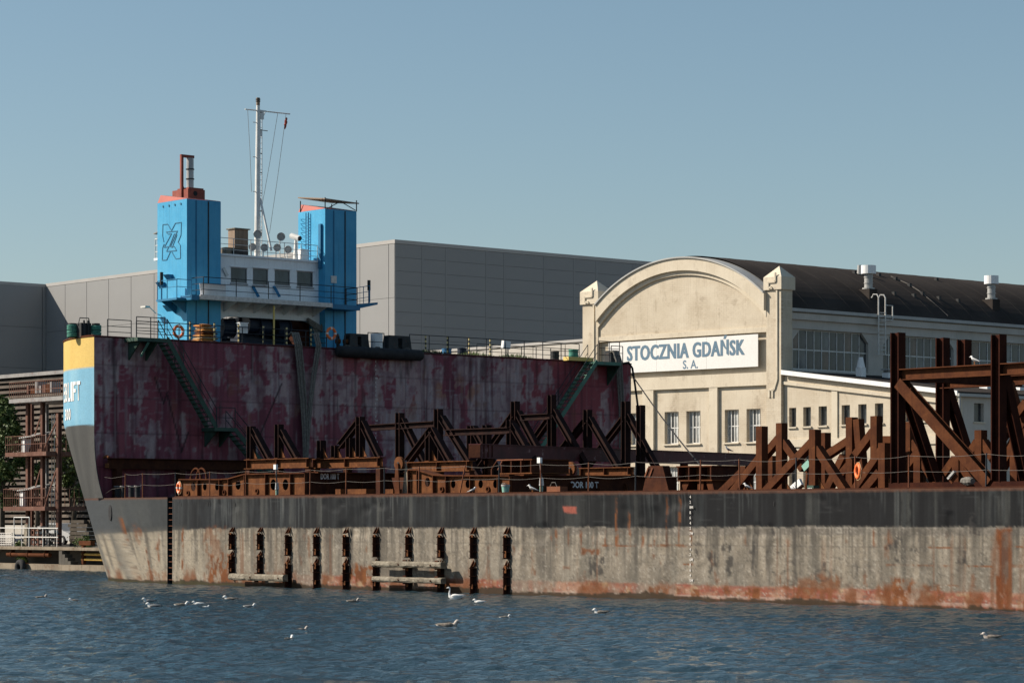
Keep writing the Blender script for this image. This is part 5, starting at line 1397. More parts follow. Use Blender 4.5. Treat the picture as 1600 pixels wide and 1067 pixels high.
# arch beam
za1 = zwk - .121; za0 = pu(400, 497, UH).z
mb = MB(); n_ = 30
for i in range(n_):
    q0, q1 = i / n_, (i + 1) / n_
    def dz(q):
        e = min(q, 1 - q) * (hv1 - hv0); r = 1.0
        return za0 - (0 if e > r else (r - math.sqrt(max(r * r - (r - e) ** 2, 0))) * .75)
    y0, y1 = hv0 + (hv1 - hv0) * q0, hv0 + (hv1 - hv0) * q1
    mb.hexa([(UH - .25, y0, dz(q0)), (UH + .1, y0, dz(q0)), (UH + .1, y1, dz(q1)), (UH - .25, y1, dz(q1)), (UH - .25, y0, za1), (UH + .1, y0, za1), (UH + .1, y1, za1), (UH - .25, y1, za1)])
ab = mb.build('arch_beam', 'white_paint', ship)
for i in range(7):
    y = hv0 + .5 + (hv1 - hv0 - 1) * i / 6; MB().prism([(UH + .102, y, za1 - .5), (UW - .2, y, za1 - .02), (UH + .102, y, za1 - .02)], (0, .04, 0)).build('knee_bracket', 'white_paint', ab)
# ---- bridge top: railing, lamps, locker, mast
zt_ = zr0 + .1
rail_set('roof_railing', [(UH - 2.4, hv0 + .1, zt_), (UH + .05, hv0 + .1, zt_), (UH + .05, hv1 - .1, zt_)], .82, 'rail_white', bars=(1, .62, .28), r=.02, every=1.1)
def floodlight(x, y, u, r=.21, ped=True, big=False):
    c = pu(x, y, u)
    ax = Vector((.85, -.35, -.18)).normalized()
    mb = MB(); rings = []
    a_ = ax.orthogonal().normalized(); b2 = ax.cross(a_)
    for d, rr in ((-.26, .05), (-.22, .11), (-.12, .17), (0, r), (.03, r), (.03, r * .9), (-.05, r * .6), (-.1, r * .2)):
        rings.append([c + ax * d + (a_ * math.cos(g) + b2 * math.sin(g)) * rr for g in [2 * math.pi * i / 16 for i in range(16)]])
    mb.loft(rings); mb.smooth = True
    fl = mb.build('floodlight', 'lamp_metal', ship)
    MB().tube(c - ax * .02, c + ax * .0, r * .7, 14).build('reflector', 'zinc', fl)
    if ped: MB().tube((c.x - .1, c.y, zt_), (c.x - .1, c.y, c.z - .1), .03, 6).build('pedestal', 'mast_white', fl)
    return fl
for x, y in ((394.5, 386), (413, 387), (433, 387), (450, 390)): floodlight(x, y, UH - .4)
for x, y in ((402.5, 366), (439, 370)): floodlight(x, y, UH - .5, .23)
c = pu(462, 371, UH - .5)
sl_o = MB().tube((c.x + .28, c.y + .05, c.z - .08), (c.x - .25, c.y - .12, c.z + .1), .15, 14).build('searchlight', 'mast_white', ship)
MB().tube((c.x + .33, c.y + .066, c.z - .098), (c.x + .281, c.y + .05, c.z - .082), .125, 14).build('lens', 'black_rubber', sl_o)
MB().tube((c.x, c.y, zt_), (c.x, c.y, c.z - .15), .15, 10, .07).build('pedestal', 'mast_white', sl_o)
q = pu(375, 372, UH - 1.0)
lk = MB().box((q.x - .5, pu(365, 372, UH - 1).y, zt_), (q.x + .1, pu(386, 372, UH - 1).y, pu(375, 359, UH - 1).z)).build('roof_locker', 'tan_box', ship)
MB().box((q.x - .6, pu(363.5, 372, UH - 1).y, pu(375, 359, UH - 1).z + .002), (q.x + .2, pu(388, 372, UH - 1).y, pu(375, 359, UH - 1).z + .06)).build('locker_lid', 'timber', lk)
MB().box((q.x - .3, pu(346, 385, UH - 1).y, zt_), (q.x + .4, pu(362, 385, UH - 1).y, zt_ + .42)).build('deck_box', 'concrete', ship)
MB().box((q.x - .1, pu(364, 385, UH - .5).y, zt_), (q.x + .5, pu(388, 385, UH - .5).y, zt_ + .36)).build('deck_box', 'black_steel', ship)
MB().box((UH - .9, pu(466, 390, UH - .6).y, zt_), (UH - .3, pu(477, 390, UH - .6).y, zt_ + .62)).build('deck_box', 'white_paint', ship)
UM = UH - 1.2
m0 = pu(402, 395, UM); mt = pu(402, 165, UM)
mb = MB().path([(UM, m0.y, zt_), (UM, m0.y + .02, (zt_ + mt.z) / 2), (UM, m0.y + .05, mt.z)], [.17, .14, .10], 12); ms = mb.build('mast', 'mast_white', ship)
mp = lambda y: pu(402, y, UM).z
MB().tube((UM, m0.y + .05, mt.z), (UM, m0.y + .05, mp(153)), .10, 10).build('masthead_lamp', 'tan_box', ms)
for q in (159, 156): MB().tube((UM, m0.y + .05, mp(q)), (UM, m0.y + .05, mp(q) + .04), .13, 10).build('lamp_ring', 'black_steel', ms)
lv1 = pu(409, 300, UM).y
for d in (.0, .2): MB().tube((UM + .1 * d, lv1 - .0 + d * .0 - (.18 if d else 0), zt_), (UM + .1 * d, lv1 + .02 - (.14 if d else 0), mp(180)), .022, 6).build('ladder_stile', 'mast_white', ms)
k = 0
z = zt_ + .3
me_r = MB().tube((0, -.2, 0), (0, .0, 0), .016, 6).mesh('ladder_rung', 'mast_white', S, (0, 0, 0))
while z < mp(182): piece('ladder_rung', me_r, ms, (UM, lv1, z)); z += .28
for y in (176, 203, 240, 270, 302, 330, 360):
    MB().box((UM - .03, m0.y, mp(y)), (UM + .03, lv1 + .02, mp(y) + .04)).build('ladder_stay', 'grey_steel', ms)
for y in (192, 246, 300): MB().tube((UM, m0.y - .28, mp(y)), (UM, m0.y, mp(y)), .02, 6).build('step_peg', 'grey_steel', ms)
MB().tube((UM, pu(409, 203, UM).y, mp(203)), (UM, pu(418, 203, UM).y, mp(203)), .025, 6).build('short_yard', 'grey_steel', ms)
yl, yr = pu(383, 171, UM), pu(453, 178.5, UM)
MB().path([yl, yr], .035, 8).build('yard', 'mast_white', ms)
for (x0, y0, x1, y1) in ((403, 172, 416, 174), (409, 188, 414, 176), (403, 205, 408, 214)):
    MB().path([pu(x0, y0, UM), pu(x1, y1, UM)], .03, 6).build('bracket', 'mast_white', ms)
MB().box((UM - .02, m0.y + .12, mp(212)), (UM + .02, m0.y + .3, mp(203))).build('mast_plate', 'mast_white', ms)
MB().box((UM - .02, m0.y + .12, mp(186)), (UM + .02, m0.y + .42, mp(174))).build('mast_plate', 'mast_white', ms)
MB().path([(UM + .05, m0.y + .15, mp(310)), (UM + .9, pu(424, 392, UM + .9).y, pu(424, 392, UM + .9).z)], .06, 8).build('mast_strut', 'mast_white', ms)
for (xa, ya, xb, yb) in ((387, 172, 393, 300), (434, 177, 402 + 6, 330), (447, 178, 421, 365)):
    MB().path([pu(xa, ya, UM), pu((xa + xb) / 2 + .6, (ya + yb) / 2, UM), pu(xb, yb, UM)], .012, 5).build('halyard', 'wire', ms)
p = pu(446, 192, UM)
fl = thing('furled_flag', 'small furled red flag hanging from the right end of the mast yard', 'flag', S, (p.x, p.y, p.z))
mb = MB(); rings = []
for i in range(9):
    q = i / 8; y = 184 + 18 * q; c = pu(447.6 - 2.4 * q + .5 * math.sin(i * 2.2), y, UM); w_ = .035 + .05 * math.sin(math.pi * min(1, q * 1.1)) + .01 * (i % 2)
    rings.append([c + Vector((math.cos(g) * w_ * .7, math.sin(g) * w_, 0)) for g in [2 * math.pi * j / 8 for j in range(8)]])
MB().loft(rings).build('cloth', 'orange_red', fl)
# ---- bridge-wing platforms on the towers
def wing(u0, u1, v0, v1, z, m='deep_blue', white=False):
    pf = MB().box((u0, v0, z - .1), (u1, v1, z)).build('wing_platform', m, ship)
    return pf
# near tower, on its after-left corner, with a lamp
p = SV(270, 466, a0 - .9); zq = p.z
u0, u1 = SV(258, 466, a0 - .45).x, UT + .55
pf = wing(u0, u1, a0 - 1.0, a0 - .002, zq, 'deep_blue')
MB().prism([(u0 + .3, a0 - .9, zq - .102), (u0 + .3, a0 - .004, zq - .102), (u0 + .3, a0 - .004, zq - .7)], (.06, 0, 0)).build('knee', 'deep_blue', pf)
MB().prism([(u1 - .7, a0 - .9, zq - .102), (u1 - .7, a0 - .004, zq - .102), (u1 - .7, a0 - .004, zq - .7)], (.06, 0, 0)).build('knee', 'deep_blue', pf)
rail_set('wing_railing', [(u0 + .05, a0 - .95, zq), (u1 - .05, a0 - .95, zq), (u1 - .05, a0 - .05, zq)], .95, 'deep_blue', bars=(1, .6), r=.02, every=.8)
MB().tube((u0 + .35, a0 - .9, zq), (u0 + .35, a0 - .9, zq + 1.1), .04, 8).build('lamp_post', 'deep_blue', pf); MB().tube((u0 + .35, a0 - .9, zq + .75), (u0 + .35, a0 - .9, zq + 1.4), .09, 10).build('side_lamp', 'black_steel', pf)
for x, y in ((262, 430), (261, 478), (268, 476), (250, 442)):
    q = SV(x, y, a0); MB().prism([(q.x, a0 - .3, q.z), (q.x, a0 - .002, q.z), (q.x, a0 - .002, q.z - .3)], (.5, 0, 0)).build('tower_knee', 'deep_blue', tA)
q = SV(246, 481, a0); MB().path([(q.x - .1, a0 - .01, q.z - .3), (q.x - .1, a0 - .4, q.z), (q.x - .1, a0 - .7, q.z)], .025).build('lamp_arm', 'rail_white', tA); MB().box((q.x - .3, a0 - .85, q.z - .03), (q.x + .15, a0 - .55, q.z + .06)).build('deck_lamp', 'rail_white', tA)
# far tower, after-right side
q = pu(572, 476, UT); q2 = pu(592, 474, UT)
pf = MB().hexa([(UT - 1.2, b1 + .002, q.z - .28), (UT - .1, b1 + .002, q.z - .28), (UT - .1, q2.y, q2.z - .06), (UT - 1.2, q2.y, q2.z - .06), (UT - 1.2, b1 + .002, q.z), (UT - .1, b1 + .002, q.z), (UT - .1, q2.y, q2.z + .06), (UT - 1.2, q2.y, q2.z + .06)]).build('wing_platform', 'deep_blue', ship)
rail_set('wing_railing', [(UT - .15, b1 + .15, q.z), (UT - .15, q2.y - .5, q2.z + .04)], .9, 'deep_blue', bars=(1, .66, .33), r=.02, every=.5)
MB().tube((UT - .3, q2.y - .45, q2.z), (UT - .3, q2.y - .45, q2.z + 1.0), .045, 8).build('lamp_post', 'deep_blue', pf); MB().tube((UT - .3, q2.y - .45, q2.z + .7), (UT - .3, q2.y - .45, q2.z + 1.25), .09, 10).build('side_lamp', 'black_steel', pf)
# white platform on the forward side of the near tower
q = SV(236, 408, a0 + 1.2)
pf = MB().box((aub - 1.1, a0 + .5, q.z - .12), (aub - .002, a0 + 1.9, q.z)).build('wing_platform', 'white_paint', ship)
MB().prism([(aub - .9, a0 + .6, q.z - .121), (aub - .003, a0 + .6, q.z - .121), (aub - .003, a0 + .6, q.z - .55)], (0, .08, 0)).build('knee', 'white_paint', pf)
rail_set('wing_railing', [(aub - .05, a0 + .55, q.z), (aub - 1.05, a0 + .55, q.z), (aub - 1.05, a0 + 1.85, q.z)], 1.0, 'rail_white', bars=(1, .66, .33), r=.025, every=.7)
MB().hexa([(aub - 1.0, a0 + .4, q.z + 1.25), (aub - .01, a0 + .4, q.z + 1.42), (aub - .01, a0 + 1.2, q.z + 1.42), (aub - 1.0, a0 + 1.2, q.z + 1.25), (aub - 1.0, a0 + .4, q.z + 1.3), (aub - .01, a0 + .4, q.z + 1.47), (aub - .01, a0 + 1.2, q.z + 1.47), (aub - 1.0, a0 + 1.2, q.z + 1.3)]).build('wing_hood', 'grey_steel', pf)
for y in (351, 375, 360, 384):
    q = pu(347, y, UT - .3); MB().torus((UT - .3, a1 + .12, q.z), (1, 0, 0), .07, .015, 10, 5).build('cable_ring', 'deep_blue', tA)

# ================================================================== forecastle deck gear
# dark winches below the bridge
wn = thing('mooring_winch', 'row of dark navy mooring winches under the bridge arch', 'winch', S, (-5.0, pu(395, 520, -5).y, ZF))
for x, y, r in ((352, 512, .48), (393, 508, .4), (410, 510, .46), (437, 513, .5)):
    c = pu(x, y, -4.4); mb = MB().tube((c.x, c.y - .35, c.z), (c.x, c.y + .35, c.z), r, 18); mb.build('drum', 'navy_machine', wn)
    for d in (-.38, .38): MB().tube((c.x, c.y + d - .03, c.z), (c.x, c.y + d + .03, c.z), r * 1.18, 18).build('drum_flange', 'navy_machine', wn)
a, b_ = pu(345, 530, -4.6), pu(452, 535, -4.6)
MB().box((-5.4, a.y, ZF), (-3.9, b_.y, ZF + .42)).build('bed', 'navy_machine', wn)
MB().box((-5.6, pu(370, 520, -5).y, ZF + .42), (-4.8, pu(425, 520, -5).y, pu(400, 498, -5).z)).build('gear_case', 'navy_machine', wn)
MB().box((-6.6, pu(346, 520, -6).y, ZF), (-6.0, pu(458, 520, -6).y, pu(400, 503, -6).z)).build('back_screen', 'navy_machine', wn); c = pu(470, 505, -4.2); MB().box((-5.2, pu(462, 500, -4.5).y, ZF), (-4.2, pu(478, 500, -4.5).y, pu(470, 500, -4.5).z + .2)).build('drum_housing', 'rust_dark', wn)
sl_ = thing('hose_coil', 'thick grey hose looped under the right end of the bridge arch', 'hose', S, (-3.5, pu(498, 520, -3.5).y, ZF))
for k_ in range(3):
    MB().path([pu(480 + k_ * 2, 499 + k_ * 3, -3.4), pu(492 + k_, 506 + k_ * 3, -3.3), pu(503, 512 + k_ * 3, -3.3), pu(506, 498 + k_, -3.3)], .11, 8).build('hose_loop', 'rope_grey', sl_)
yp = pu(428, 480, UW - .1); MB().box((UW - .14, yp.y - .035, ZF), (UW - .07, yp.y + .035, pu(428, 478, UW - .1).z)).build('yellow_post', 'yellow_paint', ship)
# hazard-striped posts along the edge
me_h = MB().tube((0, 0, 0), (0, 0, 1.0), .045, 8).mesh('striped_post', 'hazard_post', S, (0, 0, 0))
for x in (297, 335, 373, 411.5, 448, 486, 665, 699, 733, 766):
    q = pu(x, 530, -.15); o = piece('striped_post', me_h, ship, (q.x, q.y, ZF)); 
# main edge railing
def vx(x, u=-.1): return pu(x, 520, u).y
rail_set('edge_railing', [(-.1, vx(168), ZF), (-.1, vx(205), ZF)], .86, 'rail_black', bars=(1, .62, .3), r=.024, every=1.3)
rail_set('edge_railing', [(-.1, vx(213), ZF), (-.1, vx(345), ZF), (-.1, vx(510), ZF)], .86, 'rail_black', bars=(1, .62, .3), r=.024, every=1.35)
rail_set('edge_railing', [(-.1, vx(575), ZF), (-.1, vx(600), ZF)], .95, 'rail_black', bars=(1, .5), r=.024, every=1.2)
rail_set('edge_railing', [(-.1, vx(640), ZF), (-.1, vx(760), ZF), (-.1, vx(905), ZF)], .98, 'rail_black', bars=(1, .55), r=.024, every=1.35)
rail_set('inner_railing', [(-4.0, pu(745, 540, -4).y, ZF), (-4.0, pu(905, 540, -4).y, ZF)], 1.0, 'rail_black', bars=(1, .6, .3), r=.022, every=1.2)
# ropes tackle at the bow corner
bw = thing('rope_bollard', 'black double bollard wrapped in green rope at the bow corner', 'bollard', S, (-1.6, .8, ZF))
for x, rr, m in ((113, .26, 'rope_green'), (150, .26, 'rope_green')):
    c = pu(x, 515, -1.9 if x < 120 else -1.2)
    MB().tube((c.x, c.y, ZF), (c.x, c.y, ZF + .72), .2, 14).build('barrel', 'black_steel', bw)
    for i in range(7): mb = MB().torus((c.x, c.y, ZF + .08 + i * .085), (random.uniform(-.12, .12), random.uniform(-.12, .12), 1), .23, .045, 18, 6); mb.build('rope_turn', m, bw)
q = pu(133, 515, -1.5)
MB().box((q.x - .25, q.y - .38, ZF), (q.x + .25, q.y + .2, ZF + .72)).build('housing', 'black_steel', bw)
MB().path([(q.x, q.y - .4, ZF + .6), (q.x, q.y - .3, ZF + .98), (q.x, q.y + .2, ZF + .98), (q.x, q.y + .3, ZF + .55)], .03).build('lifting_loop', 'black_steel', bw)
for d in (-.28, -.05): MB().box((q.x + .25, q.y + d, ZF), (q.x + .32, q.y + d + .07, ZF + .85)).build('stanchion', 'black_steel', bw)
# lifebuoys
def buoy(c, ax, label, r=.26, band='buoy_band'):
    t = thing('lifebuoy', label, 'lifebuoy', S, c, 'orange lifebuoys on the barge')
    mb = MB().torus(c, ax, r, .07, 28, 10); mb.smooth = True; mb.build('ring', 'buoy_orange', t)
    ax = Vector(ax).normalized(); a_ = ax.orthogonal().normalized(); b2 = ax.cross(a_)
    for g in (.8, 2.37, 3.94, 5.5):
        d = a_ * math.cos(g) + b2 * math.sin(g); tn = ax.cross(d); p = Vector(c) + d * r
        MB().tube(p - tn * .04, p + tn * .04, .075, 10).build('band', band, t)
    gl = [Vector(c) + (a_ * math.cos(i * .5236) + b2 * math.sin(i * .5236)) * (r + .085 + .025 * (i % 2)) for i in range(13)]
    MB().path(gl, .012, 5).build('grab_line', 'rope_tan', t)
    return t
buoy(pu(279, 518, .02), (1, 0, 0), 'orange lifebuoy on the upper railing left of the near blue tower')
buoy(pu(517.5, 521, .02), (1, 0, 0), 'orange lifebuoy at the foot of the far blue tower')
# orange stack, white boxes, tanks
def px_box(name, label, cat, x0, y0, x1, y1, u, dep, m, m2=None):
    p, q = pu(x0, y0, u), pu(x1, y1, u)
    return thing(name, label, cat, S, (u, p.y, ZF)), p, q
t_, p, q = px_box('orange_bags', 'heap of orange covers and folded sacks by the upper railing below the near tower', 'bags', 306, 508, 335, 531, -.9, .8, 'orange_cover')
for i in range(7):
    zc_ = ZF + .1 + .13 * i; w_ = (q.y - p.y) * (1 - .06 * i); c0 = (p.y + q.y) / 2 + random.uniform(-.12, .12)
    rings = []
    for k_ in range(7):
        t = k_ / 6; y = c0 - w_ / 2 + w_ * t; h_ = .085 * math.sin(math.pi * (.12 + .76 * t)) + random.uniform(0, .02)
        rings.append([(-.9 + .4 * math.cos(g), y, zc_ + h_ * math.sin(g)) for g in [2 * math.pi * j / 8 for j in range(8)]])
    MB().loft(rings).build('sack', ['orange_cover', 'rope_tan', 'orange_cover', 'rust_orange'][i % 4], t_)
t_, p, q = px_box('control_cabinet', 'small white control cabinet on a striped post below the bridge', 'cabinet', 373, 505, 385, 521, -.4, .3, 'white_paint')
MB().box((-.55, p.y, q.z), (-.28, q.y, p.z)).build('case', 'white_paint', t_); MB().tube((-.42, (p.y + q.y) / 2, ZF), (-.42, (p.y + q.y) / 2, q.z), .04, 8).build('leg', 'rail_black', t_); MB().box((-.6, p.y - .04, p.z), (-.24, q.y + .04, p.z + .04)).build('lid', 'white_paint', t_); MB().box((-.279, p.y + .06, q.z + .06), (-.272, q.y - .06, p.z - .06)).build('door', 'mast_white', t_)
t_, p, q = px_box('control_cabinet', 'tilted white box fixed on the long upper railing', 'cabinet', 785, 532, 796, 545, -.2, .3, 'white_paint')
MB().bar((-.2, p.y, (p.z + q.z) / 2), (-.2, q.y, (p.z + q.z) / 2 - .03), (.1, .12, 1), q.y * 0 + (p.z - q.z), .2).build('case', 'white_paint', t_); MB().tube((-.2, q.y - .1, ZF), (-.2, q.y - .1, q.z), .03, 6).build('leg', 'rail_black', t_)
t_, p, q = px_box('white_tank', 'white cylindrical tank on the upper deck between two black fairleads', 'tank', 581, 521, 596, 541, -.7, .5, 'white_paint')
c0 = (p.y + q.y) / 2; MB().tube((-.7, c0, ZF + .12), (-.7, c0, p.z), (q.y - p.y) / 2, 18).build('shell', 'white_paint', t_); MB().box((-1.0, p.y, ZF), (-.4, q.y, ZF + .119)).build('skid', 'rust_orange', t_); MB().tube((-.7, c0, p.z), (-.7, c0, p.z + .06), .09, 10).build('cap', 'rust_mid', t_)
for (x0, x1, y0, y1, lb) in ((544, 571, 521, 546, 'left black roller fairlead on the upper deck edge'), (605, 637, 524, 547, 'right black roller fairlead on the upper deck edge')):
    t_, p, q = px_box('fairlead', lb, 'fairlead', x0, y0, x1, y1, -.5, .6, 'black_steel'); t_['group'] = 'black fairleads on the upper deck'
    w_ = q.y - p.y
    for s0, s1 in ((0, .40), (.62, 1)):
        y0_, y1_ = p.y + w_ * s0, p.y + w_ * s1
        MB().hexa([(-.85, y0_ - (.12 if s0 == 0 else 0), ZF), (-.25, y0_ - (.12 if s0 == 0 else 0), ZF), (-.25, y1_ + (.12 if s1 == 1 else 0), ZF), (-.85, y1_ + (.12 if s1 == 1 else 0), ZF), (-.8, y0_, p.z), (-.3, y0_, p.z), (-.3, y1_, p.z), (-.8, y1_, p.z)]).build('cheek', 'black_steel', t_)
    MB().box((-.8, p.y + w_ * .401, p.z - .14), (-.3, p.y + w_ * .619, p.z)).build('top_bar', 'black_steel', t_)
    MB().tube((-.55, p.y + w_ * .40, ZF + .18), (-.55, p.y + w_ * .62, ZF + .18), .15, 12).build('roller', 'black_steel', t_)
# coil with rings next to it
c = pu(528, 527, -.5)
t_ = thing('cable_reel', 'dark cable reels standing by the lifebuoy at the far blue tower', 'reel', S, (-.5, c.y, ZF))
for d in (0, .5): MB().torus((-.5, c.y + d, ZF + .44), (.5, .5, 0), .34, .06, 18, 6).build('reel_rim', 'black_steel', t_); MB().tube((-.6, c.y + d - .1, ZF + .44), (-.4, c.y + d + .1, ZF + .44), .12, 10).build('hub', 'rust_orange', t_); MB().box((-.55, c.y + d - .03, ZF), (-.45, c.y + d + .03, ZF + .4)).build('stand', 'black_steel', t_)
# long black fender lashed along the edge
a, b_ = pu(525, 551, .30), pu(659, 557, .30)
t_ = thing('rubber_fender', 'long black cylindrical rubber fender along the top of the maroon bulkhead', 'fender', S, (.30, a.y, ZF - .3))
zc_ = ZF - .16; rr = .30
mb = MB(); n_ = 16; rings = []
for q, k_ in ((0, .55), (.012, .85), (.03, 1), (.35, 1), (.65, 1), (.97, 1), (.988, .85), (1, .55)):
    y = a.y + (b_.y - a.y) * q; rings.append([(.34 + rr * k_ * math.cos(g), y, zc_ + rr * k_ * math.sin(g)) for g in [2 * math.pi * j / n_ for j in range(n_)]])
mb.loft(rings); mb.smooth = True; mb.build('roll', 'black_rubber', t_)
for q in (.15, .5, .85): y = a.y + (b_.y - a.y) * q; MB().path([(.34, y, zc_ + .32), (.0, y, zc_ + .36), (-.2, y, ZF + .02)], .03).build('lashing', 'rope_grey', t_)
# hanging rope bundles
def bundle(label, tops, bots, n, u=.28, m='rope_grey', r=.055):
    p0, p1 = pu(*tops, u), pu(*bots, u)
    t = thing('rope_bundle', label, 'ropes', S, (u, p0.y, p1.z), 'rope bundles hanging down the maroon bulkhead')
    for i in range(n):
        k_ = (i - (n - 1) / 2)
        pts = [(-.3, p0.y + k_ * .125, ZF + .62 + .1 * (i % 2)), (.02, p0.y + k_ * .125, ZF + .70), (u, p0.y + k_ * .125, ZF + .1)]
        for q in (.25, .5, .75, 1.0):
            c = Vector((0, p0.y, ZF)).lerp(Vector((0, p1.y, p1.z)), q)
            pts.append((u - .05 + .05 * (i % 2), c.y + k_ * .125 * (1 - .55 * q) + .12 * math.sin(q * math.pi) * (1 if p1.y < p0.y else -1) * -1, c.z))
        MB().path(pts, r, 6).build('strand', m, t)
    return t
bundle('left strand of grey ropes hanging over the maroon bulkhead below the bridge', (466, 514), (478, 716), 4)
bundle('right strand of grey ropes hanging over the maroon bulkhead below the bridge', (498, 514), (480, 714), 3)
bundle('straight bundle of grey ropes hanging near the far end of the maroon bulkhead', (967, 540), (971, 700), 4)
# ropes at far corner
def rope(label, pts, r, m, cat='rope'):
    pts = [Vector(p) for p in pts]
    t = thing('mooring_rope', label, cat, S, pts[-1]); MB().path(pts, r, 6).build('line', m, t); return t
A_ = pu(987, 585, -.1); B_ = SV(1136, 762, 14.0); B_ = Vector((B_.x, 14.0, ZD))
rope('long taut mooring rope running down from the far corner of the bulkhead', [A_.lerp(B_, q) - Vector((0, 0, .25 * math.sin(math.pi * q))) for q in np.linspace(0, 1, 12)], .035, 'black_rubber')
rope('slack dark hose hanging from the far corner of the bulkhead', [pu(972, 568, .2), pu(982, 566, .35), pu(988, 575, .35), pu(992, 600, .4), pu(996, 630, .45), pu(1003, 690, .6), pu(1012, 715, .8)], .06, 'black_rubber', 'hose')
# small things on the far upper deck
def barrel(x, y0, y1, r, m, label, u=-1.2, n='deck_drum', ribs=True):
    c = pu(x, y1, u); zt = pu(x, y0, u).z
    t = thing(n, label, 'drum', S, (u, c.y, ZF)); MB().tube((u, c.y, ZF), (u, c.y, zt), r, 16).build('shell', m, t)
    if ribs:
        for q in (.1, .5, .9): MB().tube((u, c.y, ZF + (zt - ZF) * q), (u, c.y, ZF + (zt - ZF) * q + .05), r * 1.07, 16).build('hoop', m, t)
barrel(867, 549, 563, .24, 'black_steel', 'black drum on the upper deck left of the far staircase')
barrel(896, 546, 563, .27, 'rope_green', 'coil of green rope standing by the far staircase', n='rope_coil')
barrel(698, 545, 552, .26, 'blue_barrel', 'left blue drum on the upper deck below the warehouse')
barrel(722, 544, 552, .26, 'navy_machine', 'dark blue drum on the upper deck right of the other one')
q = pu(957, 550, -.6); t_ = thing('deck_lamp', 'white lamp in a black frame by the far end of the upper deck', 'lamp', S, (-.6, q.y, ZF))
MB().box((-.9, q.y - .35, ZF), (-.4, q.y + .35, ZF + .75)).build('frame', 'black_steel', t_); MB().tube((-.399, q.y + .05, ZF + .42), (-.33, q.y + .05, ZF + .42), .17, 14).build('lens', 'letter_white', t_)
rail_set('lamp_frame', [(-.2, pu(955, 560, -.2).y, ZF), (-.2, pu(973, 560, -.2).y, ZF)], 1.0, 'rail_black', bars=(1, .6), r=.025, every=.7)
wd = thing('deck_weeds', 'low dark moss and weeds along the upper deck edge', 'weeds', S, (-.5, 25, ZF)); rs = np.random.RandomState(5); mb = MB()
for i in range(1500):
    y = rs.uniform(vx(640), vx(840)); u = rs.uniform(-1.2, -.2); h = .08 + .16 * rs.rand() * (1 + .8 * math.sin(y * 2.1)); d = rs.normal(size=2) * .06
    mb.poly([(u - .03, y, ZF), (u + .03, y + .02, ZF), (u + d[0], y + d[1], ZF + h)])
wd_ = mb.build('weed_blades', 'leaf_green', wd); wd_['kind'] = 'stuff'

# ================================================================== stairs on the bulkhead
def stairs(p, q, n, w, m, name='staircase', rails=True):
    """flight from p (top) to q (bottom) in a plane u = const; w is its width in u"""
    p, q = Vector(p), Vector(q)
    st_ = MB().bar(p, q, (1, 0, 0), .04, .24, oa=-w / 2).build(name, m, ship)
    MB().bar(p, q, (1, 0, 0), .04, .24, oa=w / 2).build('stringer', m, st_)
    me_t = MB().box((-w / 2 + .02, -.14, -.02), (w / 2 - .02, .14, .02)).mesh('tread', m, S, (0, 0, 0))
    for i in range(n): piece('tread', me_t, st_, p.lerp(q, (i + .5) / n))
    if rails:
        for s_ in (-1, 1):
            o_ = Vector((s_ * w / 2, 0, 0)); k_ = 3
            MB().path([p + o_ + Vector((0, 0, .95)), q + o_ + Vector((0, 0, .95))], .022, 6).build('handrail', 'rail_black', st_)
            MB().path([p + o_ + Vector((0, 0, .5)), q + o_ + Vector((0, 0, .5))], .018, 6).build('handrail', 'rail_black', st_)
            for i in range(k_ + 1): c = p.lerp(q, i / k_) + o_; MB().tube(c, c + Vector((0, 0, .95)), .02, 6).build('rail_post', 'rail_black', st_)
    return st_
us_ = .75
P1, P2, P3, P4 = pu(254, 529, us_), pu(331, 668, us_), pu(360, 671, us_), pu(389, 706, us_)
P1.z = ZF - .02
pl = MB().box((.02, pu(207, 527, us_).y, ZF - .22), (us_ + .45, P1.y + .1, ZF - .04)).build('stair_landing', 'stair_green', ship)
for y in (pu(213, 530, us_).y, pu(240, 530, us_).y): MB().prism([(.02, y, ZF - .221), (us_ + .3, y, ZF - .221), (.02, y, ZF - 1.1)], (0, .08, 0)).build('landing_knee', 'stair_green', pl)
MB().bar((us_ + .42, pu(225, 528, us_).y, ZF - .25), (us_ + .1, pu(221, 540, us_).y - .1, ZF - .95), (0, 1, 0), .1, .06).build('landing_strut', 'stair_green_pale', pl)
rail_set('landing_railing', [(us_ + .42, pu(213, 527, us_ + .4).y, ZF - .04), (us_ + .42, P1.y - .15, ZF - .04)], 1.0, 'rail_black', bars=(1, .66, .33), r=.024, every=1.0)
stairs(P1, P2, 20, .8, 'stair_green')
pl = MB().box((.02, P2.y - .12, P2.z - .18), (us_ + .45, P3.y + .1, P2.z)).build('stair_landing', 'stair_green', ship)
for y in (P2.y + .05, P3.y - .2): MB().prism([(.02, y, P2.z - .181), (us_ + .3, y, P2.z - .181), (.02, y, P2.z - .95)], (0, .08, 0)).build('landing_knee', 'stair_green', pl)
rail_set('landing_railing', [(us_ + .42, P2.y, P2.z), (us_ + .42, P3.y, P2.z)], 1.0, 'rail_black', bars=(1, .5), r=.022, every=1.2)
P5 = P3 + (P4 - P3) * ((P3.z - ZD) / (P3.z - P4.z))
stairs(P3, P5, 16, .8, 'stair_green')
Q1, Q2 = pu(926, 567, us_), pu(872, 648, us_); Q1.z = ZF - .02
pl = MB().box((.02, Q1.y - .05, ZF - .22), (us_ + .45, pu(962, 567, us_).y, ZF - .04)).build('stair_landing', 'stair_green_pale', ship)
rail_set('landing_railing', [(us_ + .42, Q1.y + .1, ZF - .04), (us_ + .42, pu(960, 567, us_).y, ZF - .04)], 1.15, 'rail_black', bars=(1, .66, .33), r=.024, every=1.0)
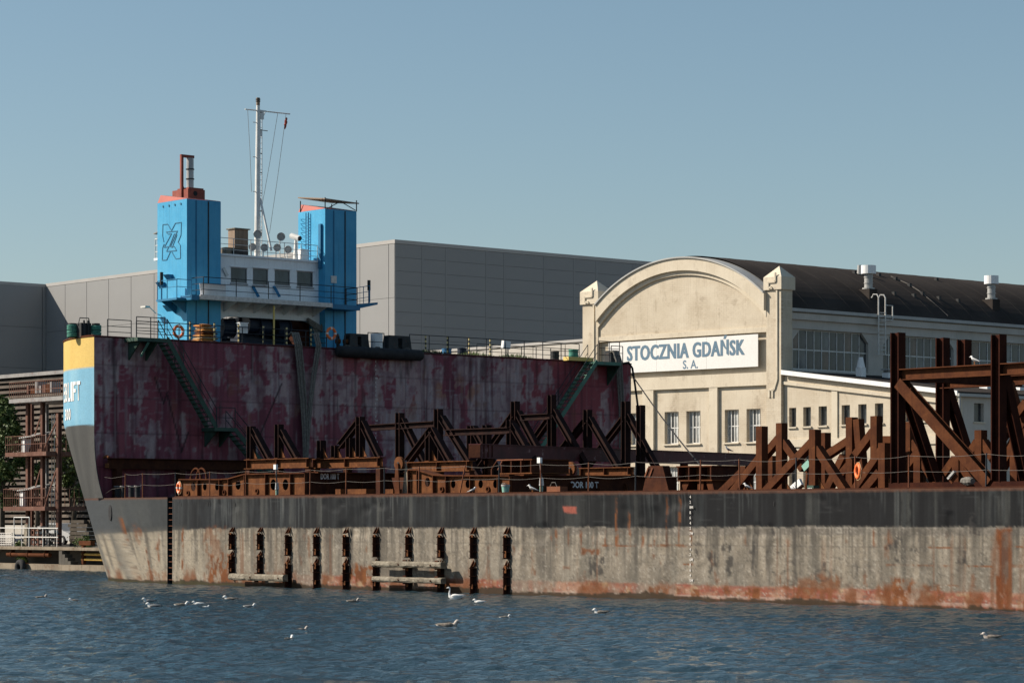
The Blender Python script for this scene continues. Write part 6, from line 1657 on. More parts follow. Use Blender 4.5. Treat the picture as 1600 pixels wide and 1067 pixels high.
Q3 = Q1 + (Q2 - Q1) * ((Q1.z - ZD) / (Q1.z - Q2.z))
stairs(Q1, Q3, 34, .8, 'stair_green_pale')
MB().prism([(.02, pu(950, 570, .1).y, ZF - .221), (us_ + .3, pu(950, 570, .1).y, ZF - .221), (.02, pu(950, 570, .1).y, ZF - 1.3)], (0, .08, 0)).build('landing_knee', 'stair_green', pl)
MB().box((.05, Q1.y - 1.6, ZF - .01), (.5, Q1.y + .3, ZF + .2)).build('step_edge', 'yellow_paint', pl)

# ================================================================== MAIN DECK: wire rail
VR = .25
PX_ = [(160, 0), (196, 743), (223, 743), (274, 741), (328, 740), (384, 739), (432, 739), (485, 737), (541, 736), (600.5, 736), (655, 735), (727, 733), (780, 732), (845, 731), (920, 728), (993.5, 727), (1095, 724), (1155, 723), (1244, 718), (1336, 716), (1420, 713), (1541.5, 709), (1640, 705)]
heads = []
for i, (x, y) in enumerate(PX_):
    if i == 0: continue
    p = SV(x, 760, VR); h = 1.17
    lean = .35 if x == 727 else (0.03 * math.sin(x))
    ps = MB().box((p.x - .03, VR - .03, ZD), (p.x + .03, VR + .03, ZD + .02)).build('rail_stanchion', 'rail_rust', ship)
    MB().tube((p.x - lean, VR, ZD), (p.x, VR, ZD + h), .028, 6).build('post', 'rail_rust' if i % 3 else 'rail_black', ps)
    heads.append((p.x, h, ps))
for (x0, h0, o0), (x1, h1, _) in zip(heads, heads[1:]):
    for q in (.97, .52):
        sg_ = random.uniform(.03, .10)
        MB().path([(x0 + (x1 - x0) * k / 6, VR, ZD + h0 * q - sg_ * math.sin(math.pi * k / 6)) for k in range(7)], .0065, 5).build('wire', 'wire', o0)
x0 = heads[0][0]
for q in (.9, .45): MB().path([(x0, VR, ZD + 1.17 * q), (x0 - 1.2, VR, ZD + 1.17 * q - .1), (SV(160, 740, VR).x + .2, VR, ZD + 1.17 * q - .04 - .3 * (q < .5))], .0065, 5).build('wire', 'wire', heads[0][2])
def buoy_rail(x, y, label, ax=(.25, 1, 0), band='buoy_band'):
    c = SV(x, y, VR - .1); buoy(c, ax, label, r=.22, band=band)
buoy_rail(280, 762, 'orange lifebuoy on the wire rail at the left end of the rusty girder')
buoy_rail(1341, 736, 'orange lifebuoy on the wire rail among the rusty trestles at the right', (.55, 1, 0), 'buoy_orange')

# ================================================================== rusty skid girders
def girder(label, xs, ys, v, depth, holes, eyes, y_text, txt, txt_x, tag_m='rust_orange'):
    """web plate with openings along u, facing outboard, stiffeners, flanges and a long after side"""
    us = [SV(x, 760, v).x for x in xs]
    zt = [SV(x, y, v).z for x, y in zip(xs, ys)]
    t = thing('skid_girder', label, 'girder', S, (us[0], v, ZD), 'rusty skid girders marked with their load')
    vo = v - .15                                   # outer edge of stiffeners
    for i in range(len(us) - 1):
        u0, u1 = us[i] + .02, us[i + 1]
        zt0, zt1 = zt[i] - .05, zt[i + 1] - .05
        hs = [h for h in holes if xs[i] < h[0] < xs[i + 1]]
        zm = min(zt0, zt1)
        cuts = [u0]
        cs = [SV(h[0], h[1], v) for h in hs]
        for c, d in zip(cs, cs[1:]): cuts.append((c.x + d.x) / 2)
        cuts.append(u1)
        mb = MB()
        if hs:
            for k, c in enumerate(cs):
                r = (SV(hs[k][0] + hs[k][2], 757, v).x - c.x)
                r = min(r, (cuts[k + 1] - cuts[k]) * .42)
                mb.holed(cuts[k], cuts[k + 1], ZD + .06, zm, v, .03, min(max(c.x, cuts[k] + r * 1.1), cuts[k + 1] - r * 1.1), min(max(c.z, ZD + .1 + r), zm - r * 1.05), r, min(r * 1.15, (zm - ZD - .1) * .45))
        else: mb.box((u0, v, ZD + .06), (u1, v + .03, zm))
        if abs(zt0 - zt1) > .02: mb.prism([(u0, v, zm + .002), (u1, v, zm + .002), ((u1, v, zt1) if zt1 > zt0 else (u0, v, zt0))], (0, .03, 0))
        mb.build('web_plate', 'rust_orange', t)
        MB().box((us[i] - .015, vo, ZD + .06), (us[i] + .015, v - .002, zt0)).build('stiffener', 'rust_mid', t)
        MB().hexa([(us[i] + .016, vo - .02, zt0), (u1 + .014, vo - .02, zt1), (u1 + .014, v + .4, zt1), (us[i] + .016, v + .4, zt0), (us[i] + .016, vo - .02, zt0 + .05), (u1 + .014, vo - .02, zt1 + .05), (u1 + .014, v + .4, zt1 + .05), (us[i] + .016, v + .4, zt0 + .05)]).build('top_flange', 'rust_mid', t)
    MB().box((us[-1] - .015, vo, ZD + .06), (us[-1] + .015, v - .002, zt[-1])).build('stiffener', 'rust_mid', t)
    MB().box((us[0] - .1, vo - .05, ZD + .01), (us[-1] + .05, v + .4, ZD + .055)).build('bottom_flange', 'rust_dark', t)
    for x, y in eyes:
        c = SV(x, y, v); mb = MB().torus((c.x, v - .03, max(c.z, ZD + .2)), (0, 1, 0), .10, .035, 14, 6); mb.build('lifting_eye', 'rust_mid', t)
    MB().box((us[0] + .05, v + .55, ZD + .06), (us[-1] - .05, v + .58, min(zt) - .08)).build('shade_backing', 'rust_black', t)  # added dark sheet behind the openings, standing in for the shade inside
    # long after side, running across the deck
    ue = us[-1]
    zl = zt[-1] - .02
    MB().box((ue + .018, v, ZD + .06), (ue + .05, v + depth, zl)).build('after_web', 'rust_dark', t)
    MB().box((ue - .3, v + .402, zl), (ue + .28, v + depth, zl + .05)).build('after_flange', 'rust_mid', t)
    MB().box((ue + .052, v + .0, ZD + .01), (ue + .3, v + depth, ZD + .058)).build('after_flange', 'rust_dark', t)
    for k in range(1, 6):
        y = v + depth * k / 6; MB().prism([(ue + .052, y, ZD + .06), (ue + .27, y, ZD + .06), (ue + .20, y, zl - .3), (ue + .052, y, zl - .25)], (0, .03, 0)).build('after_stiffener', 'rust_mid', t)
    if txt:
        p = SU(txt_x[0], y_text, ue + .05); q = SU(txt_x[1], y_text, ue + .05)
        text_mesh('lettering', txt, 'letter_white', t, (ue + .05, p.y, p.z - .12), (0, 1, 0), (0, 0, 1), .26, q.y - p.y, bold=.03, proud=.008)
    return t
girder('rusty steel girder with round openings at the left, before the maroon bulkhead', [283, 312, 346, 360, 385, 418, 457, 480], [748, 748, 748, 747, 740, 739, 738.5, 738], 1.8, 5.9,
       [(302, 760, 3.5), (320, 760, 3), (339, 760, 3), (372, 757, 4), (427, 757, 4.5), (446, 757, 4.5)], [(294.5, 770), (351, 769), (402, 767)], 744, 'DOR 100 T', (501, 530))
girder('rusty steel girder with round openings at mid deck, under the painted beam', [641, 655, 680, 700, 738, 781, 800], [733, 733, 741, 742, 742, 742, 742], 1.8, 9.4,
       [(668, 753, 4), (708, 756, 3.6), (731, 756, 3.6), (751, 756, 3.6), (774, 756, 3.6)], [(691, 764), (763, 764)], 757, 'DOR 100 T', (892, 935))
# low lit plates between the girders
t_ = thing('plate_stack', 'low rusty plates lying on deck between the two girders', 'plates', S, (SV(560, 770, 2.6).x, 2.6, ZD))
for x0, x1, y in ((524, 532, 764), (543, 572, 764), (602, 614, 764)):
    a, b_ = SV(x0, 770, 2.4).x, SV(x1, 770, 2.4).x; MB().box((a, 2.4, ZD), (b_, 2.9, SV(x0, y, 2.4).z)).build('plate', 'rust_orange', t_)
MB().hexa([(SV(618, 770, 3.2).x, 3.2, ZD), (SV(640, 770, 3.2).x, 3.2, ZD), (SV(640, 770, 3.2).x, 3.5, ZD), (SV(618, 770, 3.2).x, 3.5, ZD), (SV(612, 745, 3.2).x, 3.2, ZD + .8), (SV(646, 742, 3.2).x, 3.2, ZD + .8), (SV(646, 742, 3.2).x, 3.5, ZD + .8), (SV(612, 745, 3.2).x, 3.5, ZD + .8)]).build('plate', 'rust_dark', t_)
# end trestle boxes right of the second girder
def cradle(label, x0, x1, y0, y1, v, legs):
    a, b_ = SV(x0, y0, v), SV(x1, y1, v)
    t = thing('cradle_box', label, 'cradle', S, (a.x, v, ZD), 'boxed cradle ends')
    n = 3
    for i in range(n + 1):
        u = a.x + (b_.x - a.x) * i / n; MB().box((u - .03, v - .1, b_.z), (u + .03, v + 2.0, a.z - .05)).build('rib', 'rust_dark', t)
    MB().box((a.x + .031, v + .3, b_.z), (b_.x - .031, v + .34, a.z - .052)).build('web', 'rust_orange', t)
    MB().box((a.x - .1, v - .12, a.z - .049), (b_.x + .1, v + 2.0, a.z)).build('top_plate', 'rust_mid', t)
    MB().box((a.x - .1, v - .12, b_.z - .05), (b_.x + .1, v + 2.0, b_.z - .001)).build('bottom_plate', 'rust_orange', t)
    for q, d in legs:
        u = a.x + (b_.x - a.x) * q; MB().hexa([(u + d, v, ZD), (u + d + .3, v, ZD), (u + d + .3, v + 1.8, ZD), (u + d, v + 1.8, ZD), (u, v, b_.z - .051), (u + .35, v, b_.z - .051), (u + .35, v + 1.8, b_.z - .051), (u, v + 1.8, b_.z - .051)]).build('leg', 'rust_mid', t)
    return t
cradle('rusty boxed cradle on slanting legs right of the second girder', 1062, 1113, 728, 749, 6.0, ((.12, -.25), (.55, .0), (.8, .2)))
cradle('small rusty boxed cradle above the second girder, beside the bent handrail', 786, 832, 718, 738, 3.2, ((.0, -.1), (.6, .1)))
p = SV(1092, 760, 5.0)
# pierced bracket
a = SV(1004, 746, 5.5)
t_ = thing('pierced_bracket', 'dark steel bracket with two slots standing before the painted beam', 'bracket', S, (a.x, 5.5, ZD))
MB().prism([(SV(1003, 745, 5.5).x, 5.5, ZD), (SV(1046, 745, 5.5).x, 5.5, ZD), (SV(1035, 745, 5.5).x, 5.5, SV(1003, 728, 5.5).z), (SV(1013, 745, 5.5).x, 5.5, SV(1003, 728, 5.5).z)], (0, .4, 0)).build('plate', 'rust_dark', t_)
for x in (1007, 1014):
    q0, q1 = SV(x, 745, 5.45), SV(x + 5, 731, 5.45); MB().bar((q0.x, 5.47, q0.z), (q1.x, 5.47, q1.z), (0, 1, 0), .03, .06).build('slot_edge', 'rail_rust', t_)
# beam along the bulkhead, lit end at the left
a = SV(168, 720, .55); ub = a.x
p0, p1 = SU(168, 721, ub), SU(384, 729.5, ub)
t_ = thing('long_beam', 'long dark H-beam lying along the foot of the maroon bulkhead', 'beam', S, (ub, p0.y, ZD))
zc_ = (p0.z + p1.z) / 2
MB().hbeam((ub, p0.y, zc_), (ub, p1.y, zc_), (0, 0, 1), .52, .34).build('section', 'rust_dark', t_)
for q in (.05, .5, .95):
    y = p0.y + (p1.y - p0.y) * q; MB().box((ub - .2, y, ZD), (ub + .2, y + .3, zc_ - .262)).build('support', 'rust_dark', t_)
MB().box((ub - .16, p0.y - .045, zc_ - .22), (ub + .16, p0.y - .002, zc_ + .0)).build('end_plate', 'rust_orange', t_)
MB().path([(ub - .25, p0.y - .05, zc_ + .28), (ub, p0.y - .05, zc_ + .36), (ub + .2, p0.y - .05, zc_ + .28)], .06, 6).build('end_lug', 'rust_orange', t_)
# painted box beam running over the trestles
P0 = S.D(742, 704.5, 118.0); P1 = S.D(1182, 718.5, 146.0)
t_ = thing('painted_beam', 'long maroon box beam with flaking paint laid across the deck at mid height', 'beam', S, (P0.x, P0.y, P0.z - .3))
hh_ = .56
MB().bar(P0, P1, (0, 0, 1), hh_, .5).build('section', 'maroon_beam', t_)
for dz in (-hh_ / 2 - .021, hh_ / 2 + .021): MB().bar(P0 + Vector((0, 0, dz)), P1 + Vector((0, 0, dz)), (0, 0, 1), .04, .62).build('flange', 'maroon_beam', t_)
for k in range(4): q = P0.lerp(P1, k * .012); MB().bar(q + Vector((0, -.02, -hh_ / 2)), q + Vector((0, -.02, hh_ / 2)), (P1 - P0), .03, .58).build('end_rib', 'rust_dark', t_)
for q in (.04, .35, .7, .97):
    c = P0.lerp(P1, q); MB().hbeam((c.x, c.y, ZD), (c.x, c.y, c.z - hh_ / 2 - .042), (1, 0, 0), .3, .3).build('support', 'rust_dark', t_)

# base beams below the first trestles (lit lower web under the flange)
def base_beam(label, x0, x1, ytop, ybot, v, parent_support=True):
    a, b_ = SV(x0, ytop, v), SV(x1, ytop, v); h = a.z - SV(x0, ybot, v).z
    t = thing('base_beam', label, 'beam', S, (a.x, v, ZD), 'H-beams carrying the trestles')
    zc = a.z - h / 2
    MB().hbeam((a.x, v, zc), (b_.x, v, zc), (0, 0, 1), h, .36).build('section', 'rust_orange', t)
    n = max(2, int((b_.x - a.x) / 3))
    for i in range(n + 1):
        u = a.x + .2 + (b_.x - a.x - .4) * i / n
        MB().box((u - .015, v - .17, zc - h / 2 + .04), (u + .015, v - .017, zc + h / 2 - .04)).build('stiffener', 'rust_mid', t)
        MB().box((u - .15, v - .12, ZD), (u + .15, v + .16, zc - h / 2 - .001)).build('support', 'rust_dark', t)
    return t, a.z
_, zB1 = base_beam('H-beam carrying the two single-brace trestles at the left', 386, 487, 718, 733, 3.0)
_, zB2 = base_beam('H-beam carrying the short posts left of mid deck', 489, 598, 717, 732, 4.5)
_, zB3 = base_beam('H-beam carrying the crossed trestles at mid deck', 636, 738, 722, 738, 5.0)
_, zB4 = base_beam('short H-beam behind the lettered second girder', 838, 870, 733, 743, 9)
_, zB5 = base_beam('H-beam right of the rusty pulley wheel', 906, 990, 731, 744, 9.5)

# ================================================================== trestles
HB_ = .32
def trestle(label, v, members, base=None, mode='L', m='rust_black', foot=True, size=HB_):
    """members: (x0,y0,x1,y1[,part]) in the plane v; H sections. mode L: flanges face fore and aft; R: flanges face outboard"""
    ends = [SV(a[0], a[1], v) for a in members] + [SV(a[2], a[3], v) for a in members]
    zf = ZD if base is None else base
    u0 = sum(e.x for e in ends) / len(ends)
    t = thing('trestle', label, 'trestle', S, (u0, v, zf), 'rusty steel trestles on the barge deck')
    for k, mm in enumerate(members):
        p, q = SV(mm[0], mm[1], v), SV(mm[2], mm[3], v)
        part = mm[4] if len(mm) > 4 else ('post' if abs(mm[0] - mm[2]) < 4 else 'brace')
        vv_ = v + (.012 * k)
        p.y = q.y = vv_
        if part == 'post':
            q.x = p.x
            if q.z > p.z: p, q = q, p
            if foot: q.z = zf
        elif part == 'brace':
            if q.z > p.z: p, q = q, p
            if foot and (q.z < zf + .45 or (mode == 'L' and base is None)): q = p + (q - p) * ((p.z - zf) / (p.z - q.z))
        ax = (q - p).normalized()
        side = Vector((0, 1, 0))
        nrm = side if mode == 'R' else ax.cross(side)
        s_ = size * (.92 if part != 'post' else 1)
        if mode == 'R': MB().bar(p, q, side, s_ * 1.05, s_ * .95).build(part, m, t)
        else: MB().hbeam(p, q, nrm, s_, s_, .04, .035).build(part, m, t)
        if part == 'post':
            MB().box((p.x - s_ * .45, vv_ - s_ * .6, zf), (p.x + s_ * .45, vv_ + s_ * .6, zf + .04)).build('foot_plate', 'rust_mid', t)
            MB().prism([(p.x + s_ * .52, vv_ - .02, zf + .045), (p.x + s_ * .52 + .35, vv_ - .02, zf + .045), (p.x + s_ * .52, vv_ - .02, zf + .5)], (0, .03, 0)).build('gusset', 'rust_orange', t)
    return t
trestle('first rusty trestle from the left, post with one brace beside the lower stair', 3.0, [(392.3, 666, 392.3, 718), (396, 672, 421, 718)], zB1)
trestle('second rusty trestle from the left, post with one brace', 3.0, [(436, 663, 436, 718), (440, 674, 465, 718)], zB1)
trestle('short double post between the hanging ropes and the tall trestles', 4.5, [(502, 688, 502, 718)], zB2)
trestle('lower short post left of the tie beam', 4.5, [(524, 696, 524, 718), (547, 684, 547, 718)], zB2)
trestle('trestle with braces both ways at the left end of the first tie beam', 4.5, [(563, 651, 563, 718), (560, 660, 531, 697), (566, 660, 594, 718)], zB2)
trestle('tall trestle with one brace in the middle of the first tie beam', 8.0, [(624.7, 645, 624.7, 722), (629, 656, 662, 722)])
trestle('tall trestle with one brace at the right end of the first tie beam', 8.0, [(685, 639, 685, 722), (690, 652, 730, 716), (574, 668.5, 679, 662.5, 'tie_beam'), (695, 676, 795, 672.5, 'tie_beam')])
trestle('lower A-frame trestle in front of the first tie beam', 5.0, [(675, 671, 637, 722), (675, 671, 704, 722), (671, 675, 671, 722)], zB3)
trestle('trestle post with short brace right of mid bulkhead', 10.0, [(736.5, 665, 736.5, 720), (740, 668, 757, 700)])
trestle('plain double post left of the staircase trestle', 10.0, [(760.5, 664, 760.5, 720)])
trestle('stub trestle with one brace before the taller post', 10.5, [(798, 656, 798, 720), (801, 664, 822, 700)])
trestle('tall trestle with an orange-edged brace at mid bulkhead', 13.0, [(805, 627, 805, 720), (802, 648, 768, 696), (809, 644, 841, 704), (815, 652.5, 858, 650.5, 'tie_beam')])
trestle('tallest dark trestle before the far green staircase', 15.0, [(862, 617, 862, 720), (866, 642, 897, 696), (858, 654, 830, 694)])
trestle('A-frame trestle left of the far rope bundle', 16.0, [(918, 640, 918, 720), (916, 657, 880, 700), (921, 654, 949, 702)])
trestle('A-frame trestle below the far rope bundle', 18.0, [(977.5, 627, 977.5, 720), (974, 655, 944, 694), (981, 649, 1016, 714)])
trestle('plain double post standing against the cream hall', 18.0, [(1001, 633, 1001, 720)])
# right-hand group, outboard faces lit
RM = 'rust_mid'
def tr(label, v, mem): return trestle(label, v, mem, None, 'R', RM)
tr('post with a long left brace at the right end of the painted beam', 3.0, [(1190.5, 666, 1190.5, 768), (1188, 716, 1147, 768)])
tr('low slanting prop left of the right-hand trestles', 4.2, [(1161, 738, 1128, 770), (1164, 728, 1164, 768)])
tr('tall trestle with braces both ways, second of the right-hand group', 5.0, [(1221.5, 661, 1221.5, 768), (1219, 684, 1178, 732), (1225, 690, 1256, 733)])
tr('short inner post with a knee between two right-hand trestles', 7.0, [(1207, 712, 1207, 768), (1206, 724, 1186, 748)])
tr('trestle with a broad lit right brace, third of the right-hand group', 2.2, [(1273.5, 671, 1273.5, 768), (1271, 690, 1199, 766), (1277, 700, 1319, 763)])
tr('plain post close behind the broad-braced trestle', 4.5, [(1289, 676, 1289, 768), (1286, 691, 1268, 712)])
tr('trestle with a leaning twin post above the orange lifebuoy', 4.0, [(1331, 652, 1331, 768), (1341, 655, 1350, 768, 'leaning_post'), (1328, 688, 1290, 713), (1319, 712, 1293, 766), (1327, 727, 1312, 745)])
tr('tall trestle right of the orange lifebuoy', 3.2, [(1369.5, 650, 1369.5, 768), (1366, 674, 1334, 717)])
tr('lower trestle with a long left brace before the tall frame', 2.4, [(1382, 692, 1382, 768), (1380, 702, 1337, 765), (1376, 737, 1352, 766)])
tr('trestle with braces both ways just inside the tall frame', 5.5, [(1421.5, 659, 1421.5, 768), (1420, 680, 1402, 704), (1426, 690, 1464, 757), (1376, 687, 1418, 687, 'tie_beam')])
tr('low bent trestle inside the tall frame', 4.0, [(1437, 703, 1437, 768), (1436, 707, 1412, 738), (1441, 718, 1464, 756)])
tr('low trestle under the middle of the tall frame', 6.0, [(1497, 712, 1497, 768), (1494, 716, 1476, 742), (1500, 722, 1530, 766)])
tr('post with a left brace behind the big diagonal', 4.5, [(1532.5, 672, 1532.5, 768), (1529, 690, 1508, 724), (1536, 690, 1562, 730)])
tr('trestle with a lit left brace right of the tall frame', 3.0, [(1588, 683, 1588, 768), (1586, 694, 1560, 740), (1592, 700, 1640, 762)])
tr('crossing props at the right edge of the picture', 5.0, [(1606, 628, 1560, 692), (1612, 640, 1612, 768), (1600, 660, 1545, 766), (1575, 600, 1612, 715)])
# tall frame
VF = 1.6
t_ = thing('tall_frame', 'tall four-post rusty steel frame with a big diagonal at the right', 'frame', S, (SV(1403, 758, VF).x, VF, ZD))
def fpost(x, ytop, v, zb=ZD + .0):
    p = SV(x, ytop, v); MB().hbeam((p.x, v, zb), (p.x, v, p.z), (1, 0, 0), .38, .38, .045, .04).build('post', 'rust_shaded', t_); return p
zsill = ZD + .24
fA = fpost(1403, 520, VF, zsill); fD = fpost(1560.5, 523, VF, zsill)
MB().box((SV(1393, 758, VF).x, VF - .16, ZD), (fD.x + 4.5, VF + .16, zsill - .001)).build('sill_beam', 'rust_shaded', t_)
vC = 7.5
fC = fpost(1473, 528, vC)
zbm = SV(1403, 586, VF).z
MB().hbeam((fA.x + .19, VF, zbm), (fD.x - .19, VF, zbm), (0, 0, 1), .40, .36).build('cross_beam', 'rust_mid', t_)
MB().hbeam((fD.x + .19, VF, zbm), (fD.x + 4, VF, zbm), (0, 0, 1), .40, .36).build('cross_beam', 'rust_mid', t_)
MB().hbeam((fA.x, VF + .2, zbm), (fA.x, vC + 1, zbm), (0, 0, 1), .40, .34).build('cross_beam', 'rust_dark', t_)
MB().hbeam((fC.x, vC, zbm), (fC.x + 8, vC, zbm), (0, 0, 1), .36, .34).build('cross_beam', 'rust_mid', t_)
for (uu_, vv_) in ((fD.x + 4.19, VF), (fC.x + 8.19, vC)): MB().hbeam((uu_, vv_, ZD + (.24 if vv_ == VF else 0)), (uu_, vv_, fD.z), (1, 0, 0), .38, .38, .045, .04).build('post', 'rust_shaded', t_)
q = SV(1433, 526, 4.6); MB().hbeam((fA.x, 5.2, zbm + .2), (fA.x, 5.2, SU(1433, 526, fA.x).z), (1, 0, 0), .38, .38, .045, .04).build('upper_post', 'rust_shaded', t_)
a, b_ = SV(1407, 598, VF - .05), SV(1548, 756, VF - .05)
MB().hbeam(a, b_, (0, 1, 0), .36, .40, .04, .035).build('diagonal', 'rust_mid', t_)
def vbrace(p, q): MB().hbeam(p, q, (1, 0, 0), .34, .34, .04, .035).build('inner_brace', 'rust_shaded', t_)
vbrace((fA.x, VF + .25, zbm - .2), (fA.x, SU(1462, 752, fA.x).y, SU(1462, 752, fA.x).z))
vbrace((fC.x, vC + .25, zbm - .2), (fC.x, SU(1530, 730, fC.x).y, ZD))
vbrace((fD.x, VF + .25, zbm - .2), (fD.x, SU(1606, 712, fD.x).y, ZD))

# small gear on the deck edge
def pulley(x, y, v, label):
    c = SV(x, y, v); t = thing('pulley_wheel', label, 'pulley', S, (c.x, v, ZD), 'upright pulley wheels')
    MB().tube((c.x, v - .06, c.z), (c.x, v + .06, c.z), .30, 18).build('sheave', 'rust_orange', t); MB().tube((c.x, v - .09, c.z), (c.x, v + .09, c.z), .07, 10).build('axle', 'black_steel', t)
    MB().prism([(c.x + .05, v + .1, ZD), (c.x + .6, v + .1, ZD), (c.x + .3, v + .1, c.z + .1)], (0, .05, 0)).build('cheek_plate', 'concrete', t)
    MB().prism([(c.x - .2, v - .15, ZD), (c.x + .2, v - .15, ZD), (c.x + .08, v - .15, c.z), (c.x - .08, v - .15, c.z)], (0, .05, 0)).build('cheek_plate', 'rust_mid', t)
pulley(624, 724, 2.6, 'rusty pulley wheel standing on the deck left of the second girder')
pulley(892, 732, 7.5, 'rusty pulley wheel behind the lettered second girder')
t_ = thing('cable_drum', 'pair of bent steel hoops above the left girder', 'hoops', S, (SV(310, 740, 3).x, 3, ZD))
for x in (306, 315):
    c = SV(x, 748, 2.6); MB().path([(c.x + .42 * math.cos(g), 2.6, c.z + .5 * math.sin(g)) for g in np.linspace(.2, math.pi - .1, 12)], .05, 6).build('hoop', 'rust_mid', t_)
    for s_ in (-1, 1): MB().box((c.x + s_ * .41 - .05, 2.55, ZD), (c.x + s_ * .41 + .05, 2.65, c.z + .1)).build('hoop_leg', 'rust_dark', t_)
t_ = thing('bent_handrail', 'bent steel handrail leaning on the cradle above the second girder', 'handrail', S, (SV(770, 735, 2.2).x, 2.2, ZD))
MB().path([(SV(768, 734, 2.2).x, 2.2, ZD), SV(768, 733, 2.2), SV(777, 719, 2.2), SV(818, 718, 2.2)], .03, 6).build('tube', 'rail_rust', t_)
MB().path([SV(778, 734, 2.2), SV(785, 720, 2.2)], .03, 6).build('tube', 'rail_rust', t_)
def lampstand(x, label, y=770):
    c = SV(x, y, .5); t = thing('edge_lamp', label, 'lamp', S, (c.x, .5, ZD), 'edge lamps on the deck rail')
    MB().tube((c.x, .5, ZD), (c.x, .5, ZD + .3), .07, 10).build('base', 'mint_box', t); MB().tube((c.x, .5, ZD + .3), (c.x, .5, ZD + .62), .10, 12, .07).build('lens', 'lamp_metal', t); MB().tube((c.x, .5, ZD + .62), (c.x - .1, .5, ZD + 1.25), .025, 6).build('stem', 'grey_steel', t); MB().box((c.x - .2, .44, ZD + 1.2), (c.x - .02, .56, ZD + 1.42)).build('tag_plate', 'letter_white', t)
lampstand(433, 'edge lamp on the wire rail in front of the left girder')
lampstand(846, 'edge lamp with a white plate on the rail beside the grey gull')
c = SV(790, 772, .6); t_ = thing('paint_bucket', 'pale green bucket on the deck edge right of the second girder', 'bucket', S, (c.x, .6, ZD))
MB().tube((c.x, .6, ZD), (c.x, .6, ZD + .36), .13, 16, .17).build('pail', 'mint_box', t_); MB().tube((c.x, .6, ZD + .30), (c.x, .6, ZD + .37), .18, 16).build('rim', 'zinc', t_); MB().path([(c.x - .17, .6, ZD + .33), (c.x - .1, .5, ZD + .42), (c.x + .1, .5, ZD + .42), (c.x + .17, .6, ZD + .33)], .012).build('handle', 'wire', t_)
a, b_ = SV(857, 768, .5), SV(878, 768, .5); t_ = thing('rusty_basket', 'low rusty box with a loop handle on the deck edge', 'box', S, (a.x, .5, ZD))
MB().box((a.x, .4, ZD), (b_.x, .8, ZD + .26)).build('case', 'rail_rust', t_); MB().path([(a.x + .1, .5, ZD + .26), (a.x + .2, .5, ZD + .42), (a.x + .4, .5, ZD + .42), (a.x + .5, .5, ZD + .26)], .015).build('handle', 'wire', t_)
a, b_ = SV(1264, 768, .4), SV(1274, 768, .4); t_ = thing('marker_box', 'small dark green box with three white dots on the deck edge', 'box', S, (a.x, .4, ZD))
MB().box((a.x, .3, ZD), (b_.x, .6, ZD + .17)).build('case', 'stair_green', t_)
for i in range(3): MB().box((a.x + .05 + i * .07, .285, ZD + .03), (a.x + .09 + i * .07, .299, ZD + .08)).build('dot', 'letter_white', t_)
for i, (x0, y0, x1, y1, lb, m) in enumerate(((1238, 764, 1252, 752, 'white-painted offcut leaning below the broad-braced trestle', 'letter_white'), (1256, 732, 1266, 722, 'turquoise plate caught between two right-hand trestles', 'mint_box'), (1482, 748, 1492, 736, 'bright steel offcut lying below the big diagonal', 'zinc'))):
    v_ = (.8, 3.0, 1.0)[i]; a, b_ = SV(x0, y0, v_), SV(x1, y1, v_); t_ = thing('steel_offcut', lb, 'offcut', S, (a.x, v_, a.z))
    MB().bar(a, b_, (0, 1, 0), .12, .24 if i < 2 else .08).build('plate', m, t_); MB().bar(a + Vector((0, .08, -.1)), b_ + Vector((0, .08, -.1)), (0, 1, 0), .03, .2).build('backing', 'rust_mid', t_)
    if i == 1: MB().bar((a.x, v_ + .1, ZD), (a.x + .1, v_ + .1, a.z), (0, 1, 0), .05, .08).build('stake', 'rust_mid', t_)
c = SV(1500, 757, .5); t_ = thing('tarp_bundle', 'crumpled grey rag on the sill beam of the tall frame', 'rag', S, (c.x, .9, ZD))
rings = []
for k in range(8):
    q = k / 7; rings.append([(c.x - .22 + .44 * q, .9 + .12 * math.cos(g) * (1 + .3 * random.random()), ZD + .25 + (.09 + .05 * math.sin(q * 3.1)) * math.sin(g) * (1 + .25 * random.random())) for g in [2 * math.pi * j / 9 for j in range(9)]])
MB().loft(rings).build('cloth', 'rope_grey', t_)
# bollards by the bulkhead foot
for i, (x, lb) in enumerate(((183, 'dark bollard at the left end of the main deck'), (205, 'second dark bollard before the bulkhead'))):
    c = SV(x, 772, 1.0); t_ = thing('deck_bollard', lb, 'bollard', S, (c.x, 1.0, ZD), 'bollards before the bulkhead')
    for d in (0, .55): MB().tube((c.x + d, 1.0, ZD), (c.x + d, 1.0, ZD + .55), .13, 12).build('barrel', 'black_steel', t_); MB().tube((c.x + d, 1.0, ZD + .55), (c.x + d, 1.0, ZD + .6), .17, 12).build('cap', 'grey_steel', t_)
    MB().box((c.x - .2, .8, ZD), (c.x + .75, 1.2, ZD + .03)).build('base_plate', 'rust_mid', t_)

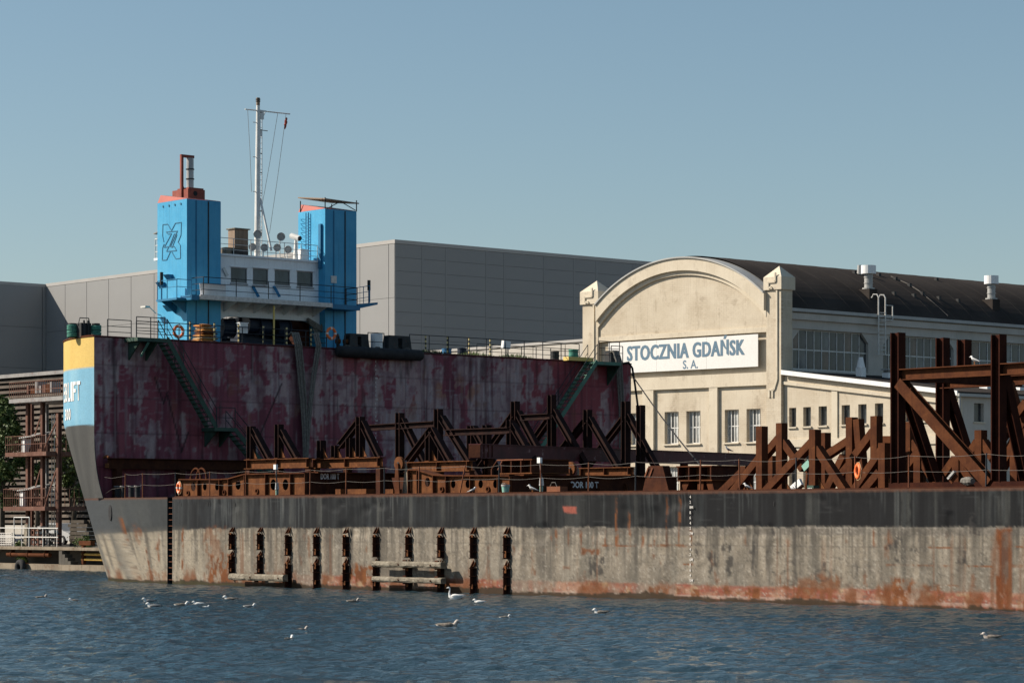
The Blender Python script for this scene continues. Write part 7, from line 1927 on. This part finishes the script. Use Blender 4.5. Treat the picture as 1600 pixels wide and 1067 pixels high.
# ================================================================== birds
def bird(label, name, cat, pos, yaw, size, kind, group):
    """one continuous body from tail to beak, folded wings on top; size is the length"""
    L = size
    fr = Frame(pos[0], pos[1], yaw)
    t = thing(name, label, cat, fr, (0, 0, pos[2]), group)
    z0 = pos[2]
    if kind == 'swan': sp = [(-.52, .16, .012, .01), (-.40, .13, .06, .04), (-.22, .10, .14, .10), (0, .09, .17, .13), (.18, .11, .13, .11), (.28, .18, .07, .07), (.31, .30, .042, .045), (.29, .44, .034, .036), (.28, .56, .034, .034), (.31, .63, .045, .045), (.36, .635, .045, .040), (.41, .615, .025, .022), (.46, .60, .012, .012)]
    elif kind == 'stand': sp = [(-.50, .26, .01, .01), (-.36, .28, .05, .03), (-.18, .32, .11, .09), (.02, .38, .13, .12), (.16, .47, .10, .10), (.22, .56, .075, .075), (.26, .64, .085, .085), (.31, .65, .07, .065), (.37, .63, .028, .025), (.45, .61, .01, .012)]
    else: sp = [(-.55, .13, .012, .008), (-.42, .11, .05, .03), (-.22, .07, .12, .08), (0, .06, .15, .11), (.18, .09, .12, .10), (.26, .17, .075, .075), (.29, .25, .065, .065), (.33, .29, .075, .07), (.38, .285, .06, .055), (.43, .27, .025, .022), (.49, .255, .01, .012)]
    fat = 1.0 if kind == 'stand' else 1.25
    n = 12; P = [Vector((x * L, 0, z0 + z * L)) for x, z, _, _ in sp]
    rings = []; fat0 = fat
    for i, (x, z, ry, rz) in enumerate(sp):
        fat = fat0 if (kind != 'swan' or i < 6) else 1.0
        tn = (P[min(i + 1, len(P) - 1)] - P[max(i - 1, 0)]).normalized(); up = Vector((-tn.z, 0, tn.x)); up = up if up.length else Vector((0, 0, 1))
        rings.append([P[i] + Vector((0, math.cos(g) * ry * L * fat, 0)) + up * (math.sin(g) * rz * L * fat) for g in [2 * math.pi * j / n for j in range(n)]])
    body_m = {'swan': 'gull_white', 'white': 'gull_white', 'brown': 'gull_pale', 'dark': 'gull_white', 'stand': 'gull_white'}[kind]
    mb = MB(); mb.loft(rings); mb.smooth = True; bo = mb.build('body', body_m, t)
    wm = {'swan': 'gull_white', 'white': 'gull_grey', 'brown': 'gull_brown', 'dark': 'gull_brown', 'stand': 'gull_grey'}[kind]
    if kind == 'white' and random.random() < .5: wm = 'gull_white'
    fat = fat0; zoff = {'swan': .185, 'stand': .37}.get(kind, .135)
    tilt = .32 if kind == 'stand' else .06
    for s_ in (-1, 1):
        rr = []
        for q, wy, wz in ((-.60, .008, .006), (-.42, .03, .025), (-.2, .055, .06), (.0, .06, .075), (.14, .035, .05), (.2, .01, .015)):
            c = Vector((q * L, s_ * (.115 * fat - .10 * max(0, -q - .25) / .35) * L, z0 + (zoff + tilt * q + (.06 if q < -.4 and kind != 'stand' else 0)) * L))
            rr.append([c + Vector((0, math.cos(g) * wy * L * fat * 1.15, math.sin(g) * wz * L * fat * 1.15)) for g in [2 * math.pi * j / 8 for j in range(8)]])
        mb = MB(); mb.loft(rr); mb.smooth = True; mb.build('wing', wm, t)
    bx, bz = sp[-2][0] * L, z0 + sp[-2][1] * L
    MB().tube((bx - .01 * L, 0, bz), (bx + .085 * L, 0, bz - .02 * L), .019 * L, 7, .005 * L).build('beak', 'beak_orange' if kind == 'swan' else 'tan_box', t)
    for s_ in (-1, 1):
        h = sp[-4]; MB().tube((h[0] * L + .02 * L, s_ * h[2] * L * .8, z0 + h[1] * L + .015 * L), (h[0] * L + .02 * L, s_ * h[2] * L * 1.02, z0 + h[1] * L + .015 * L), .012 * L, 6).build('eye', 'mark_black', t)
    if kind == 'stand':
        for s_ in (-1, 1): MB().tube((.02 * L, s_ * .05 * L, z0 - .0), (.02 * L, s_ * .05 * L, z0 + .30 * L), .012 * L, 6).build('leg', 'beak_orange', t); MB().box((0, s_ * .05 * L - .03 * L, z0), (.12 * L, s_ * .05 * L + .03 * L, z0 + .01 * L)).build('foot', 'beak_orange', t)
    return t
gg = 'birds swimming in the foreground'
def swim(label, x, y, kind, facing, px, name='gull'):
    w_ = WORLD.Z(x, y, 0.0); d = w_.y; size = px * (1 if kind == 'swan' else 1.12) / F * d
    if kind == 'swan': size = px / F * d
    return bird(label, name, 'swan' if kind == 'swan' else 'gull', (w_.x, w_.y, -.055 * size if kind != 'swan' else -.03 * size), R(facing), size, kind, gg)
swim('lone white swan with upright neck close to the barge side', 711, 935, 'swan', 180, 29, 'swan')
for lb, x, y, k, fc, px in (
    ('pale gull farthest left on the water', 66, 934, 'brown', 20, 17), ('small dark gull second from the left on the water', 115, 939, 'dark', 180, 15),
    ('white gull at the rear of the left cluster', 232, 940, 'white', 200, 20), ('white gull just in front of the left cluster', 239, 948, 'white', 178, 22),
    ('dark-winged gull right of the left cluster', 285, 946, 'dark', 5, 21), ('bright white gull of the close middle pair', 309, 944, 'white', 185, 17), ('smaller gull of the close middle pair', 322, 949, 'white', 30, 12),
    ('dark-winged gull nearest the hull at the left timber', 359, 937, 'dark', 176, 21), ('white gull swimming alone right of the middle pair', 391, 948, 'white', 2, 18),
    ('brown gull below the hung tyres', 553, 940, 'brown', 4, 19), ('white gull just behind the swan', 748, 941, 'white', 172, 18), ('dark gull between the swan and the right-hand gull', 790, 965, 'dark', 15, 17),
    ('brown gull resting low in mid water', 702, 979, 'brown', -8, 34), ('dark-winged gull swimming left in front of the barge', 938, 958, 'dark', 178, 24),
    ('brown gull with open tail beside the nearest gull', 471, 986, 'brown', 25, 25), ('nearest gull, white head and dark back seen from the front', 453, 1000, 'dark', 70, 25),
    ('brown gull alone at the far right', 1548, 997, 'brown', 172, 29)):
    swim(lb, x, y, k, fc, px)
def perch(label, x, v, z, facing, size, kind='stand'):
    p = S.world((SV(x, 760, v).x, v, z)); bird(label, 'gull', 'gull', (p.x, p.y, z), R(facing), size, kind, 'gulls perched on the barge')
perch('white gull standing on the deck edge before the second girder', 738, .55, ZD, 15, .42)
perch('grey-backed gull standing beside the edge lamp', 832, .55, ZD, 165, .5)
perch('white gull standing on the deck edge below the painted beam end', 1168, .5, ZD, 150, .42)
perch('white gull on the deck edge by the second right-hand trestle', 1241, .45, ZD, 100, .34)
c = P0.lerp(P1, .88); pw = S.world(c); bird('gull perched on the painted beam before the cream hall', 'gull', 'gull', (pw.x, pw.y, c.z + hh_ / 2 + .041), R(200), .5, 'stand', 'gulls perched on the barge')
p = SV(1523, 579, VF); pw = S.world((p.x, VF, zbm + .20)); bird('white gull perched on the cross beam of the tall frame', 'gull', 'gull', (pw.x, pw.y, zbm + .20), R(140), .46, 'stand', 'gulls perched on the barge')
